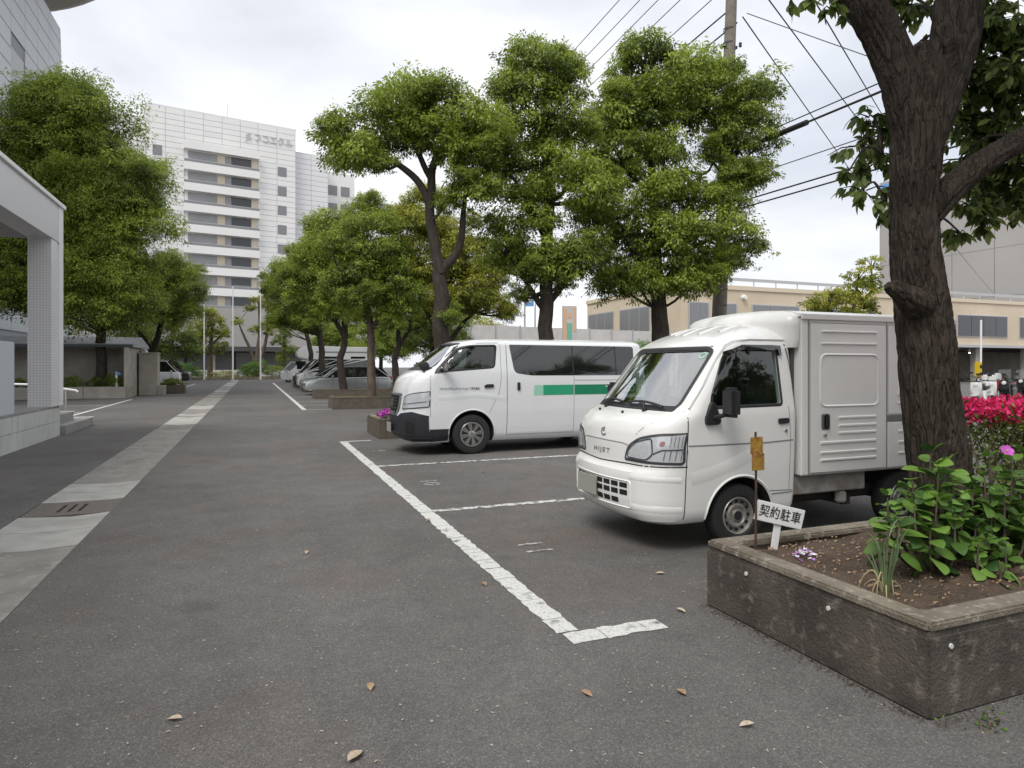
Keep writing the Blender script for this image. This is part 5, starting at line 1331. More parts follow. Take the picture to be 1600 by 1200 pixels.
T4=[(-1.96,0.55,6.69,0.57),(-1.36,0.33,7.22,0.62),(-0.79,-0.3,7.33,0.62),(-0.64,0.8,7.76,0.62),(-0.06,-0.25,7.45,0.62),(0.54,-0.45,7.04,0.62),(0.88,0.26,7.26,0.62),(0.99,-0.58,6.71,0.51),(1.2,-0.23,6.75,0.51),(-1.8,0.2,6.11,0.54),(-1.65,0.81,6.31,0.54),(-1.1,0.23,6.56,0.57),(-0.26,-0.46,6.58,0.57),(-0.07,0.56,6.83,0.57),(0.56,-0.61,6.15,0.57),(0.83,0.21,6.46,0.57),(-2.17,0.5,6.41,0.46),(0.53,-0.46,5.51,0.54),(0.11,-0.17,5.2,0.38),(0.86,-0.67,5.46,0.38),(-1.31,0,5.94,0.35),(-0.71,0.07,6.84,0.54),(-0.59,-0.04,7.1,0.54),(0.05,-0.36,6.16,0.4),(0.1,-0.17,2.6,0.22),(0.23,0.11,2.7,0.22)]
T5=[(-0.48,-0.07,8.83,0.53),(-0.48,0.38,8.97,0.53),(-0.04,-0.55,8.4,0.59),(0.58,0.37,9.05,0.59),(-0.9,0.11,8.16,0.53),(-0.66,0.81,8.34,0.53),(0.43,-0.53,8.56,0.42),(-0.33,-0.09,8.02,0.59),(0.35,-0.42,7.99,0.53),(-0.44,0.03,7.29,0.65),(0.12,-0.56,7.31,0.59),(-1.15,0.3,7.29,0.53),(0.6,-0.43,7.05,0.48),(-0.89,0.13,6.36,0.65),(-0.16,-0.09,6.53,0.65),(0.32,-0.8,6.05,0.65),(0.79,-0.11,6.33,0.65),(0.83,-0.94,5.51,0.59),(-1.47,0.29,5.81,0.53),(-0.34,-0.11,5.6,0.59),(-0.04,0.58,5.95,0.59),(-1.04,0.16,4.84,0.59),(-0.19,-0.14,5,0.53),(0.91,-0.49,5.1,0.51),(1.36,-0.04,5.26,0.51),(1.09,-0.92,5.69,0.42),(1.58,-0.25,5.91,0.42),(-0.87,0.19,4.23,0.53),(-0.61,0.45,4.15,0.53),(-0.07,-0.26,4.08,0.59),(0.26,0.34,4.1,0.59),(0.52,-0.57,4.07,0.56),(0.78,0.12,4.06,0.56),(-0.57,-0.28,3.68,0.42),(-0.18,0.21,3.71,0.42),(0.27,-0.23,3.5,0.37),(0.87,-0.86,4.46,0.51),(-0.66,0.09,3.27,0.23),(-0.38,0.52,3.19,0.23)]
T6=[(-0.44,-0.07,9.51,0.62),(-0.42,0.3,9.56,0.62),(0.65,-0.47,9.12,0.68),(1.27,0.1,9.45,0.68),(1.36,-1.01,9.03,0.41),(1.72,-0.49,9.18,0.41),(-0.13,-0.53,8.42,0.68),(0.24,0.32,8.97,0.68),(-1.17,0.02,8.21,0.62),(-0.73,0.67,8.64,0.62),(1.97,-1.1,8.38,0.62),(2.34,-0.4,8.6,0.62),(-1.4,-0.01,7.63,0.62),(-1.1,0.61,7.8,0.62),(-0.6,-0.08,7.78,0.68),(-0.12,0.32,8.13,0.68),(0.85,-0.52,8.01,0.59),(1.22,-0.05,8.26,0.59),(2.09,-1.32,7.79,0.53),(-1.36,-0.05,6.89,0.62),(-0.1,-0.5,7.04,0.59),(0.25,0.23,7.19,0.59),(1.7,-0.85,7.3,0.5),(1.86,-0.57,7.4,0.5),(2.2,-1.36,7.21,0.44),(-1.02,0.14,6.46,0.56),(-0.63,0.62,6.64,0.56),(2.12,-1,6.42,0.56),(2.33,-0.69,6.44,0.56),(-0.18,-0.6,6.01,0.65),(0.5,0.28,6.37,0.65),(1.46,-1.06,6.46,0.38),(1.89,-0.45,6.56,0.38),(-0.71,-0.26,5.58,0.62),(0.59,-0.42,5.73,0.56),(1.29,-1.01,5.13,0.65),(1.93,-0.93,4.71,0.44),(0.16,-0.69,4.96,0.65),(0.65,0.08,5.11,0.65),(-0.73,0.09,4.85,0.68),(-0.57,0.6,4.91,0.68),(-0.17,-0.26,4.28,0.68),(1,-0.53,4.31,0.62),(1.57,0,4.32,0.62),(-1.33,-0.01,3.72,0.53),(-0.99,0.58,3.78,0.53),(-0.65,-0.27,3.65,0.53),(-0.28,0.56,3.72,0.53),(0.53,-0.62,3.6,0.53),(1.16,-0.01,3.77,0.53),(1.38,-1.04,4.25,0.38),(2.01,-0.52,4.3,0.38),(-1.48,0.35,4.29,0.44),(-1.61,0.27,5.4,0.38),(-1.24,1.01,5.63,0.38),(1.21,-0.93,8.51,0.47),(1.55,-0.72,7.83,0.47),(1.8,-0.53,7.89,0.47),(1.18,-0.73,6.88,0.41),(1.52,-0.1,7.26,0.41),(1.26,-1.01,5.85,0.44),(1.95,-0.25,6.17,0.44),(1.16,-0.6,5.94,0.38),(1.1,-0.93,3.85,0.41),(1.56,-0.14,4.07,0.41),(1.77,-0.93,5.59,0.36)]
L1=[(-1.39,-0.11,11.85,1.39),(0.12,-0.43,7.94,1.02),(0.08,0.67,8.46,1.02),(-2.1,-0.16,10.49,1),(-2.82,1.56,10.97,1),(-1.14,-0.36,6.61,1.28),(-2.04,0.38,12.38,1.35),(-2.49,2.25,12.93,1.35),(-0.87,-0.61,13.3,1.01),(-1.28,1.11,14.02,1.01),(0.16,-0.55,10.4,1.12),(1.83,-1.35,9.27,1.04),(1.34,0.37,9.71,1.04),(-3.23,0.07,12.13,1.28),(-0.82,-0.13,14.46,1.28),(0.38,-0.93,11.79,1.02),(-1.46,0.01,7.75,1.25),(-0.96,-0.41,9.98,1.25),(1.61,-1.77,10.14,1.36),(1.48,0.46,10.94,1.36),(-4.96,1.56,7.45,1.13),(-2.1,-0.33,13.56,1.21),(-2.8,2.23,14.19,1.21),(-2.45,-0.03,5.7,1.01),(-2.86,1.99,6.24,1.01),(1.12,-0.94,11.19,1.03),(1,0.04,11.2,1.03),(-2.8,0.63,11.48,1.13),(-0.56,-0.74,12.52,1.1),(-0.81,0.85,13.3,1.1),(2.16,-1.79,8.07,1.35),(-0.5,-0.09,5,0.98),(-2.31,0.44,8.24,1.34),(-2.62,1.59,8.53,1.34),(0.15,-0.43,8.85,1.2),(-0.08,0.5,9.23,1.2),(0.91,-1.27,7.48,1.01),(-3.63,0.4,9.03,1.01),(-0.54,-0.47,11.19,1.12),(-0.6,0.72,11.8,1.12),(-0.6,-0.1,6.16,1.02),(-0.98,1.18,6.32,1.02),(-4.01,1.17,7.4,1.3),(-4.1,2.4,7.54,1.3),(-1.88,-0.03,4.93,1.12),(-2.12,1.11,4.94,1.12),(-1.37,0,8.9,1.14),(-1.63,1.78,8.98,1.14),(-3.41,0.3,5.49,1.04),(-3.82,1.84,5.59,1.04),(1.36,-0.82,6.63,1.22),(1.17,-0.14,6.42,1.22),(-2.9,-0.06,9.14,1.2),(-3.43,2.16,9.59,1.2),(-3.1,0.13,13.04,1.23),(1.05,-1.15,9.31,1.32),(-0.06,-0.4,7.04,1.25),(-0.47,0.64,7.13,1.25),(0.32,-1.37,5.64,1.21),(-0.24,0.76,5.97,1.21),(-3.01,0.74,4.78,1.39),(-3.78,0.55,10.14,1.1),(0.06,-0.4,13.18,1.4),(-3.14,0.4,6.54,1.25),(-2.71,0.18,7.54,1.16),(-1.1,-0.46,5.46,1.01),(-1.69,0.94,5.38,1.01),(-3.73,0.74,11.29,1.21),(1.12,-1.43,5.54,1.1),(0.72,0.33,5.94,1.1),(-0.43,-0.46,9.6,1.35),(-0.47,0.76,9.73,1.35),(-2.52,0.51,6.8,1.06),(-2.83,1.65,6.91,1.06),(-1.2,0.13,4.71,1.37),(-0.46,-0.3,8.42,1.24),(0.84,-1.04,4.05,1.39),(-1.92,0.25,9.52,1.03),(-2.12,1.2,9.8,1.03),(-4,0.81,8.18,1.05),(1.69,-1.21,4.78,1.06),(1.47,0.07,4.96,1.06),(-2.86,0.42,14.09,0.99),(0.05,-1.11,4.1,1.4),(-2.77,0.79,10.12,1.13),(-3.15,0.71,10.7,1.35),(-3.63,2.36,10.97,1.35),(0.9,-0.84,8.62,1.04),(0.79,0.07,8.98,1.04),(-4.71,1.26,5.86,1.19),(-3.93,0.56,4.86,1.07),(-4.34,2.05,5.22,1.07),(-1.57,0.09,14.54,1.2),(-1.67,1.31,14.8,1.2)]
L2=[(0.12,-0.29,6.74,0.79),(1.15,-0.74,4.47,0.89),(1.37,-0.72,6.5,0.81),(0.78,-0.78,5.94,0.87),(0.28,0.31,6.19,0.87),(2.01,-1.01,6.79,0.93),(0.92,-0.8,5.31,0.92),(1.99,-1.58,4.93,0.87),(1.91,0.08,5.27,0.87),(1.13,-1.22,7.71,0.76),(1.05,-0.24,7.84,0.76),(2.17,-1.88,5.7,1.03),(1.45,-0.85,7.11,0.9),(0.32,-0.64,4.78,0.96),(0.58,0.6,4.92,0.96),(-0.05,-0.37,5.49,0.79),(-0.2,0.3,5.38,0.79),(0.88,-0.88,7.01,0.76),(0.67,0.45,7.48,0.76),(0,-0.74,6.1,0.88),(-0.02,0.43,6.19,0.88)]
P1=[(-0.47,-0.03,7.07,0.6),(0.1,-0.72,6.63,0.7),(0.32,0.6,6.99,0.7),(-0.93,-0.11,6.1,0.7),(0.32,-0.72,5.63,0.79),(0.82,-0.52,4.77,0.74),(-0.51,-0.33,4.96,0.79),(-0.25,0.62,4.99,0.79),(-1.37,-0.06,5.74,0.6),(-0.11,-0.61,4.03,0.7),(1.02,-0.67,3.84,0.6),(0.94,0.14,3.79,0.6),(-0.83,-0.24,4.04,0.6),(-0.21,-0.13,7.42,0.42),(-0.02,0.21,7.63,0.42),(0.35,-0.56,3.37,0.46),(0.55,-0.7,3.14,0.46),(-0.48,-0.08,3.38,0.46),(-1.14,0.01,4.51,0.6),(-1.07,0.77,4.57,0.6),(1.17,-1.05,4.27,0.6),(-0.22,-0.59,5.73,0.7),(-0.26,0.63,5.79,0.7),(0.16,-0.36,4.99,0.7)]
P1B=[(-0.75,-0.08,7.86,0.58),(-0.44,0.71,8.22,0.58),(-1.24,-0.12,6.74,0.77),(-0.97,0.79,7.11,0.77),(0.55,-0.69,5.94,0.87),(0.71,0.39,6.28,0.87),(1.31,-1.16,5.08,0.77),(1.73,-0.46,5.35,0.77),(0.18,-0.27,5.15,0.87),(0.58,0.66,5.17,0.87),(0.92,-1.09,4.25,0.82),(1.53,-0.1,4.28,0.82),(1.75,-1.21,3.92,0.63),(-1,-0.12,5.1,0.77),(-0.36,-0.46,3.91,0.63),(2.18,-1.27,3.5,0.39),(-0.78,-0.19,5.93,0.73),(-0.16,-0.59,6.73,0.68),(0.01,0.38,6.85,0.68),(-1.85,0.42,7.28,0.48),(-1.68,0.93,7.2,0.48),(-1.63,0.33,6.09,0.68),(0.18,-0.28,7.9,0.48),(-1.16,0.27,7.5,0.53),(-0.53,-0.15,4.65,0.68),(0.56,-0.66,3.92,0.63),(1.07,0.06,4,0.63),(-1.61,0.4,5.38,0.63),(1.49,-0.89,6.04,0.53),(2.4,-1.17,3.7,0.34),(2.37,-0.58,3.53,0.34),(1.06,-0.66,6.94,0.48)]
P2=[(-1.08,0.01,7.38,0.91),(-0.29,-0.62,8.06,0.91),(-1.67,-0.14,6.58,0.79),(-1.71,1.43,6.89,0.79),(-0.79,0.05,6.06,0.97),(-0.56,1.03,6.11,0.97),(-1.65,0.14,5.43,0.85),(-0.53,-0.2,4.84,0.91),(-0.41,0.41,4.66,0.91),(0.3,-0.57,6.63,0.79),(-0.12,-0.44,5.73,0.79),(0.25,0.39,5.82,0.79),(-1.92,0.25,4.54,0.67),(-2.11,1.45,4.44,0.67),(-1.08,0.1,3.96,0.6),(-1.28,1,4.29,0.6),(0.01,-0.53,3.94,0.54),(-0.13,0.41,3.99,0.54),(-2.33,0.51,5.74,0.6),(-2.47,1.15,5.74,0.6),(-1.2,0.27,8.17,0.6),(-0.98,0.87,8.22,0.6),(0.55,-0.85,5.42,0.73),(-0.81,-0.14,6.78,0.85),(-0.65,0.72,7.03,0.85)]
P2B=[(-0.08,-0.33,5.57,0.81),(0.75,-0.81,4.63,0.81),(0.45,-0.73,3.71,0.62),(-0.68,-0.26,4.63,0.75),(-0.81,0.89,4.69,0.75),(1.35,-0.9,3.72,0.62),(1.34,-0.25,3.66,0.62),(-0.25,-0.38,3.71,0.56),(0.17,-0.6,6.47,0.75),(-0.01,0.29,6.65,0.75),(0.99,-1.1,5.53,0.75),(1.9,-1.23,4.33,0.62),(1.93,-0.52,4.39,0.62),(-0.66,-0.12,5.87,0.69),(-0.11,-0.47,4.63,0.75)]
P3=[(-1.97,0.44,7.49,0.87),(-2.18,1.08,7.55,0.87),(-1.26,-0.24,6.26,1.03),(-2.35,0.38,6.09,0.79),(-2.74,1.69,6.61,0.79),(-0.88,-0.08,5.12,0.95),(-1.81,0.05,4.71,0.79),(-2.11,1.59,4.73,0.79),(-1.44,-0.08,7.84,0.71),(-0.51,-0.24,4.13,0.64),(-0.54,0.48,3.88,0.64),(-2.77,0.93,4.35,0.56),(-2.49,1.19,4.54,0.56),(-1.26,-0.24,4.31,0.71),(-1.6,1.16,4.21,0.71),(-1.8,0.13,6.08,0.87),(-0.51,-0.14,6.31,0.79)]
P4=[(-2.26,0.38,7.64,0.75),(-2.39,0.44,6.01,0.85),(-2.05,0.3,4.71,0.75),(-2.73,0.96,4.64,0.52),(-2.56,0.56,6.95,0.61),(-2.13,1.36,6.95,0.61)]
FG=[(3.78,3.13,3.11,0.15,30),(3.66,3.12,2.9,0.17,34),(3.82,3.11,2.82,0.17,36),(3.65,3.07,2.6,0.13,24),(3.88,3.09,2.54,0.12,24),(3.53,3.07,2.73,0.08,12),(3.93,3.18,3.04,0.15,30),(4.61,3.01,3.78,0.22,70),(4.89,3.01,3.65,0.24,80),(4.91,2.9,3.78,0.22,60),(4.65,3.11,3.52,0.2,70),(4.92,3.11,3.44,0.24,90),(4.91,2.9,3.3,0.24,80),(4.79,3.16,3.19,0.2,70),(4.88,3.01,3.06,0.22,80),(4.92,2.89,2.88,0.2,60),(4.86,3.13,2.9,0.18,60),(4.88,2.91,2.63,0.17,40),(4.63,3.11,2.93,0.15,40),(4.84,3.03,2.73,0.15,40),(4.48,2.96,2.57,0.12,26),(4.59,2.92,2.48,0.1,20),(4.32,2.91,2.36,0.08,14),(4.61,3.01,2.74,0.14,30),(3.08,2.98,3.67,0.06,10),(3.21,2.92,3.61,0.08,14),(3.41,2.95,3.7,0.08,14),(3,3.01,3.73,0.1,14),(3.37,2.97,3.84,0.15,20),(3.26,3.01,3.86,0.12,18),(4.11,3.11,3.9,0.1,22),(4.28,3.14,3.69,0.07,14),(4.17,3.19,3.6,0.06,10),(4.01,3.15,3.99,0.1,20),(4.32,3.13,3.94,0.1,22),(4.63,2.9,3.88,0.18,50),(4.64,2.79,3.45,0.15,40),(4.95,2.77,3.45,0.25,70),(4.99,2.76,2.89,0.25,60),(4.91,2.79,2.54,0.2,40)]


H3 = 'trees in the planter behind the van'
tree('umbrella shaped tree with forked bare limbs above the van windscreen', (3.92, 14.2, .36), [(x, y, z - .36, r) for x, y, z, r in T4],
     ([(0, 0, 0), (.02, 0, .9), (.0, 0, 2.0), (-.03, 0, 3.1), (-.09, .02, 3.6)], [.24, .20, .18, .155, .09]),
     [([(-.03, 0, 3.2), (-.22, .05, 4.4), (-.25, .05, 5.0), (-.12, .1, 5.7), (.2, .1, 6.4)], [.13, .11, .10, .085, .05]), ([(-.25, .05, 4.7), (-.55, .1, 5.3), (-.95, .15, 5.6), (-1.4, .2, 5.75)], [.09, .08, .065, .04]),
      ([(-.2, .05, 5.3), (-.5, .15, 5.9), (-.8, .1, 6.3)], [.075, .06, .03]), ([(.0, 0, 3.3), (.35, -.05, 3.75), (.46, -.1, 4.3), (.5, -.1, 5.0)], [.11, .09, .075, .04]), ([(-.05, .05, 5.8), (.25, .1, 6.2), (.5, 0, 6.6)], [.06, .045, .02])],
     'leaf', seed=3, group=H3)
tree('tall tiered tree in the middle of the planter behind the van', (6.5, 14.2, .36), [(x, y, z - .36, r) for x, y, z, r in T5],
     ([(0, 0, 0), (.12, -.02, .8), (.02, 0, 1.6), (.0, .0, 3.0), (.05, 0, 5.0), (.0, 0, 7.0), (.05, 0, 8.3)], [.25, .20, .185, .16, .13, .08, .03]),
     [([(.02, 0, 2.4), (-.5, .1, 3.2), (-1.0, .1, 3.8)], [.09, .06, .03]), ([(.02, 0, 2.6), (.6, .0, 3.3), (1.1, .0, 4.0)], [.09, .06, .03]), ([(.0, 0, 4.2), (-.6, -.2, 5.0), (-1.0, -.2, 5.6)], [.08, .05, .03])], 'leaf', seed=5, group=H3)
tree('broad dense tree beside the utility pole behind the box truck', (9.7, 14.2, .36), [(x, y, z - .36, r) for x, y, z, r in T6],
     ([(0, 0, 0), (-.06, 0, .8), (.05, 0, 1.5), (-.02, .0, 2.6), (-.12, 0, 4.2), (-.2, 0, 5.6), (-.3, 0, 7.6)], [.32, .27, .25, .2, .16, .12, .04]),
     [([(-.05, 0, 2.9), (.5, .1, 3.6), (.9, .1, 4.5), (1.0, 0, 5.4), (1.3, 0, 6.2)], [.14, .12, .10, .085, .04]), ([(.95, 0, 4.9), (1.5, -.1, 5.5), (1.9, -.2, 6.3)], [.08, .06, .03]), ([(.9, 0, 4.2), (1.6, .1, 4.5), (2.1, .1, 4.8)], [.07, .05, .03]),
      ([(-.1, 0, 3.4), (-.8, -.1, 4.0), (-1.3, -.1, 4.8)], [.09, .07, .03])], 'leaf', seed=8, group=H3)
tree('big domed tree over the concrete shed on the left', (-6.8, 36.2, .4), [(x, y, z - .4, r) for x, y, z, r in L1],
     ([(0, 0, 0), (.05, 0, 1.2), (.0, 0, 2.6), (-.3, 0, 5), (-.6, 0, 8), (-1.2, 0, 12)], [.27, .22, .21, .2, .16, .08]), [([(-.1, 0, 3.2), (.8, .2, 5.2), (1.4, .2, 7.5)], [.2, .15, .06]), ([(-.2, 0, 3.6), (-1.6, .2, 5.4), (-2.4, .2, 7.6)], [.2, .15, .06])], 'leaf', n=6500, size=.085, key='d', seed=11)
tree('smaller bright green tree beside the gate pier', (-5.6, 44, 0), L2,
     ([(0, 0, 0), (-.05, 0, 1.2), (.05, 0, 2.4), (.5, 0, 4.2), (.9, 0, 6)], [.24, .2, .18, .14, .06]), [([(0, 0, 2.3), (-.7, 0, 3.6), (-.9, 0, 4.6)], [.16, .12, .05])], 'leaf', n=5200, size=.095, key='e', seed=13)
G3 = 'trees along the far right car park'
tree('tree in the near brown planter left of the van, straight pale trunk', (3.98, 23.9, .36), [(x, y, z - .36, r) for x, y, z, r in P1], ([(0, 0, 0), (.0, 0, 1.2), (-.05, 0, 2.6), (-.2, 0, 4.4), (-.3, 0, 6)], [.18, .14, .13, .10, .04]), [([(-.02, 0, 2.4), (.5, 0, 3.3), (.9, 0, 4.2)], [.1, .08, .03]), ([(0, 0, 2.7), (-.6, 0, 3.5), (-1.0, 0, 4.4)], [.1, .08, .03])], 'leaf', 'bark_pale', n=4200, size=.11, key='f', seed=17, group=G3)
tree('yellowish bushy tree behind the umbrella shaped tree', (6.6, 23.9, .36), [(x, y, z - .36, r) for x, y, z, r in P1B], ([(0, 0, 0), (.05, 0, 1.2), (.1, 0, 2.4), (.2, 0, 4), (0, 0, 6)], [.24, .2, .18, .14, .05]), [([(.05, 0, 1.6), (.7, 0, 2.6), (1.3, 0, 3.2)], [.12, .09, .03]), ([(.1, 0, 2.2), (-.6, 0, 3.2), (-1.1, 0, 4.2)], [.1, .08, .03])], 'leaf_yellow', n=4200, size=.11, key='f', seed=19, group=G3)
tree('slanting tree in the farther brown planter beside the estate car', (3.97, 31.6, .36), [(x, y, z - .36, r) for x, y, z, r in P2], ([(0, 0, 0), (-.15, 0, 1.3), (.05, 0, 2.6), (-.1, 0, 4.6), (-.5, 0, 6.5)], [.20, .16, .14, .11, .05]), [([(.0, 0, 2.6), (-.8, 0, 4), (-1.2, 0, 5.2)], [.12, .1, .03])], 'leaf', n=4200, size=.10, key='f', seed=23, group=G3)
tree('shaded tree behind the slanting one, trunk beside the van nose', (6.5, 31.6, .36), [(x, y, z - .36, r) for x, y, z, r in P2B], ([(0, 0, 0), (-.1, 0, 1.4), (.1, 0, 2.4), (0, 0, 4)], [.20, .15, .13, .06]), [([(.05, 0, 2.0), (.6, 0, 2.9), (.9, 0, 3.6)], [.12, .09, .04])], 'leaf_dark', n=4200, size=.10, key='f', seed=29, group=G3)
tree('tree between the tall silver van and the black van', (3.95, 42, .36), [(x, y, z - .36, r) for x, y, z, r in P3], ([(0, 0, 0), (.0, 0, 1.5), (-.1, 0, 3), (-.6, 0, 5.5)], [.24, .19, .17, .08]), [], 'leaf', n=4200, size=.10, key='f', seed=31, group=G3)
tree('farthest tree of the right hand row next to the flagpoles', (3.95, 50.2, .36), [(x, y, z - .36, r) for x, y, z, r in P4], ([(0, 0, 0), (.0, 0, 1.5), (-.2, 0, 3), (-1.2, 0, 6)], [.22, .18, .16, .08]), [], 'leaf_yellow', n=4200, size=.10, key='f', seed=37, group=G3)

# far greenery behind the fence
tree('pale green tree far behind the hoarding fence', (21.5, 62, 0), [(0, 0, 5.6, 1.6), (1.6, .2, 5.2, 1.3), (-1.7, .3, 5.1, 1.3), (3.2, 0, 4.6, 1.2), (-3.0, 0, 4.4, 1.2)], ([(0, 0, 0), (0, 0, 2), (0, 0, 4), (0, 0, 5)], [.25, .2, .15, .05]), [], 'leaf_yellow', n=2600, size=.10, key='g', seed=41)
# pollarded trees at the road end
def pollard(label, loc, cl, limbs, mkey, seed):
    tree(label, loc, cl, limbs[0], limbs[1:], mkey, 'bark_pale', n=1500, size=.16, key='p', seed=seed, name='pollarded_tree')
pollard('yellowing tree behind the leftmost flagpole', (-4.6, 82, .2), [(-.3, 0, 7.4, 1.3), (.6, 0, 6.4, 1.3), (-1.2, 0, 6.0, 1.2), (-.2, .2, 5.2, 1.2), (1.2, 0, 5.0, .9), (-1.4, 0, 4.4, 1.1), (.8, 0, 3.6, 1.0), (-.8, 0, 3.2, 1.0)], [([(0, 0, 0), (0, 0, 2), (.1, 0, 4), (.2, 0, 6)], [.32, .28, .22, .1]), ([(0, 0, 3.6), (1.0, 0, 4.6), (1.9, 0, 5.4)], [.15, .11, .05])], 'leaf_yellow', 43)
pollard('pollarded multi stemmed tree between the middle and right flagpoles', (.4, 84, .2), [(.2, 0, 9.2, .9), (1.2, 0, 8.6, .9), (-.8, .2, 8.3, .7), (-2.2, 0, 6.6, .7), (.6, 0, 6.0, .8), (1.9, 0, 7.2, .7), (-.4, .2, 5.8, .7), (1.3, 0, 5.4, .6)],
        [([(0, 0, 0), (0, 0, 1.6), (.1, 0, 3.0), (.3, 0, 5.5), (.2, 0, 9)], [.5, .42, .3, .2, .1]), ([(-.1, 0, 1.4), (-.8, 0, 3.4), (-1.5, 0, 5), (-2.1, 0, 6.6)], [.25, .18, .14, .06]), ([(.2, 0, 1.6), (.8, 0, 3.5), (1.2, 0, 6), (1.3, 0, 8.4)], [.25, .2, .15, .06])], 'leaf_yellow', 47)
pollard('slim shrubby tree right of the flagpoles', (3.4, 83, .2), [(0, 0, 6.6, 1.1), (.3, 0, 5.2, 1.0), (-.5, 0, 4.2, 1.0), (.4, 0, 3.2, 1.0), (-.2, 0, 2.2, .9)], [([(0, 0, 0), (0, 0, 2), (0, 0, 4), (.1, 0, 6)], [.2, .16, .12, .04])], 'leaf_dark', 53)
tree('dark tree closing the gap behind the left vans', (-10.5, 74, 0), [(0, 0, 7.2, 2.0), (2.4, 0, 6.2, 1.8), (-2.2, 0, 6.0, 2.0), (.4, 0, 4.6, 2.0), (3.4, 0, 4.2, 1.7), (-2.2, 0, 3.6, 1.8), (1.9, -.4, 3.0, 1.5), (4.6, 0, 3.0, 1.2)], ([(0, 0, 0), (0, 0, 2), (0, 0, 5), (0, 0, 7)], [.3, .25, .2, .06]), [], 'leaf_dark', n=4200, size=.10, key='f', seed=59)

# shrubs
def shrub(label, loc, cl, mkey='leaf_bush', n=1800, size=.16, key='s', name='shrub', seed=1, group=None):
    s = thing(name, label, 'shrub', loc, 0, group); tw_ = MB(); rg = random.Random(seed)
    for (x, y, z, r) in cl:
        for k in range(3): tw_.tube([(x * .2, y * .2, 0), (x * .7 + rg.uniform(-.05, .05), y * .7, z * .5), (x + rg.uniform(-r, r) * .5, y + rg.uniform(-r, r) * .5, z + r * .3)], [.02, .012, .005], 5)
    c = tw_.build('stems', M['bark_pale'], s); add_clumps(c, cl, mkey, n, size, key, seed); return s
shrub('rounded shrub left of the leftmost flagpole', (-7.6, 78.4, .2), [(0, 0, .7, 1.0), (1.2, 0, .8, .9), (-1.3, .2, .8, 1.1), (.4, .8, .9, 1.0), (2.0, .4, .5, .6)], 'leaf_bush', 2600, .10, 's2', seed=2)
shrub('spreading shrub between the middle and right flagpoles', (-.1, 79.2, .2), [(0, 0, 1.1, .9), (1.0, 0, .9, .8), (-1.0, 0, .7, .7), (.5, .5, 1.6, .7), (-.3, .2, .5, .7)], 'leaf_bush', 2600, .10, 's2', seed=3)
shrub('low shrub behind the middle flagpole', (-3.0, 80, .2), [(0, 0, .4, .6), (.9, 0, .35, .5), (-1.0, 0, .4, .5)], 'leaf_yellow', 2000, .11, 's3', seed=4)
shrub('shrub at the right end of the bed near the white kei van', (2.4, 78.6, .2), [(0, 0, .9, .9), (.9, 0, .7, .8), (-.7, 0, .5, .6)], 'leaf_dark', 2600, .10, 's2', seed=5)
shrub('tufted green shrubs along the raised bed under the big tree', (-7.3, 35.8, .42), [(-1.6, 0, .3, .5), (-.7, 0, .35, .5), (.5, .1, .35, .5), (1.2, .1, .3, .45), (-2.6, 0, .25, .4)], 'leaf_dark', 2000, .14, 's4', seed=6)
shrub('clipped shrub in the trough beside the gate pier', (-4.2, 40.2, .4), [(-.3, 0, .18, .34), (.3, 0, .18, .34), (0, 0, .25, .34)], 'leaf_dark', 1500, .16, 's5', seed=7)
shrub('dusty green shrub above the van roof before the beige building', (20.6, 32.5, 0), [(0, 0, 2.3, 1.1), (1.1, 0, 2.0, 1.0), (-1.1, 0, 1.8, .9), (.5, 0, 1.0, 1.2)], 'leaf_bush', 2600, .10, 's2', seed=8)
shrub('brownish shrub left of the dusty green shrub', (17.9, 33.0, 0), [(0, 0, 1.9, .7), (.6, 0, 1.5, .7), (-.2, 0, 1.0, .8)], 'leaf_yellow', 2000, .11, 's3', seed=9)
spc = [(-1.3, 0, 2.9, .5), (-.7, .2, 3.2, .55), (-.1, 0, 3.3, .5), (.5, .1, 3.5, .5), (1.0, 0, 3.9, .4), (.2, -.2, 4.0, .45), (-.4, 0, 2.7, .5), (1.0, .2, 3.0, .5), (-1.7, 0, 2.5, .45), (.9, -.1, 4.5, .35), (.4, .1, 2.6, .5)]
tree('sparse pale leaved tree behind the truck box', (18.7, 16.3, 0), [(x, y, z + .55, r) for x, y, z, r in spc],
     ([(0, 0, 0), (.05, 0, 1.2), (-.05, 0, 2.3), (.1, 0, 3.2), (.5, 0, 4.0)], [.14, .11, .1, .08, .03]), [([(.0, 0, 2.8), (.6, 0, 3.6), (1.1, 0, 4.1), (1.8, 0, 4.3)], [.07, .06, .05, .02]), ([(0, 0, 2.6), (-.6, 0, 3.2), (-1.4, 0, 3.5)], [.06, .05, .02])], 'leaf_yellow', n=900, size=.2, key='q', seed=61)

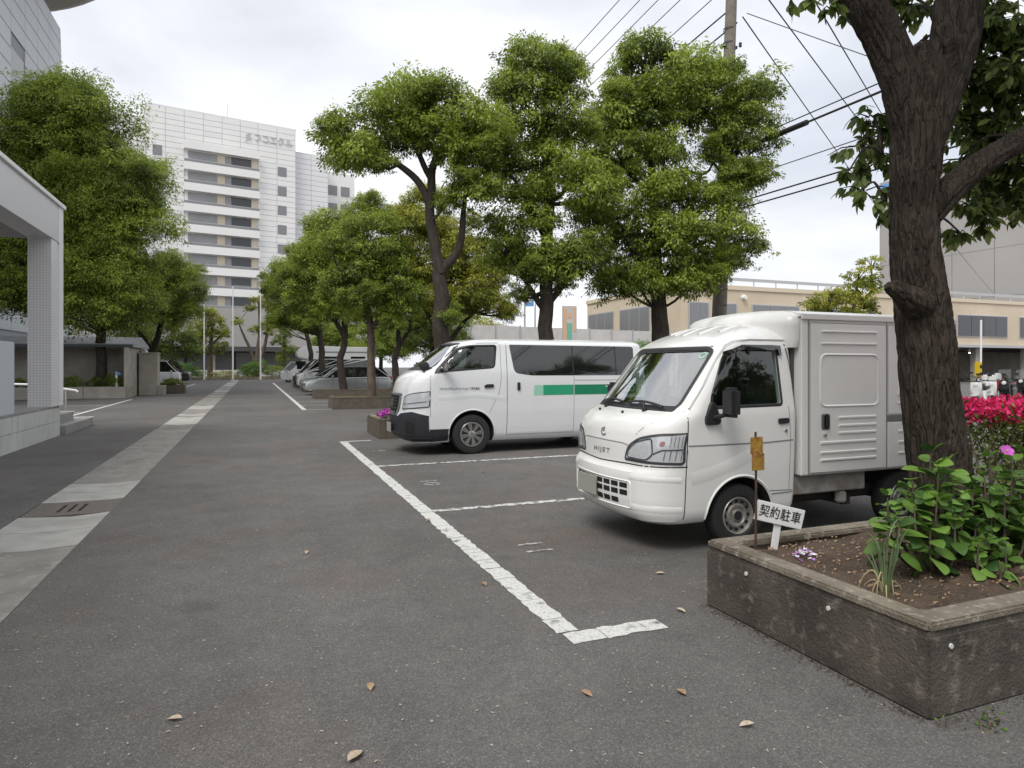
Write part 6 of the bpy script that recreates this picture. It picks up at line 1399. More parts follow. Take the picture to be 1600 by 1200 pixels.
# ------------------------------------------------------------------ foreground tree in the planter
ft = thing('foreground_tree', 'thick dark trunked tree in the near right planter, leaning left', 'tree', (3.95, 2.75, .37))
O_ = Vector((3.95, 2.75, .37))
def bark_tube(name, pts, rad, nseg, nu, par, amp=.012):
    p, r = smooth_path(pts, rad, nseg); V = []; F = []; up = None; n = nu
    for i, c in enumerate(p):
        t = (p[min(i + 1, len(p) - 1)] - p[max(i - 1, 0)]).normalized()
        if up is None: up = Vector((0, 1, 0)) if abs(t.y) < .9 else Vector((1, 0, 0))
        a = t.cross(up).normalized(); b = a.cross(t).normalized(); up = b
        for k in range(n):
            th = 2 * math.pi * k / n; dv = a * math.cos(th) + b * math.sin(th)
            q = Vector((math.cos(th) * 3.0 * (r[i] / .18), math.sin(th) * 3.0 * (r[i] / .18), c.z + c.x * .3))
            rid = noise.noise(Vector((q.x * 2.2, q.y * 2.2, q.z * 5.0))) ; fine = noise.noise(Vector((q.x * 5, q.y * 5, q.z * 16.0))); big = noise.noise(Vector((q.x * .4, q.y * .4, q.z * 1.3)))
            V.append(c + dv * (r[i] * (1 + .10 * big) + amp * (1 - abs(rid) * 2.2) + amp * .6 * fine))
    for i in range(len(p) - 1):
        for k in range(n):
            k2 = (k + 1) % n; F.append((i * n + k, i * n + k2, (i + 1) * n + k2, (i + 1) * n + k))
    F.append(tuple(range(n - 1, -1, -1))); F.append(tuple((len(p) - 1) * n + k for k in range(n)))
    return MB().add([v - O_ for v in V], F).build(name, M['bark'], par, smooth=180, fix=True)
bark_tube('trunk', [(4.02, 2.74, .30), (3.98, 2.75, .50), (3.92, 2.76, .80), (3.86, 2.78, 1.39), (3.82, 2.79, 1.78), (3.78, 2.81, 2.17), (3.765, 2.81, 2.57), (3.775, 2.80, 2.90), (3.80, 2.79, 3.22), (3.84, 2.78, 3.45)], [.27, .19, .162, .150, .137, .128, .124, .138, .140, .08], 30, 230, ft, .012)
bark_tube('limb', [(3.76, 2.81, 2.90), (3.68, 2.84, 3.24), (3.57, 2.88, 3.52), (3.42, 2.93, 3.78), (3.20, 3.05, 4.3), (3.1, 3.1, 4.9)], [.11, .108, .105, .098, .075, .04], 22, 160, ft, .010)
bark_tube('limb', [(3.83, 2.79, 2.90), (3.93, 2.75, 3.28), (3.99, 2.72, 3.52), (4.02, 2.71, 3.8), (4.15, 2.65, 4.5), (4.3, 2.6, 5.2)], [.11, .128, .128, .12, .09, .05], 22, 160, ft, .010)
bark_tube('limb', [(3.84, 2.78, 2.42), (3.97, 2.73, 2.58), (4.13, 2.66, 2.73), (4.39, 2.56, 2.90), (4.8, 2.4, 3.15), (5.3, 2.3, 3.6)], [.075, .078, .070, .062, .045, .02], 20, 120, ft, .007)
bark_tube('burl', [(3.78, 2.79, 1.85), (3.70, 2.74, 1.87), (3.62, 2.73, 1.90), (3.55, 2.74, 1.94), (3.50, 2.75, 1.97), (3.485, 2.75, 1.985)], [.075, .088, .074, .050, .040, .028], 8, 48, ft, .007)
bark_tube('burl', [(3.95, 2.70, 3.28), (3.87, 2.68, 3.40), (3.83, 2.66, 3.43)], [.05, .05, .025], 6, 40, ft, .006)
bark_tube('root', [(4.02, 2.70, .62), (4.14, 2.66, .50), (4.26, 2.62, .40), (4.34, 2.60, .33)], [.13, .11, .09, .07], 6, 48, ft, .008)
# leaves: real leaf shapes, folded along the midrib
def leaf_geo(L_, W_, fold=.18, curl=.18):
    rows = [(0, .06), (.22, .72), (.48, 1.0), (.75, .66), (1.0, .0)]; V = []; F = []
    for t, wv in rows:
        z = -curl * L_ * t * t
        V += [(t * L_, -wv * W_ / 2, z + fold * wv * W_ / 2), (t * L_, 0, z), (t * L_, wv * W_ / 2, z + fold * wv * W_ / 2)]
    for i in range(len(rows) - 1):
        a = i * 3; F += [(a, a + 1, a + 4, a + 3), (a + 1, a + 2, a + 5, a + 4)]
    return V, F
def leaf_variant(L_, W_, fold, curl, mk, yv):
    V, F = leaf_geo(L_, W_, fold, curl); return np_mesh('leaf', V, F, M[mk], {'young': [yv] * len(V)})
lv = [leaf_variant(.082, .038, .2, .2, 'leaf_fg', .1), leaf_variant(.076, .035, .3, .35, 'leaf_fg', .35), leaf_variant(.090, .040, .15, .1, 'leaf_fg', .6), leaf_variant(.068, .032, .3, .3, 'leaf_fg', .0)]
twg = MB(); leaves = []; rg = random.Random(77)
limb_pts = [Vector(q) for q in ((3.42, 2.93, 3.78), (3.57, 2.88, 3.5), (3.2, 3.05, 4.3), (4.0, 2.72, 3.5), (4.15, 2.65, 4.4), (4.13, 2.66, 2.73), (4.39, 2.56, 2.9), (4.8, 2.4, 3.15), (3.72, 2.98, 2.55), (3.70, 2.98, 2.85), (3.68, 3.0, 2.3), (3.95, 2.95, 2.4))]
for (x, y, z, r, n) in FG:
    n = int(n * (1.9 if x < 3.9 else 3.0))
    c = Vector((x, y, z)); a = min(limb_pts, key=lambda q: (q - c).length); mid = (a + c) / 2 + Vector((0, 0, .10))
    pp, rr = smooth_path([a, mid, c + Vector((0, 0, r * .3))], [.012, .008, .005], 4); twg.tube(pp, rr, 5)
    ns = max(2, n // 7); made = 0
    for s in range(ns):
        d = Vector((rg.gauss(0, 1), rg.gauss(0, 1), rg.gauss(0, .7))).normalized(); e = c + d * r * rg.uniform(.5, 1.15)
        st_ = c + d * r * .1 + Vector((0, 0, r * .2)); twg.tube([st_, (st_ + e) / 2 + Vector((0, 0, .02)), e], [.005, .004, .002], 4)
        for k in range(n // ns + 1):
            t = rg.uniform(.25, 1.05); p = st_.lerp(e, t)
            dirv = (d * .5 + Vector((rg.gauss(0, .55), rg.gauss(0, .55), rg.gauss(-.75, .4)))).normalized()
            xax = dirv; nz_ = Vector((rg.gauss(0, .6), rg.gauss(0, .6), 1)); yax = nz_.cross(xax).normalized(); zax = xax.cross(yax)
            m4 = Matrix((xax, yax, zax)).transposed().to_4x4(); m4.translation = p - O_; leaves.append((m4, rg.randrange(4), rg.uniform(.8, 1.25)))
crw = MB().add([Vector(v) - O_ for v in twg.v], twg.f).build('crown', M['bark'], ft, smooth=60)
def visible(m4):
    p = m4.translation + O_; d = p.x * math.sin(YAW) + p.y * math.cos(YAW); l = p.x * math.cos(YAW) - p.y * math.sin(YAW); u = 800 + 1020 * l / d; v = 572 - 1020 * (p.z - 1.5) / d
    return 0 < u < 1590 and 0 < v < 1200, d
idx = sorted(range(len(leaves)), key=lambda i: (not visible(leaves[i][0])[0], visible(leaves[i][0])[1]))
for i in idx[:300]:
    m4, k, s = leaves[i]; o = new_obj('leaf', lv[k], crw); o.matrix_local = m4 @ Matrix.Scale(s, 4)
VV = []; FF = []; YY = []; base = [leaf_geo(.082, .038, .2, .2), leaf_geo(.076, .035, .3, .35), leaf_geo(.090, .040, .15, .1), leaf_geo(.068, .032, .3, .3)]
for i in idx[300:]:
    m4, k, s = leaves[i]; b0 = len(VV); VV += [tuple(m4 @ (Vector(q) * s)) for q in base[k][0]]; FF += [tuple(j + b0 for j in f) for f in base[k][1]]; YY += [(.1, .35, .6, 0)[k]] * len(base[k][0])
o = new_obj('foliage', np_mesh('foliage', VV, FF, M['leaf_fg'], {'young': YY}), crw); o['kind'] = 'stuff'

# scenery behind the viewpoint: it shades the place and shows in the vehicles' windows
bk = thing('office_building', 'low pale building behind the viewpoint, seen only in reflections', 'building', (8, -16, 0))
box('wall', -12, 40, -10, 0, 0, 5.6, M['fence'], bk); box('cornice', -12.1, 40.1, -10.1, .12, 5.61, 5.9, M['white_trim'], bk)
for k in range(13):
    for z0 in (.9, 3.5): box('window', -11 + 4 * k, -8.6 + 4 * k, .001, .05, z0, z0 + 1.4, M['win_dark'], bk)
rg = random.Random(99)
for k, (x, y, lab) in enumerate(((3.5, -10.5, 'first'), (10.5, -11, 'second'), (17, -11.5, 'third'), (24, -11, 'fourth'))):
    cl = []
    for j in range(20):
        a = rg.uniform(0, 6.28); q = rg.random() ** .5 * 2.1; cl.append((q * math.cos(a), q * math.sin(a), 4.2 + rg.uniform(0, 3.6) - .25 * q, rg.uniform(.7, .95)))
    tree('%s tree of the row behind the viewpoint, seen only in reflections' % lab, (x, y, 0), cl, ([(0, 0, 0), (0, 0, 1.5), (.1, 0, 3.4), (0, 0, 6)], [.22, .19, .16, .06]), [], 'leaf_dark', n=2600, size=.13, key='b', seed=70 + k, group='trees behind the viewpoint')

# the rest of the foreground tree's crown, spreading over the bays above the frame
rg = random.Random(123); cl = []
while len(cl) < 12:
    a = rg.uniform(0, 6.28); q = 2.5 * rg.random() ** .5; x, y = 4.5 + q * math.cos(a), 2.0 + q * math.sin(a); z = rg.uniform(4.9, 8.2) - .12 * q; r = rg.uniform(.7, 1.0)
    d = x * math.sin(YAW) + y * math.cos(YAW)
    if d < .5 or z - r * 1.25 > 1.5 + 572 / 1020 * (d + r) + .15: cl.append((x - O_.x, y - O_.y, z - O_.z, r))
add_clumps(crw, cl, 'leaf_dark', 3000, .12, 'o', 5)
for k, (x, y, h, lab) in enumerate(((10.5, 58, 8.5, 'bushy tree behind the motorhome on the right'), (15.5, 54, 7.5, 'bushy tree between the motorhome and the hoarding fence'), (9.5, 72, 9, 'tall bushy tree far behind the motorhome'), (16.5, 40.0, 5.4, 'leafy tree in front of the left end of the hoarding fence'), (10.2, 39.5, 5.6, 'leafy tree behind the shaded tree by the van nose'))):
    rg = random.Random(200 + k); cl = []
    for j in range(16):
        a = rg.uniform(0, 6.28); q = rg.random() ** .5 * h * .34; cl.append((q * math.cos(a), q * math.sin(a), h * rg.uniform(.34, .92) - .1 * q, h * rg.uniform(.11, .16)))
    if k == 3: continue
    tree(lab, (x, y, 0), cl, ([(0, 0, 0), (0, 0, h * .2), (.1, 0, h * .5), (0, 0, h * .8)], [.2, .17, .13, .05]), [], ('leaf', 'leaf_yellow', 'leaf', 'leaf', 'leaf_dark')[k], n=3600, size=.11, key='f', seed=80 + k)

# ================================================================== SMALL THINGS
# utility pole and wires
up_ = thing('utility_pole', 'tall concrete utility pole behind the broad tree', 'utility pole', (12.15, 15.05, 0))
MB().tube([(0, 0, 0), (.12, -.05, 3.5), (.42, -.15, 11.5), (.50, -.17, 14.5)], [.22, .20, .155, .14], 18).build('pole', M['pole'], up_, smooth=60)
for z in (9.2, 9.7, 10.1, 10.6, 11.0): MB().lathe([(.17, z), (.17, z + .05)], 18, 'z', (.02 + .033 * z, -.012 * z, 0)).build('band', M['dark_steel'], up_)
for z in (9.9, 10.5): box('cross_arm', .15, .62, -.2, -.1, z, z + .08, M['dark_steel'], up_, .01)
for (x, y, z) in ((.15, -.3, 9.95), (.15, .0, 10.0), (.62, -.3, 10.5)): MB().lathe([(.03, 0), (.05, .03), (.03, .06), (.05, .09), (.03, .13)], 10, 'z', (x, y, z)).build('insulator', M['dark_steel'], up_, smooth=40)
for k in range(8): MB().tube([(.1 + .03 * k, -.35 - .01 * k, 3.2 + .45 * k), (.1 + .03 * k, .25 - .01 * k, 3.2 + .45 * k)], .012, 5).build('step_bolt', M['dark_steel'], up_)
box('junction_box', -.05, .2, -.42, -.2, 5.2, 5.7, M['dark_steel'], up_, .02)
def wire(label, a, b, sag=.3, r=.012, extra=None):
    a, b = Vector(a), Vector(b); w_ = thing('overhead_wire', label, 'wire', a, 0, 'overhead wires')
    n = 96 if extra else 24; pts = [(b - a) * (i / n) - Vector((0, 0, sag * 4 * (i / n) * (1 - i / n))) for i in range(n + 1)]
    MB().tube(pts, r, 6).build('cable', M['wire'], w_, smooth=60)
    if extra:
        for t0, t1, rr in extra:
            i0, i1 = int(t0 * n), max(int(t1 * n), int(t0 * n) + 1); MB().tube(pts[i0:i1 + 1], rr, 8).build('splice_case', M['wire'], w_, smooth=60)
    return w_
P0 = Vector((12.6, 14.9, 0))
orden = ['highest', 'second highest', 'third', 'fourth', 'fifth', 'sixth', 'lowest']
for k, (dx, z) in enumerate(((-.9, 14.4), (-.5, 14.1), (-.1, 13.9), (.1, 13.4), (.0, 12.4), (.05, 11.7), (.1, 11.2))):
    wire('%s of the wires running back from the pole along the road' % orden[k], (P0.x + dx, P0.y - .1, z), (P0.x + dx + .3, 75, z - .3), .9, .014 if k < 5 else .022)
for k in range(3): wire('%s of the wires coming forward from the pole overhead' % ('upper', 'middle', 'lower')[k], (P0.x + (-.5, 0, .1)[k], P0.y - .4, (14.1, 13.4, 11.7)[k]), (P0.x - .5 + .5 * k, -28, (13.9, 13.2, 11.5)[k]), .7, .014)
wire('thin service wire dropping from the pole top towards the grey building', (12.9, 14.8, 11.4), (99.9, 69.5, 12.9), .6, .02)
wire('second service wire crossing the sky right of the pole', (7.3, 10.0, 10.4), (99.9, 62.2, 11.9), .4, .018)
wire('third service wire nearest the foreground tree', (8.4, 9.05, 9.4), (99.9, 68.5, 23.4), .4, .018)
wire('nearly level wire from pole top to the right', (13.0, 14.75, 11.5), (22.5, 2.9, 2.1), .10, .012)
wire('thick cable with black splice case behind the broad tree', (12.4, 15.0, 7.43), (7.9, -25.2, 4.8), .05, .026, [(.052, .092, .07)])
wire('upper thin cable beside the splice case cable', (12.4, 15.0, 7.62), (7.9, -25.2, 4.95), .05, .014)
wire('upper of the low cable pair right of the pole', (12.7, 14.86, 6.12), (15.2, -28, 6.2), .10, .020)
wire('lower of the low cable pair right of the pole', (12.7, 14.86, 5.93), (15.2, -28, 6.0), .10, .020)
wire('faint third cable above the low cable pair', (12.7, 14.86, 6.75), (15.2, -28, 6.7), .10, .012)

# ------------------------------------------------------------------ signs in the near planter
sg_ = thing('parking_sign', 'small tilted white sign with black lettering in the planter', 'sign', (3.03, 3.17, .36))
TI = R(14)
rt = bpy.data.objects.new('board', None)
bd_ = box('board', -.165, .165, -.012, .0, -.062, .062, M['white_sign'], sg_, .003); bd_.location = (.015, 0, .215); bd_.rotation_euler = (0, TI, R(-12))
po_ = box('stake', -.022, .022, .001, .016, -.19, .02, M['white_sign'], sg_, .002); po_.location = (.015, 0, .18); po_.rotation_euler = (0, R(9), R(-12))
tm = text_mesh('契約駐車', .088, .001, .0004, 'CENTER', 1.08); tm.materials.append(M['ink'])
wt = max(v.co.x for v in tm.vertices) - min(v.co.x for v in tm.vertices)
for v in tm.vertices: v.co = Vector((v.co.x * .285 / wt, -.0135 - v.co.z, v.co.y * .9))
new_obj('lettering', tm, bd_)
rs = thing('rusty_sign', 'rusty yellow two piece plate on a thin dark stake', 'sign', (2.87, 3.18, .36))
MB().tube([(0, 0, 0), (.004, 0, .4), (0, 0, .735)], .007, 8).build('stake', M['rust'], rs, smooth=60)
b1 = box('plate', -.048, .048, -.012, -.007, .60, .705, M['rusty_yellow'], rs, .002); b2 = box('plate', -.046, .050, -.018, -.013, .505, .608, M['rusty_yellow'], rs, .002); b2.location = (.004, 0, -.004)

# ------------------------------------------------------------------ plants in the near planter
def broad_leaf(L_, W_, fold, curl, mk, yv):
    rows = [(0, .10), (.12, .55), (.30, .92), (.52, 1.0), (.74, .80), (.90, .42), (1.0, .0)]; V = []; F = []
    for t, wv in rows:
        z = -curl * L_ * t * t
        for s in (-1, -.5, 0, .5, 1): V.append((t * L_, s * wv * W_ / 2, z + fold * abs(s) * wv * W_ / 2 - (.03 * L_ if abs(s) == 1 else 0)))
    for i in range(len(rows) - 1):
        for j in range(4): a = i * 5 + j; F.append((a, a + 1, a + 6, a + 5))
    me = np_mesh('leaf', V, F, M[mk], {'young': [yv] * len(V)}); me.polygons.foreach_set('use_smooth', [True] * len(me.polygons)); return me
hv = [broad_leaf(.105, .082, .22, .25, 'leaf_hyd', y) for y in (-.1, .25, .6)] + [broad_leaf(.085, .068, .3, .4, 'leaf_hyd', y) for y in (0., .4)]
def hydrangea(label, loc, heads, nl, var, size, seed, name='hydrangea_bush'):
    h = thing(name, label, 'plant', loc); rg = random.Random(seed)
    for (x, y, z) in heads:
        b = Vector((x * .25 + rg.uniform(-.05, .05), y * .25 + rg.uniform(-.05, .05), -.03)); t_ = Vector((x, y, z))
        mid = b.lerp(t_, .5) + Vector((x, y, 0)) * .25 + Vector((0, 0, -.02))
        pp, rr = smooth_path([b, mid, t_], [.010, .007, .004], 4); MB().tube(pp, rr, 6).build('stem', M['bark_pale'], h, smooth=60)
        for k in range(nl):
            lev = k // 2; a = (k % 2) * math.pi + lev * 1.35 + rg.uniform(-.35, .35)
            p = t_ - Vector((0, 0, .036 * lev)) + (mid - t_) * .06 * lev
            el = R(40) - lev * R(14) + rg.uniform(-.4, .4)
            d = Vector((math.cos(a) * math.cos(el), math.sin(a) * math.cos(el), math.sin(el)))
            up = Vector((0, 0, 1)) - d * d.z; up.normalize(); yx = up.cross(d)
            roll = rg.uniform(-.75, .75); yx2 = yx * math.cos(roll) + up * math.sin(roll); zx = d.cross(yx2)
            m4 = Matrix((d, yx2, zx)).transposed().to_4x4(); m4.translation = p + d * .018
            o = new_obj('leaf', rg.choice(var), h); o.matrix_local = m4 @ Matrix.Scale(size * (.55 + .22 * min(lev, 2)) * rg.uniform(.85, 1.2), 4)
    return h
rg = random.Random(5)
heads = [(-.33, .05, .42), (-.36, -.02, .34), (-.22, -.02, .38), (-.25, .1, .33), (-.10, -.06, .42), (-.14, .05, .50), (.0, .0, .58), (.06, -.04, .50), (.02, .06, .64), (.10, .02, .60), (-.02, -.1, .34), (.08, -.08, .38), (-.18, -.08, .26), (-.08, .12, .44), (.12, -.12, .28), (.04, -.16, .22), (-.26, -.04, .22), (.16, .04, .46), (.14, -.02, .34), (-.06, -.02, .28)]
hydrangea('bright green broad leaved bush in front of the trunk', (3.50, 2.47, .37), [h for h in heads if h[2] > .25], 10, hv, 1.10, 5)
heads2 = [(-.12, 0, .52), (.0, .05, .60), (.12, 0, .58), (.22, .05, .50), (-.05, -.06, .44), (.1, -.08, .46), (.26, -.04, .38), (-.14, -.05, .34), (.04, -.12, .30), (.18, -.12, .30), (.30, .08, .56), (.38, 0, .46), (.02, .1, .48), (.16, .08, .40), (-.1, .08, .42), (.32, -.1, .28), (.1, 0, .36), (.24, .02, .62)]
hv2 = [broad_leaf(.09, .06, .25, .3, 'leaf_bush', y) for y in (0, .15, .3)]
hydrangea('darker leafy bush at the right edge beside the trunk', (3.92, 2.42, .37), heads2, 14, hv2, 1.15, 9)
hydrangea('low pale green sprig at the foot of the bright bush', (3.58, 2.28, .37), [(-.05, 0, .20), (.05, .02, .24), (.12, -.03, .16), (.02, -.06, .12), (.14, .04, .22)], 7, hv, .8, 12)
def flower(label, loc, petals, r, m, cat='flower', cup=.3, name='flower', stem=.0):
    f = thing(name, label, cat, loc)
    if stem: MB().tube([(0, 0, -stem), (.005, 0, -stem * .5), (0, 0, 0)], .004, 6).build('stem', M['leaf_bush'], f)
    for k in range(petals):
        a = 2 * math.pi * k / petals; V = []
        for t, wv in ((0, .1), (.4, .75), (.75, .9), (1, .4)):
            for s in (-1, 0, 1): V.append(((r * t) * math.cos(a) - s * wv * r * .5 * math.sin(a), (r * t) * math.sin(a) + s * wv * r * .5 * math.cos(a), cup * r * t * t + .06 * r * abs(s)))
        MB().add(V, [(i * 3 + j, i * 3 + j + 1, i * 3 + j + 4, i * 3 + j + 3) for i in range(3) for j in range(2)]).build('petal', m, f, smooth=60)
    MB().lathe([(0, .01), (.006, .008), (.007, 0)], 8, 'z').build('centre', M['straw'], f)
    return f
f_ = flower('single violet flower above the dark bush at the right edge', (4.07, 2.47, 1.005), 6, .036, M['magenta'], stem=.25); f_.rotation_euler = (R(55), 0, R(-25))
# onion-like tuft
on = thing('leek_tuft', 'tuft of thin grey green blades with dry yellow base in the planter', 'plant', (2.93, 2.34, .355)); rg = random.Random(3)
for k in range(16):
    a = rg.uniform(0, 6.28); l = rg.uniform(.18, .36); sp_ = rg.uniform(.02, .09); bend = rg.uniform(-.02, .05)
    pts = [(0.012 * math.cos(a), .012 * math.sin(a), 0), (sp_ * .4 * math.cos(a), sp_ * .4 * math.sin(a), l * .4), (sp_ * .8 * math.cos(a), sp_ * .8 * math.sin(a), l * .8), ((sp_ + bend) * math.cos(a), (sp_ + bend) * math.sin(a), l)]
    pp, rr = smooth_path(pts, [.006, .0055, .004, .001], 4); MB().tube(pp, rr, 6).build('blade', M['blade'], on, smooth=60)
for k in range(9):
    a = rg.uniform(0, 6.28); l = rg.uniform(.06, .12); s_ = rg.uniform(.03, .10)
    pp, rr = smooth_path([(.01 * math.cos(a), .01 * math.sin(a), 0), (s_ * .5 * math.cos(a), s_ * .5 * math.sin(a), l), (s_ * math.cos(a), s_ * math.sin(a), l * .7), (s_ * 1.25 * math.cos(a), s_ * 1.25 * math.sin(a), .005)], [.006, .004, .003, .002], 4)
    MB().tube(pp, rr, 5).build('dry_blade', M['straw'], on, smooth=60)
pp, rr = smooth_path([(0, 0, .1), (.03, .01, .27), (.10, .02, .36), (.14, .02, .35)], [.004, .004, .003, .002], 5); MB().tube(pp, rr, 6).build('flower_stalk', M['blade'], on, smooth=60)
# pansy cushion
vp = thing('violet_cushion', 'small cushion of violet and white flowers near the sign', 'flowers', (2.98, 2.90, .37)); rg = random.Random(8)
for k in range(46):
    a = rg.uniform(0, 6.28); q = rg.random() ** .5; x, y = .085 * q * math.cos(a), .06 * q * math.sin(a); z = .055 * (1 - q * q) + rg.uniform(0, .012); m_ = MB()
    for j in range(5): b = j * 1.257 + rg.random(); m_.add([(0, 0, 0), (.011 * math.cos(b - .5), .011 * math.sin(b - .5), .003), (.014 * math.cos(b), .014 * math.sin(b), .001), (.011 * math.cos(b + .5), .011 * math.sin(b + .5), .003)], [(0, 1, 2, 3)])
    o = m_.build('blossom', M['violet'] if rg.random() < .72 else M['decal_white'], vp, fix=False); o.location = (x, y, z); o.rotation_euler = (rg.uniform(-.6, .6), rg.uniform(-.6, .6), 0)
V, F, yv = leaf_cloud(5, 260, .22); o = new_obj('leaves', np_mesh('leaves', V * np.array([.09, .065, .05]), F, M['leaf_bush'], {'young': yv}), vp)
# azalea hedge with red-pink bloom, behind the trunk
az = thing('azalea_hedge', 'clipped azalea hedge with vivid pink flowers right of the trunk', 'hedge', (6.2, 3.0, .34))
tw_ = MB(); rg = random.Random(12)
for k in range(60):
    x = rg.uniform(-1.5, 2.6); y = rg.uniform(-.15, .2); tw_.tube([(x, y, 0), (x + rg.uniform(-.1, .1), y + rg.uniform(-.1, .1), .35), (x + rg.uniform(-.2, .2), y + rg.uniform(-.25, .25), .75)], [.012, .008, .003], 5)
tw_.build('stems', M['bark_pale'], az)
def slab_leaves(n, x0, x1, y0, y1, z0, z1, size, seed, flat=False):
    r_ = np.random.default_rng(seed); p = np.stack([r_.uniform(x0, x1, n), r_.uniform(y0, y1, n), z0 + (z1 - z0) * r_.uniform(0, 1, n) ** (.5)], 1)
    p[:, 2] += .03 * np.sin(p[:, 0] * 9 + 1) + .025 * np.sin(p[:, 0] * 23 + p[:, 1] * 11)
    ax = r_.normal(size=(n, 3)) * .7 + np.array([0, -.2, .5 if flat else .25]); ax /= np.linalg.norm(ax, axis=1)[:, None]
    sd_ = np.cross(ax, r_.normal(size=(n, 3))); sd_ /= np.linalg.norm(sd_, axis=1)[:, None]; nm = np.cross(ax, sd_)
    L_ = size * r_.uniform(.7, 1.3, n)[:, None]; W_ = L_ * (.9 if flat else .42); c = p + ax * L_ * .5
    V = np.stack([p, c + sd_ * W_ * .5 + nm * W_ * .2, p + ax * L_, c - sd_ * W_ * .5 + nm * W_ * .2], 1).reshape(-1, 3); return V, np.arange(4 * n).reshape(n, 4), np.repeat(r_.uniform(0, .35, n), 4)
V, F, yv = slab_leaves(30000, -1.5, 2.6, -.43, .37, .12, .86, .036, 3); o = new_obj('leaves', np_mesh('leaves', V, F, M['leaf_dark'], {'young': yv}), az); o['kind'] = 'stuff'
V, F, yv = slab_leaves(30000, -1.5, 2.6, -.45, .39, .75, .875, .027, 4, True); o = new_obj('blossoms', np_mesh('blossoms', V, F, M['pink']), az); o['kind'] = 'stuff'
# pink flowers at the end of the planter behind the van
pt = thing('pink_flowers', 'clump of magenta flowers on the planter end left of the van bumper', 'flowers', (2.56, 13.66, .38))
V, F, yv = leaf_cloud(9, 400, .22); new_obj('leaves', np_mesh('leaves', V * np.array([.13, .13, .06]) + np.array([0, 0, .03]), F, M['leaf_bush'], {'young': yv}), pt)
V, F, yv = slab_leaves(160, -.12, .12, -.12, .12, .03, .15, .06, 6, True); o = new_obj('blossoms', np_mesh('blossoms', V, F, M['magenta']), pt); o['kind'] = 'stuff'

# ------------------------------------------------------------------ motorcycles and post in the far right lot
def motorcycle(label, loc, rz, body, box_top=None, screen=False):
    m = thing('motorcycle', label, 'motorcycle', loc, rz, 'motorcycles by the parking deck')
    for x in (-.6, .6):
        wv = bpy.data.objects.new('wheel', None); COL.objects.link(wv); wv.parent = m; wv.location = (x, 0, .28)
        MB().lathe([(.17, -.05), (.26, -.05), (.28, 0), (.26, .05), (.17, .05), (.17, -.05)], 20).build('tyre', M['rubber'], wv, smooth=40); MB().lathe([(.17, -.03), (.05, -.04), (0, -.04)], 20).build('rim', M['alloy'], wv); MB().lathe([(.17, .03), (.05, .04), (0, .04)], 20).build('rim', M['alloy'], wv)
    MB().prism([(-.75, .55), (-.5, .35), (.15, .28), (.35, .38), (.52, .75), (.46, 1.0), (.38, 1.0), (.25, .5), (-.05, .46), (-.1, .72), (-.75, .76)], 'y', -.15, .15).build('fairing', body, m, bevel=.03, smooth=40)
    box('seat', -.72, -.08, -.14, .14, .765, .86, M['trim'], m, .03); MB().tube([(.40, -.33, 1.06), (.44, -.1, 1.02), (.44, .1, 1.02), (.40, .33, 1.06)], .016, 6).build('handlebar', M['trim'], m); box('front_fender', .40, .82, -.07, .07, .55, .60, body, m, .015)
    MB().lathe([(0, .03), (.06, .02), (.07, -.02)], 12, 'x', (.5, 0, .92)).build('headlamp', M['lamp_in'], m)
    for sg in (-1, 1): MB().tube([(.42, sg * .28, 1.06), (.40, sg * .34, 1.2)], .008, 5).build('mirror_stem', M['trim'], m); box('mirror', .37, .40, sg * .34 - .06, sg * .34 + .06, 1.18, 1.26, M['trim'], m, .01)
    if box_top: box('top_box', -1.05, -.62, -.2, .2, .87, 1.2, box_top, m, .04)
    if screen: MB().add([(.48, -.2, 1.0), (.48, .2, 1.0), (.36, .18, 1.38), (.36, -.18, 1.38)], [(0, 1, 2, 3)]).build('screen', M['lamp_glass'], m)
motorcycle('white scooter nearest the trunk in the far lot', (21.6, 13.9, 0), R(200), M['white_car'])
motorcycle('white scooter with white top box beside the yellow post', (22.9, 14.4, 0), R(215), M['white_car'], M['white_car'])
motorcycle('black scooter with tall windscreen right of the yellow post', (24.6, 14.9, 0), R(200), M['black_car'], None, True)
motorcycle('black motorcycle between the windscreen scooter and the red one', (25.7, 14.4, 0), R(210), M['black_car'], M['trim'])
motorcycle('red scooter at the right edge of the far lot', (26.6, 14.2, 0), R(200), M['red'])
motorcycle('black scooter half hidden behind the white scooters', (22.6, 16.2, 0), R(195), M['black_car'], M['trim'])
motorcycle('grey scooter behind the black one in the far lot', (24.0, 16.9, 0), R(205), M['teal_car'])
motorcycle('dark motorcycle behind the red scooter', (27.8, 16.2, 0), R(195), M['black_car'], None, True)
motorcycle('red scooter farther back under the deck edge', (30.5, 18.6, 0), R(190), M['red'])
motorcycle('dark scooter farther back beside the red one', (28.6, 18.2, 0), R(190), M['black_car'], M['white_car'])
yp = thing('marker_post', 'slim white post with a yellow box in the far lot', 'post', (24.9, 16.0, 0))
MB().tube([(0, 0, 0), (.03, 0, 3.2)], .035, 8).build('post', M['white_trim'], yp); box('yellow_box', -.22, -.04, -.09, .09, 1.1, 1.65, M['yellow'], yp, .03); box('lens', -.18, -.08, -.1, -.091, 1.16, 1.27, M['black'], yp); box('lens', -.18, -.08, -.1, -.091, 1.42, 1.54, M['black'], yp)

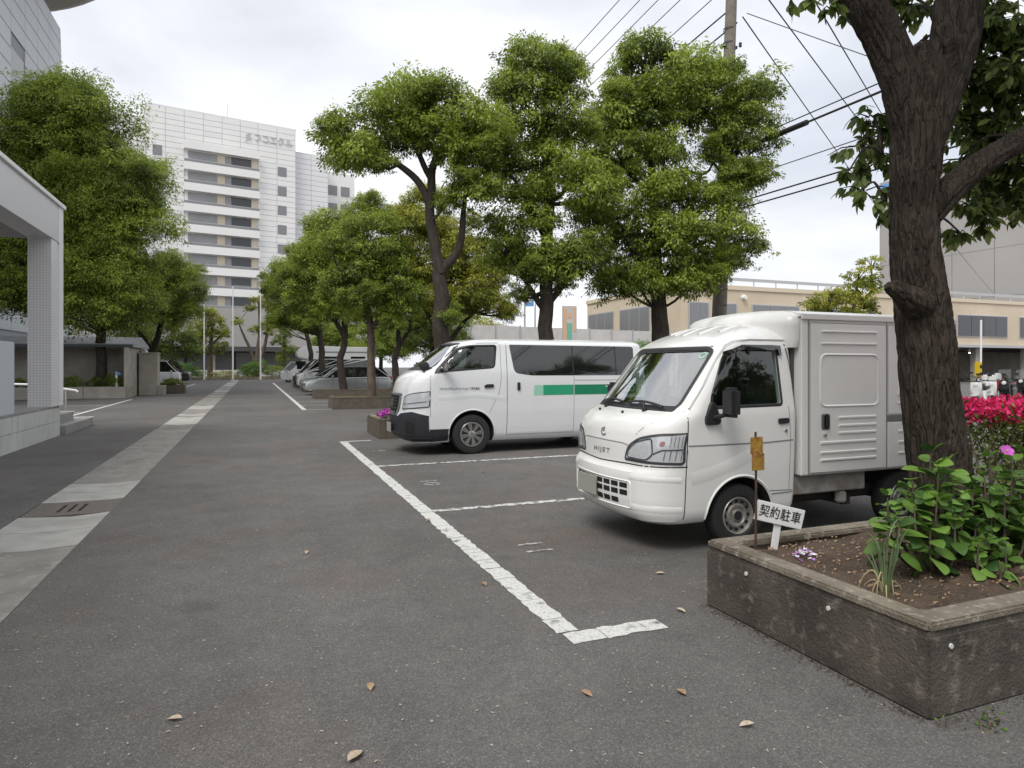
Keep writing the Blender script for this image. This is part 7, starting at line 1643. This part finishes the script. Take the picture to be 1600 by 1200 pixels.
# ------------------------------------------------------------------ litter
def fallen(label, x, y, L_, W_, m, rz, z=.006):
    V, F = leaf_geo(L_, W_, .35, .1); zz = min(v[2] for v in V); o = MB().add([(a, b, c - zz) for a, b, c in V], F).build('fallen_leaf', m, None, smooth=60, fix=False)
    o.location = (x, y, z); o.rotation_euler = (0, 0, rz); tag(o, label, 'leaf', 'fallen leaves on the asphalt')
fallen('torn pale leaf at the bottom centre edge of the asphalt', 0.33, 2.51, 0.093, 0.047, M['dry_pale'], 0.81)
fallen('brown curled leaf below the corner of the white line', 1.4, 2.67, 0.068, 0.036, M['dry'], 5.08)
fallen('tan leaf left of the brown curled one, near the bottom', 0.51, 3.1, 0.068, 0.036, M['dry'], 4.58)
fallen('small pink leaf right of the brown curled leaf', 1.82, 2.46, 0.068, 0.036, M['dry'], 1.53)
fallen('pale leaf on the asphalt near the planter front', 1.94, 2.16, 0.068, 0.036, M['dry_pale'], 2.97)
fallen('thin pale leaf in the lower left asphalt', -0.28, 3.08, 0.068, 0.036, M['dry_pale'], 2.7)
fallen('reddish leaf lying on the long white line', 1.6, 6.2, 0.068, 0.036, M['dry'], 3.91)
fallen('dry leaf beside the white line left edge', 1.47, 4.26, 0.068, 0.036, M['dry'], 4.73)
fallen('red leaf in the empty middle bay', 2.71, 8.84, 0.068, 0.036, M['dry'], 0.56)
fallen('dark leaf next to the red one in the middle bay', 2.96, 8.68, 0.068, 0.036, M['dry'], 0.17)
fallen('pale leaf right of the white corner mark', 2.42, 3.36, 0.068, 0.036, M['dry_pale'], 5.01)
fallen('pink petal right of the worn bay number', 2.75, 3.96, 0.068, 0.036, M['dry_pale'], 2.6)
fallen('tiny white leaf in the middle of the lane', 0.4, 5.5, 0.068, 0.036, M['dry_pale'], 4.57)
fallen('brown leaf against the planter foot', 2.69, 2.24, 0.068, 0.036, M['dry'], 0.01)
# specks and petals strewn over the asphalt, too small to count
r_ = np.random.default_rng(21); n = 2600
px = r_.uniform(-3.5, 6, n); pyy = 1.2 + 16 * r_.random(n) ** 1.6; sz = r_.uniform(.003, .009, n); an = r_.uniform(0, 6.28, n); el_ = r_.uniform(.4, 1, n)
off = np.array([[-1, -.4], [1, -.6], [.8, .6], [-.9, .5]]); V = np.zeros((n, 4, 3))
for k in range(4):
    V[:, k, 0] = px + sz * (off[k, 0] * np.cos(an) - off[k, 1] * el_ * np.sin(an)); V[:, k, 1] = pyy + sz * (off[k, 0] * np.sin(an) + off[k, 1] * el_ * np.cos(an)); V[:, k, 2] = .006
o = new_obj('petal_litter', np_mesh('petal_litter', V.reshape(-1, 3), np.arange(4 * n).reshape(n, 4), M['dry_pale'])); tag(o, 'tiny pale petals and specks scattered over the asphalt', 'litter', kind='stuff')
n = 420; px = r_.uniform(2.85, 4.6, n); pyy = r_.uniform(2.1, 3.2, n); sz = r_.uniform(.004, .014, n); an = r_.uniform(0, 6.28, n); V = np.zeros((n, 4, 3))
for k in range(4):
    V[:, k, 0] = px + sz * (off[k, 0] * np.cos(an) - off[k, 1] * .5 * np.sin(an)); V[:, k, 1] = pyy + sz * (off[k, 0] * np.sin(an) + off[k, 1] * .5 * np.cos(an)); V[:, k, 2] = .415 + .01 * (k % 2)
for i in range(n):
    zz = .41 - .05 + .045 * noise.noise(((px[i] - 2.65) * 2.1 + 2.65, (pyy[i] - 1.91) * 2.1, 3)) + .018 * noise.noise(((px[i] - 2.65) * 9, (pyy[i] - 1.91) * 9, 2.65)) + .03; V[i, :, 2] += zz + .004 - .415
o = new_obj('dry_leaf_litter', np_mesh('dry_leaf_litter', V.reshape(-1, 3), np.arange(4 * n).reshape(n, 4), M['dry'])); tag(o, 'dry leaf bits scattered over the planter soil', 'litter', kind='stuff')
# weeds and grit along the foot of the near planter
hydrangea('small weed growing at the foot of the planter, bottom right', (2.83, 1.80, .0), [(-.03, 0, .035), (.03, .01, .04), (0, -.03, .03), (.06, -.02, .03)], 6, hv2, .36, 31, 'weed')
hydrangea('tiny weed at the planter corner', (2.66, 1.87, .0), [(0, 0, .02), (.02, -.01, .025)], 5, hv2, .28, 32, 'weed')
n = 900; t_ = r_.random(n); side_ = r_.random(n) < .6; d_ = np.abs(r_.normal(size=n)) * .035
px = np.where(side_, 2.645 - d_, 2.65 + t_ * 2.2); pyy = np.where(side_, 1.91 + t_ * 1.46, 1.905 - d_); sz = r_.uniform(.002, .006, n); an = r_.uniform(0, 6.28, n); V = np.zeros((n, 4, 3))
for k in range(4):
    V[:, k, 0] = px + sz * (off[k, 0] * np.cos(an) - off[k, 1] * np.sin(an)); V[:, k, 1] = pyy + sz * (off[k, 0] * np.sin(an) + off[k, 1] * np.cos(an)); V[:, k, 2] = .005 + .003 * (k % 2)
o = new_obj('grit', np_mesh('grit', V.reshape(-1, 3), np.arange(4 * n).reshape(n, 4), M['soil'])); tag(o, 'dark grit gathered along the planter foot', 'grit', kind='stuff')
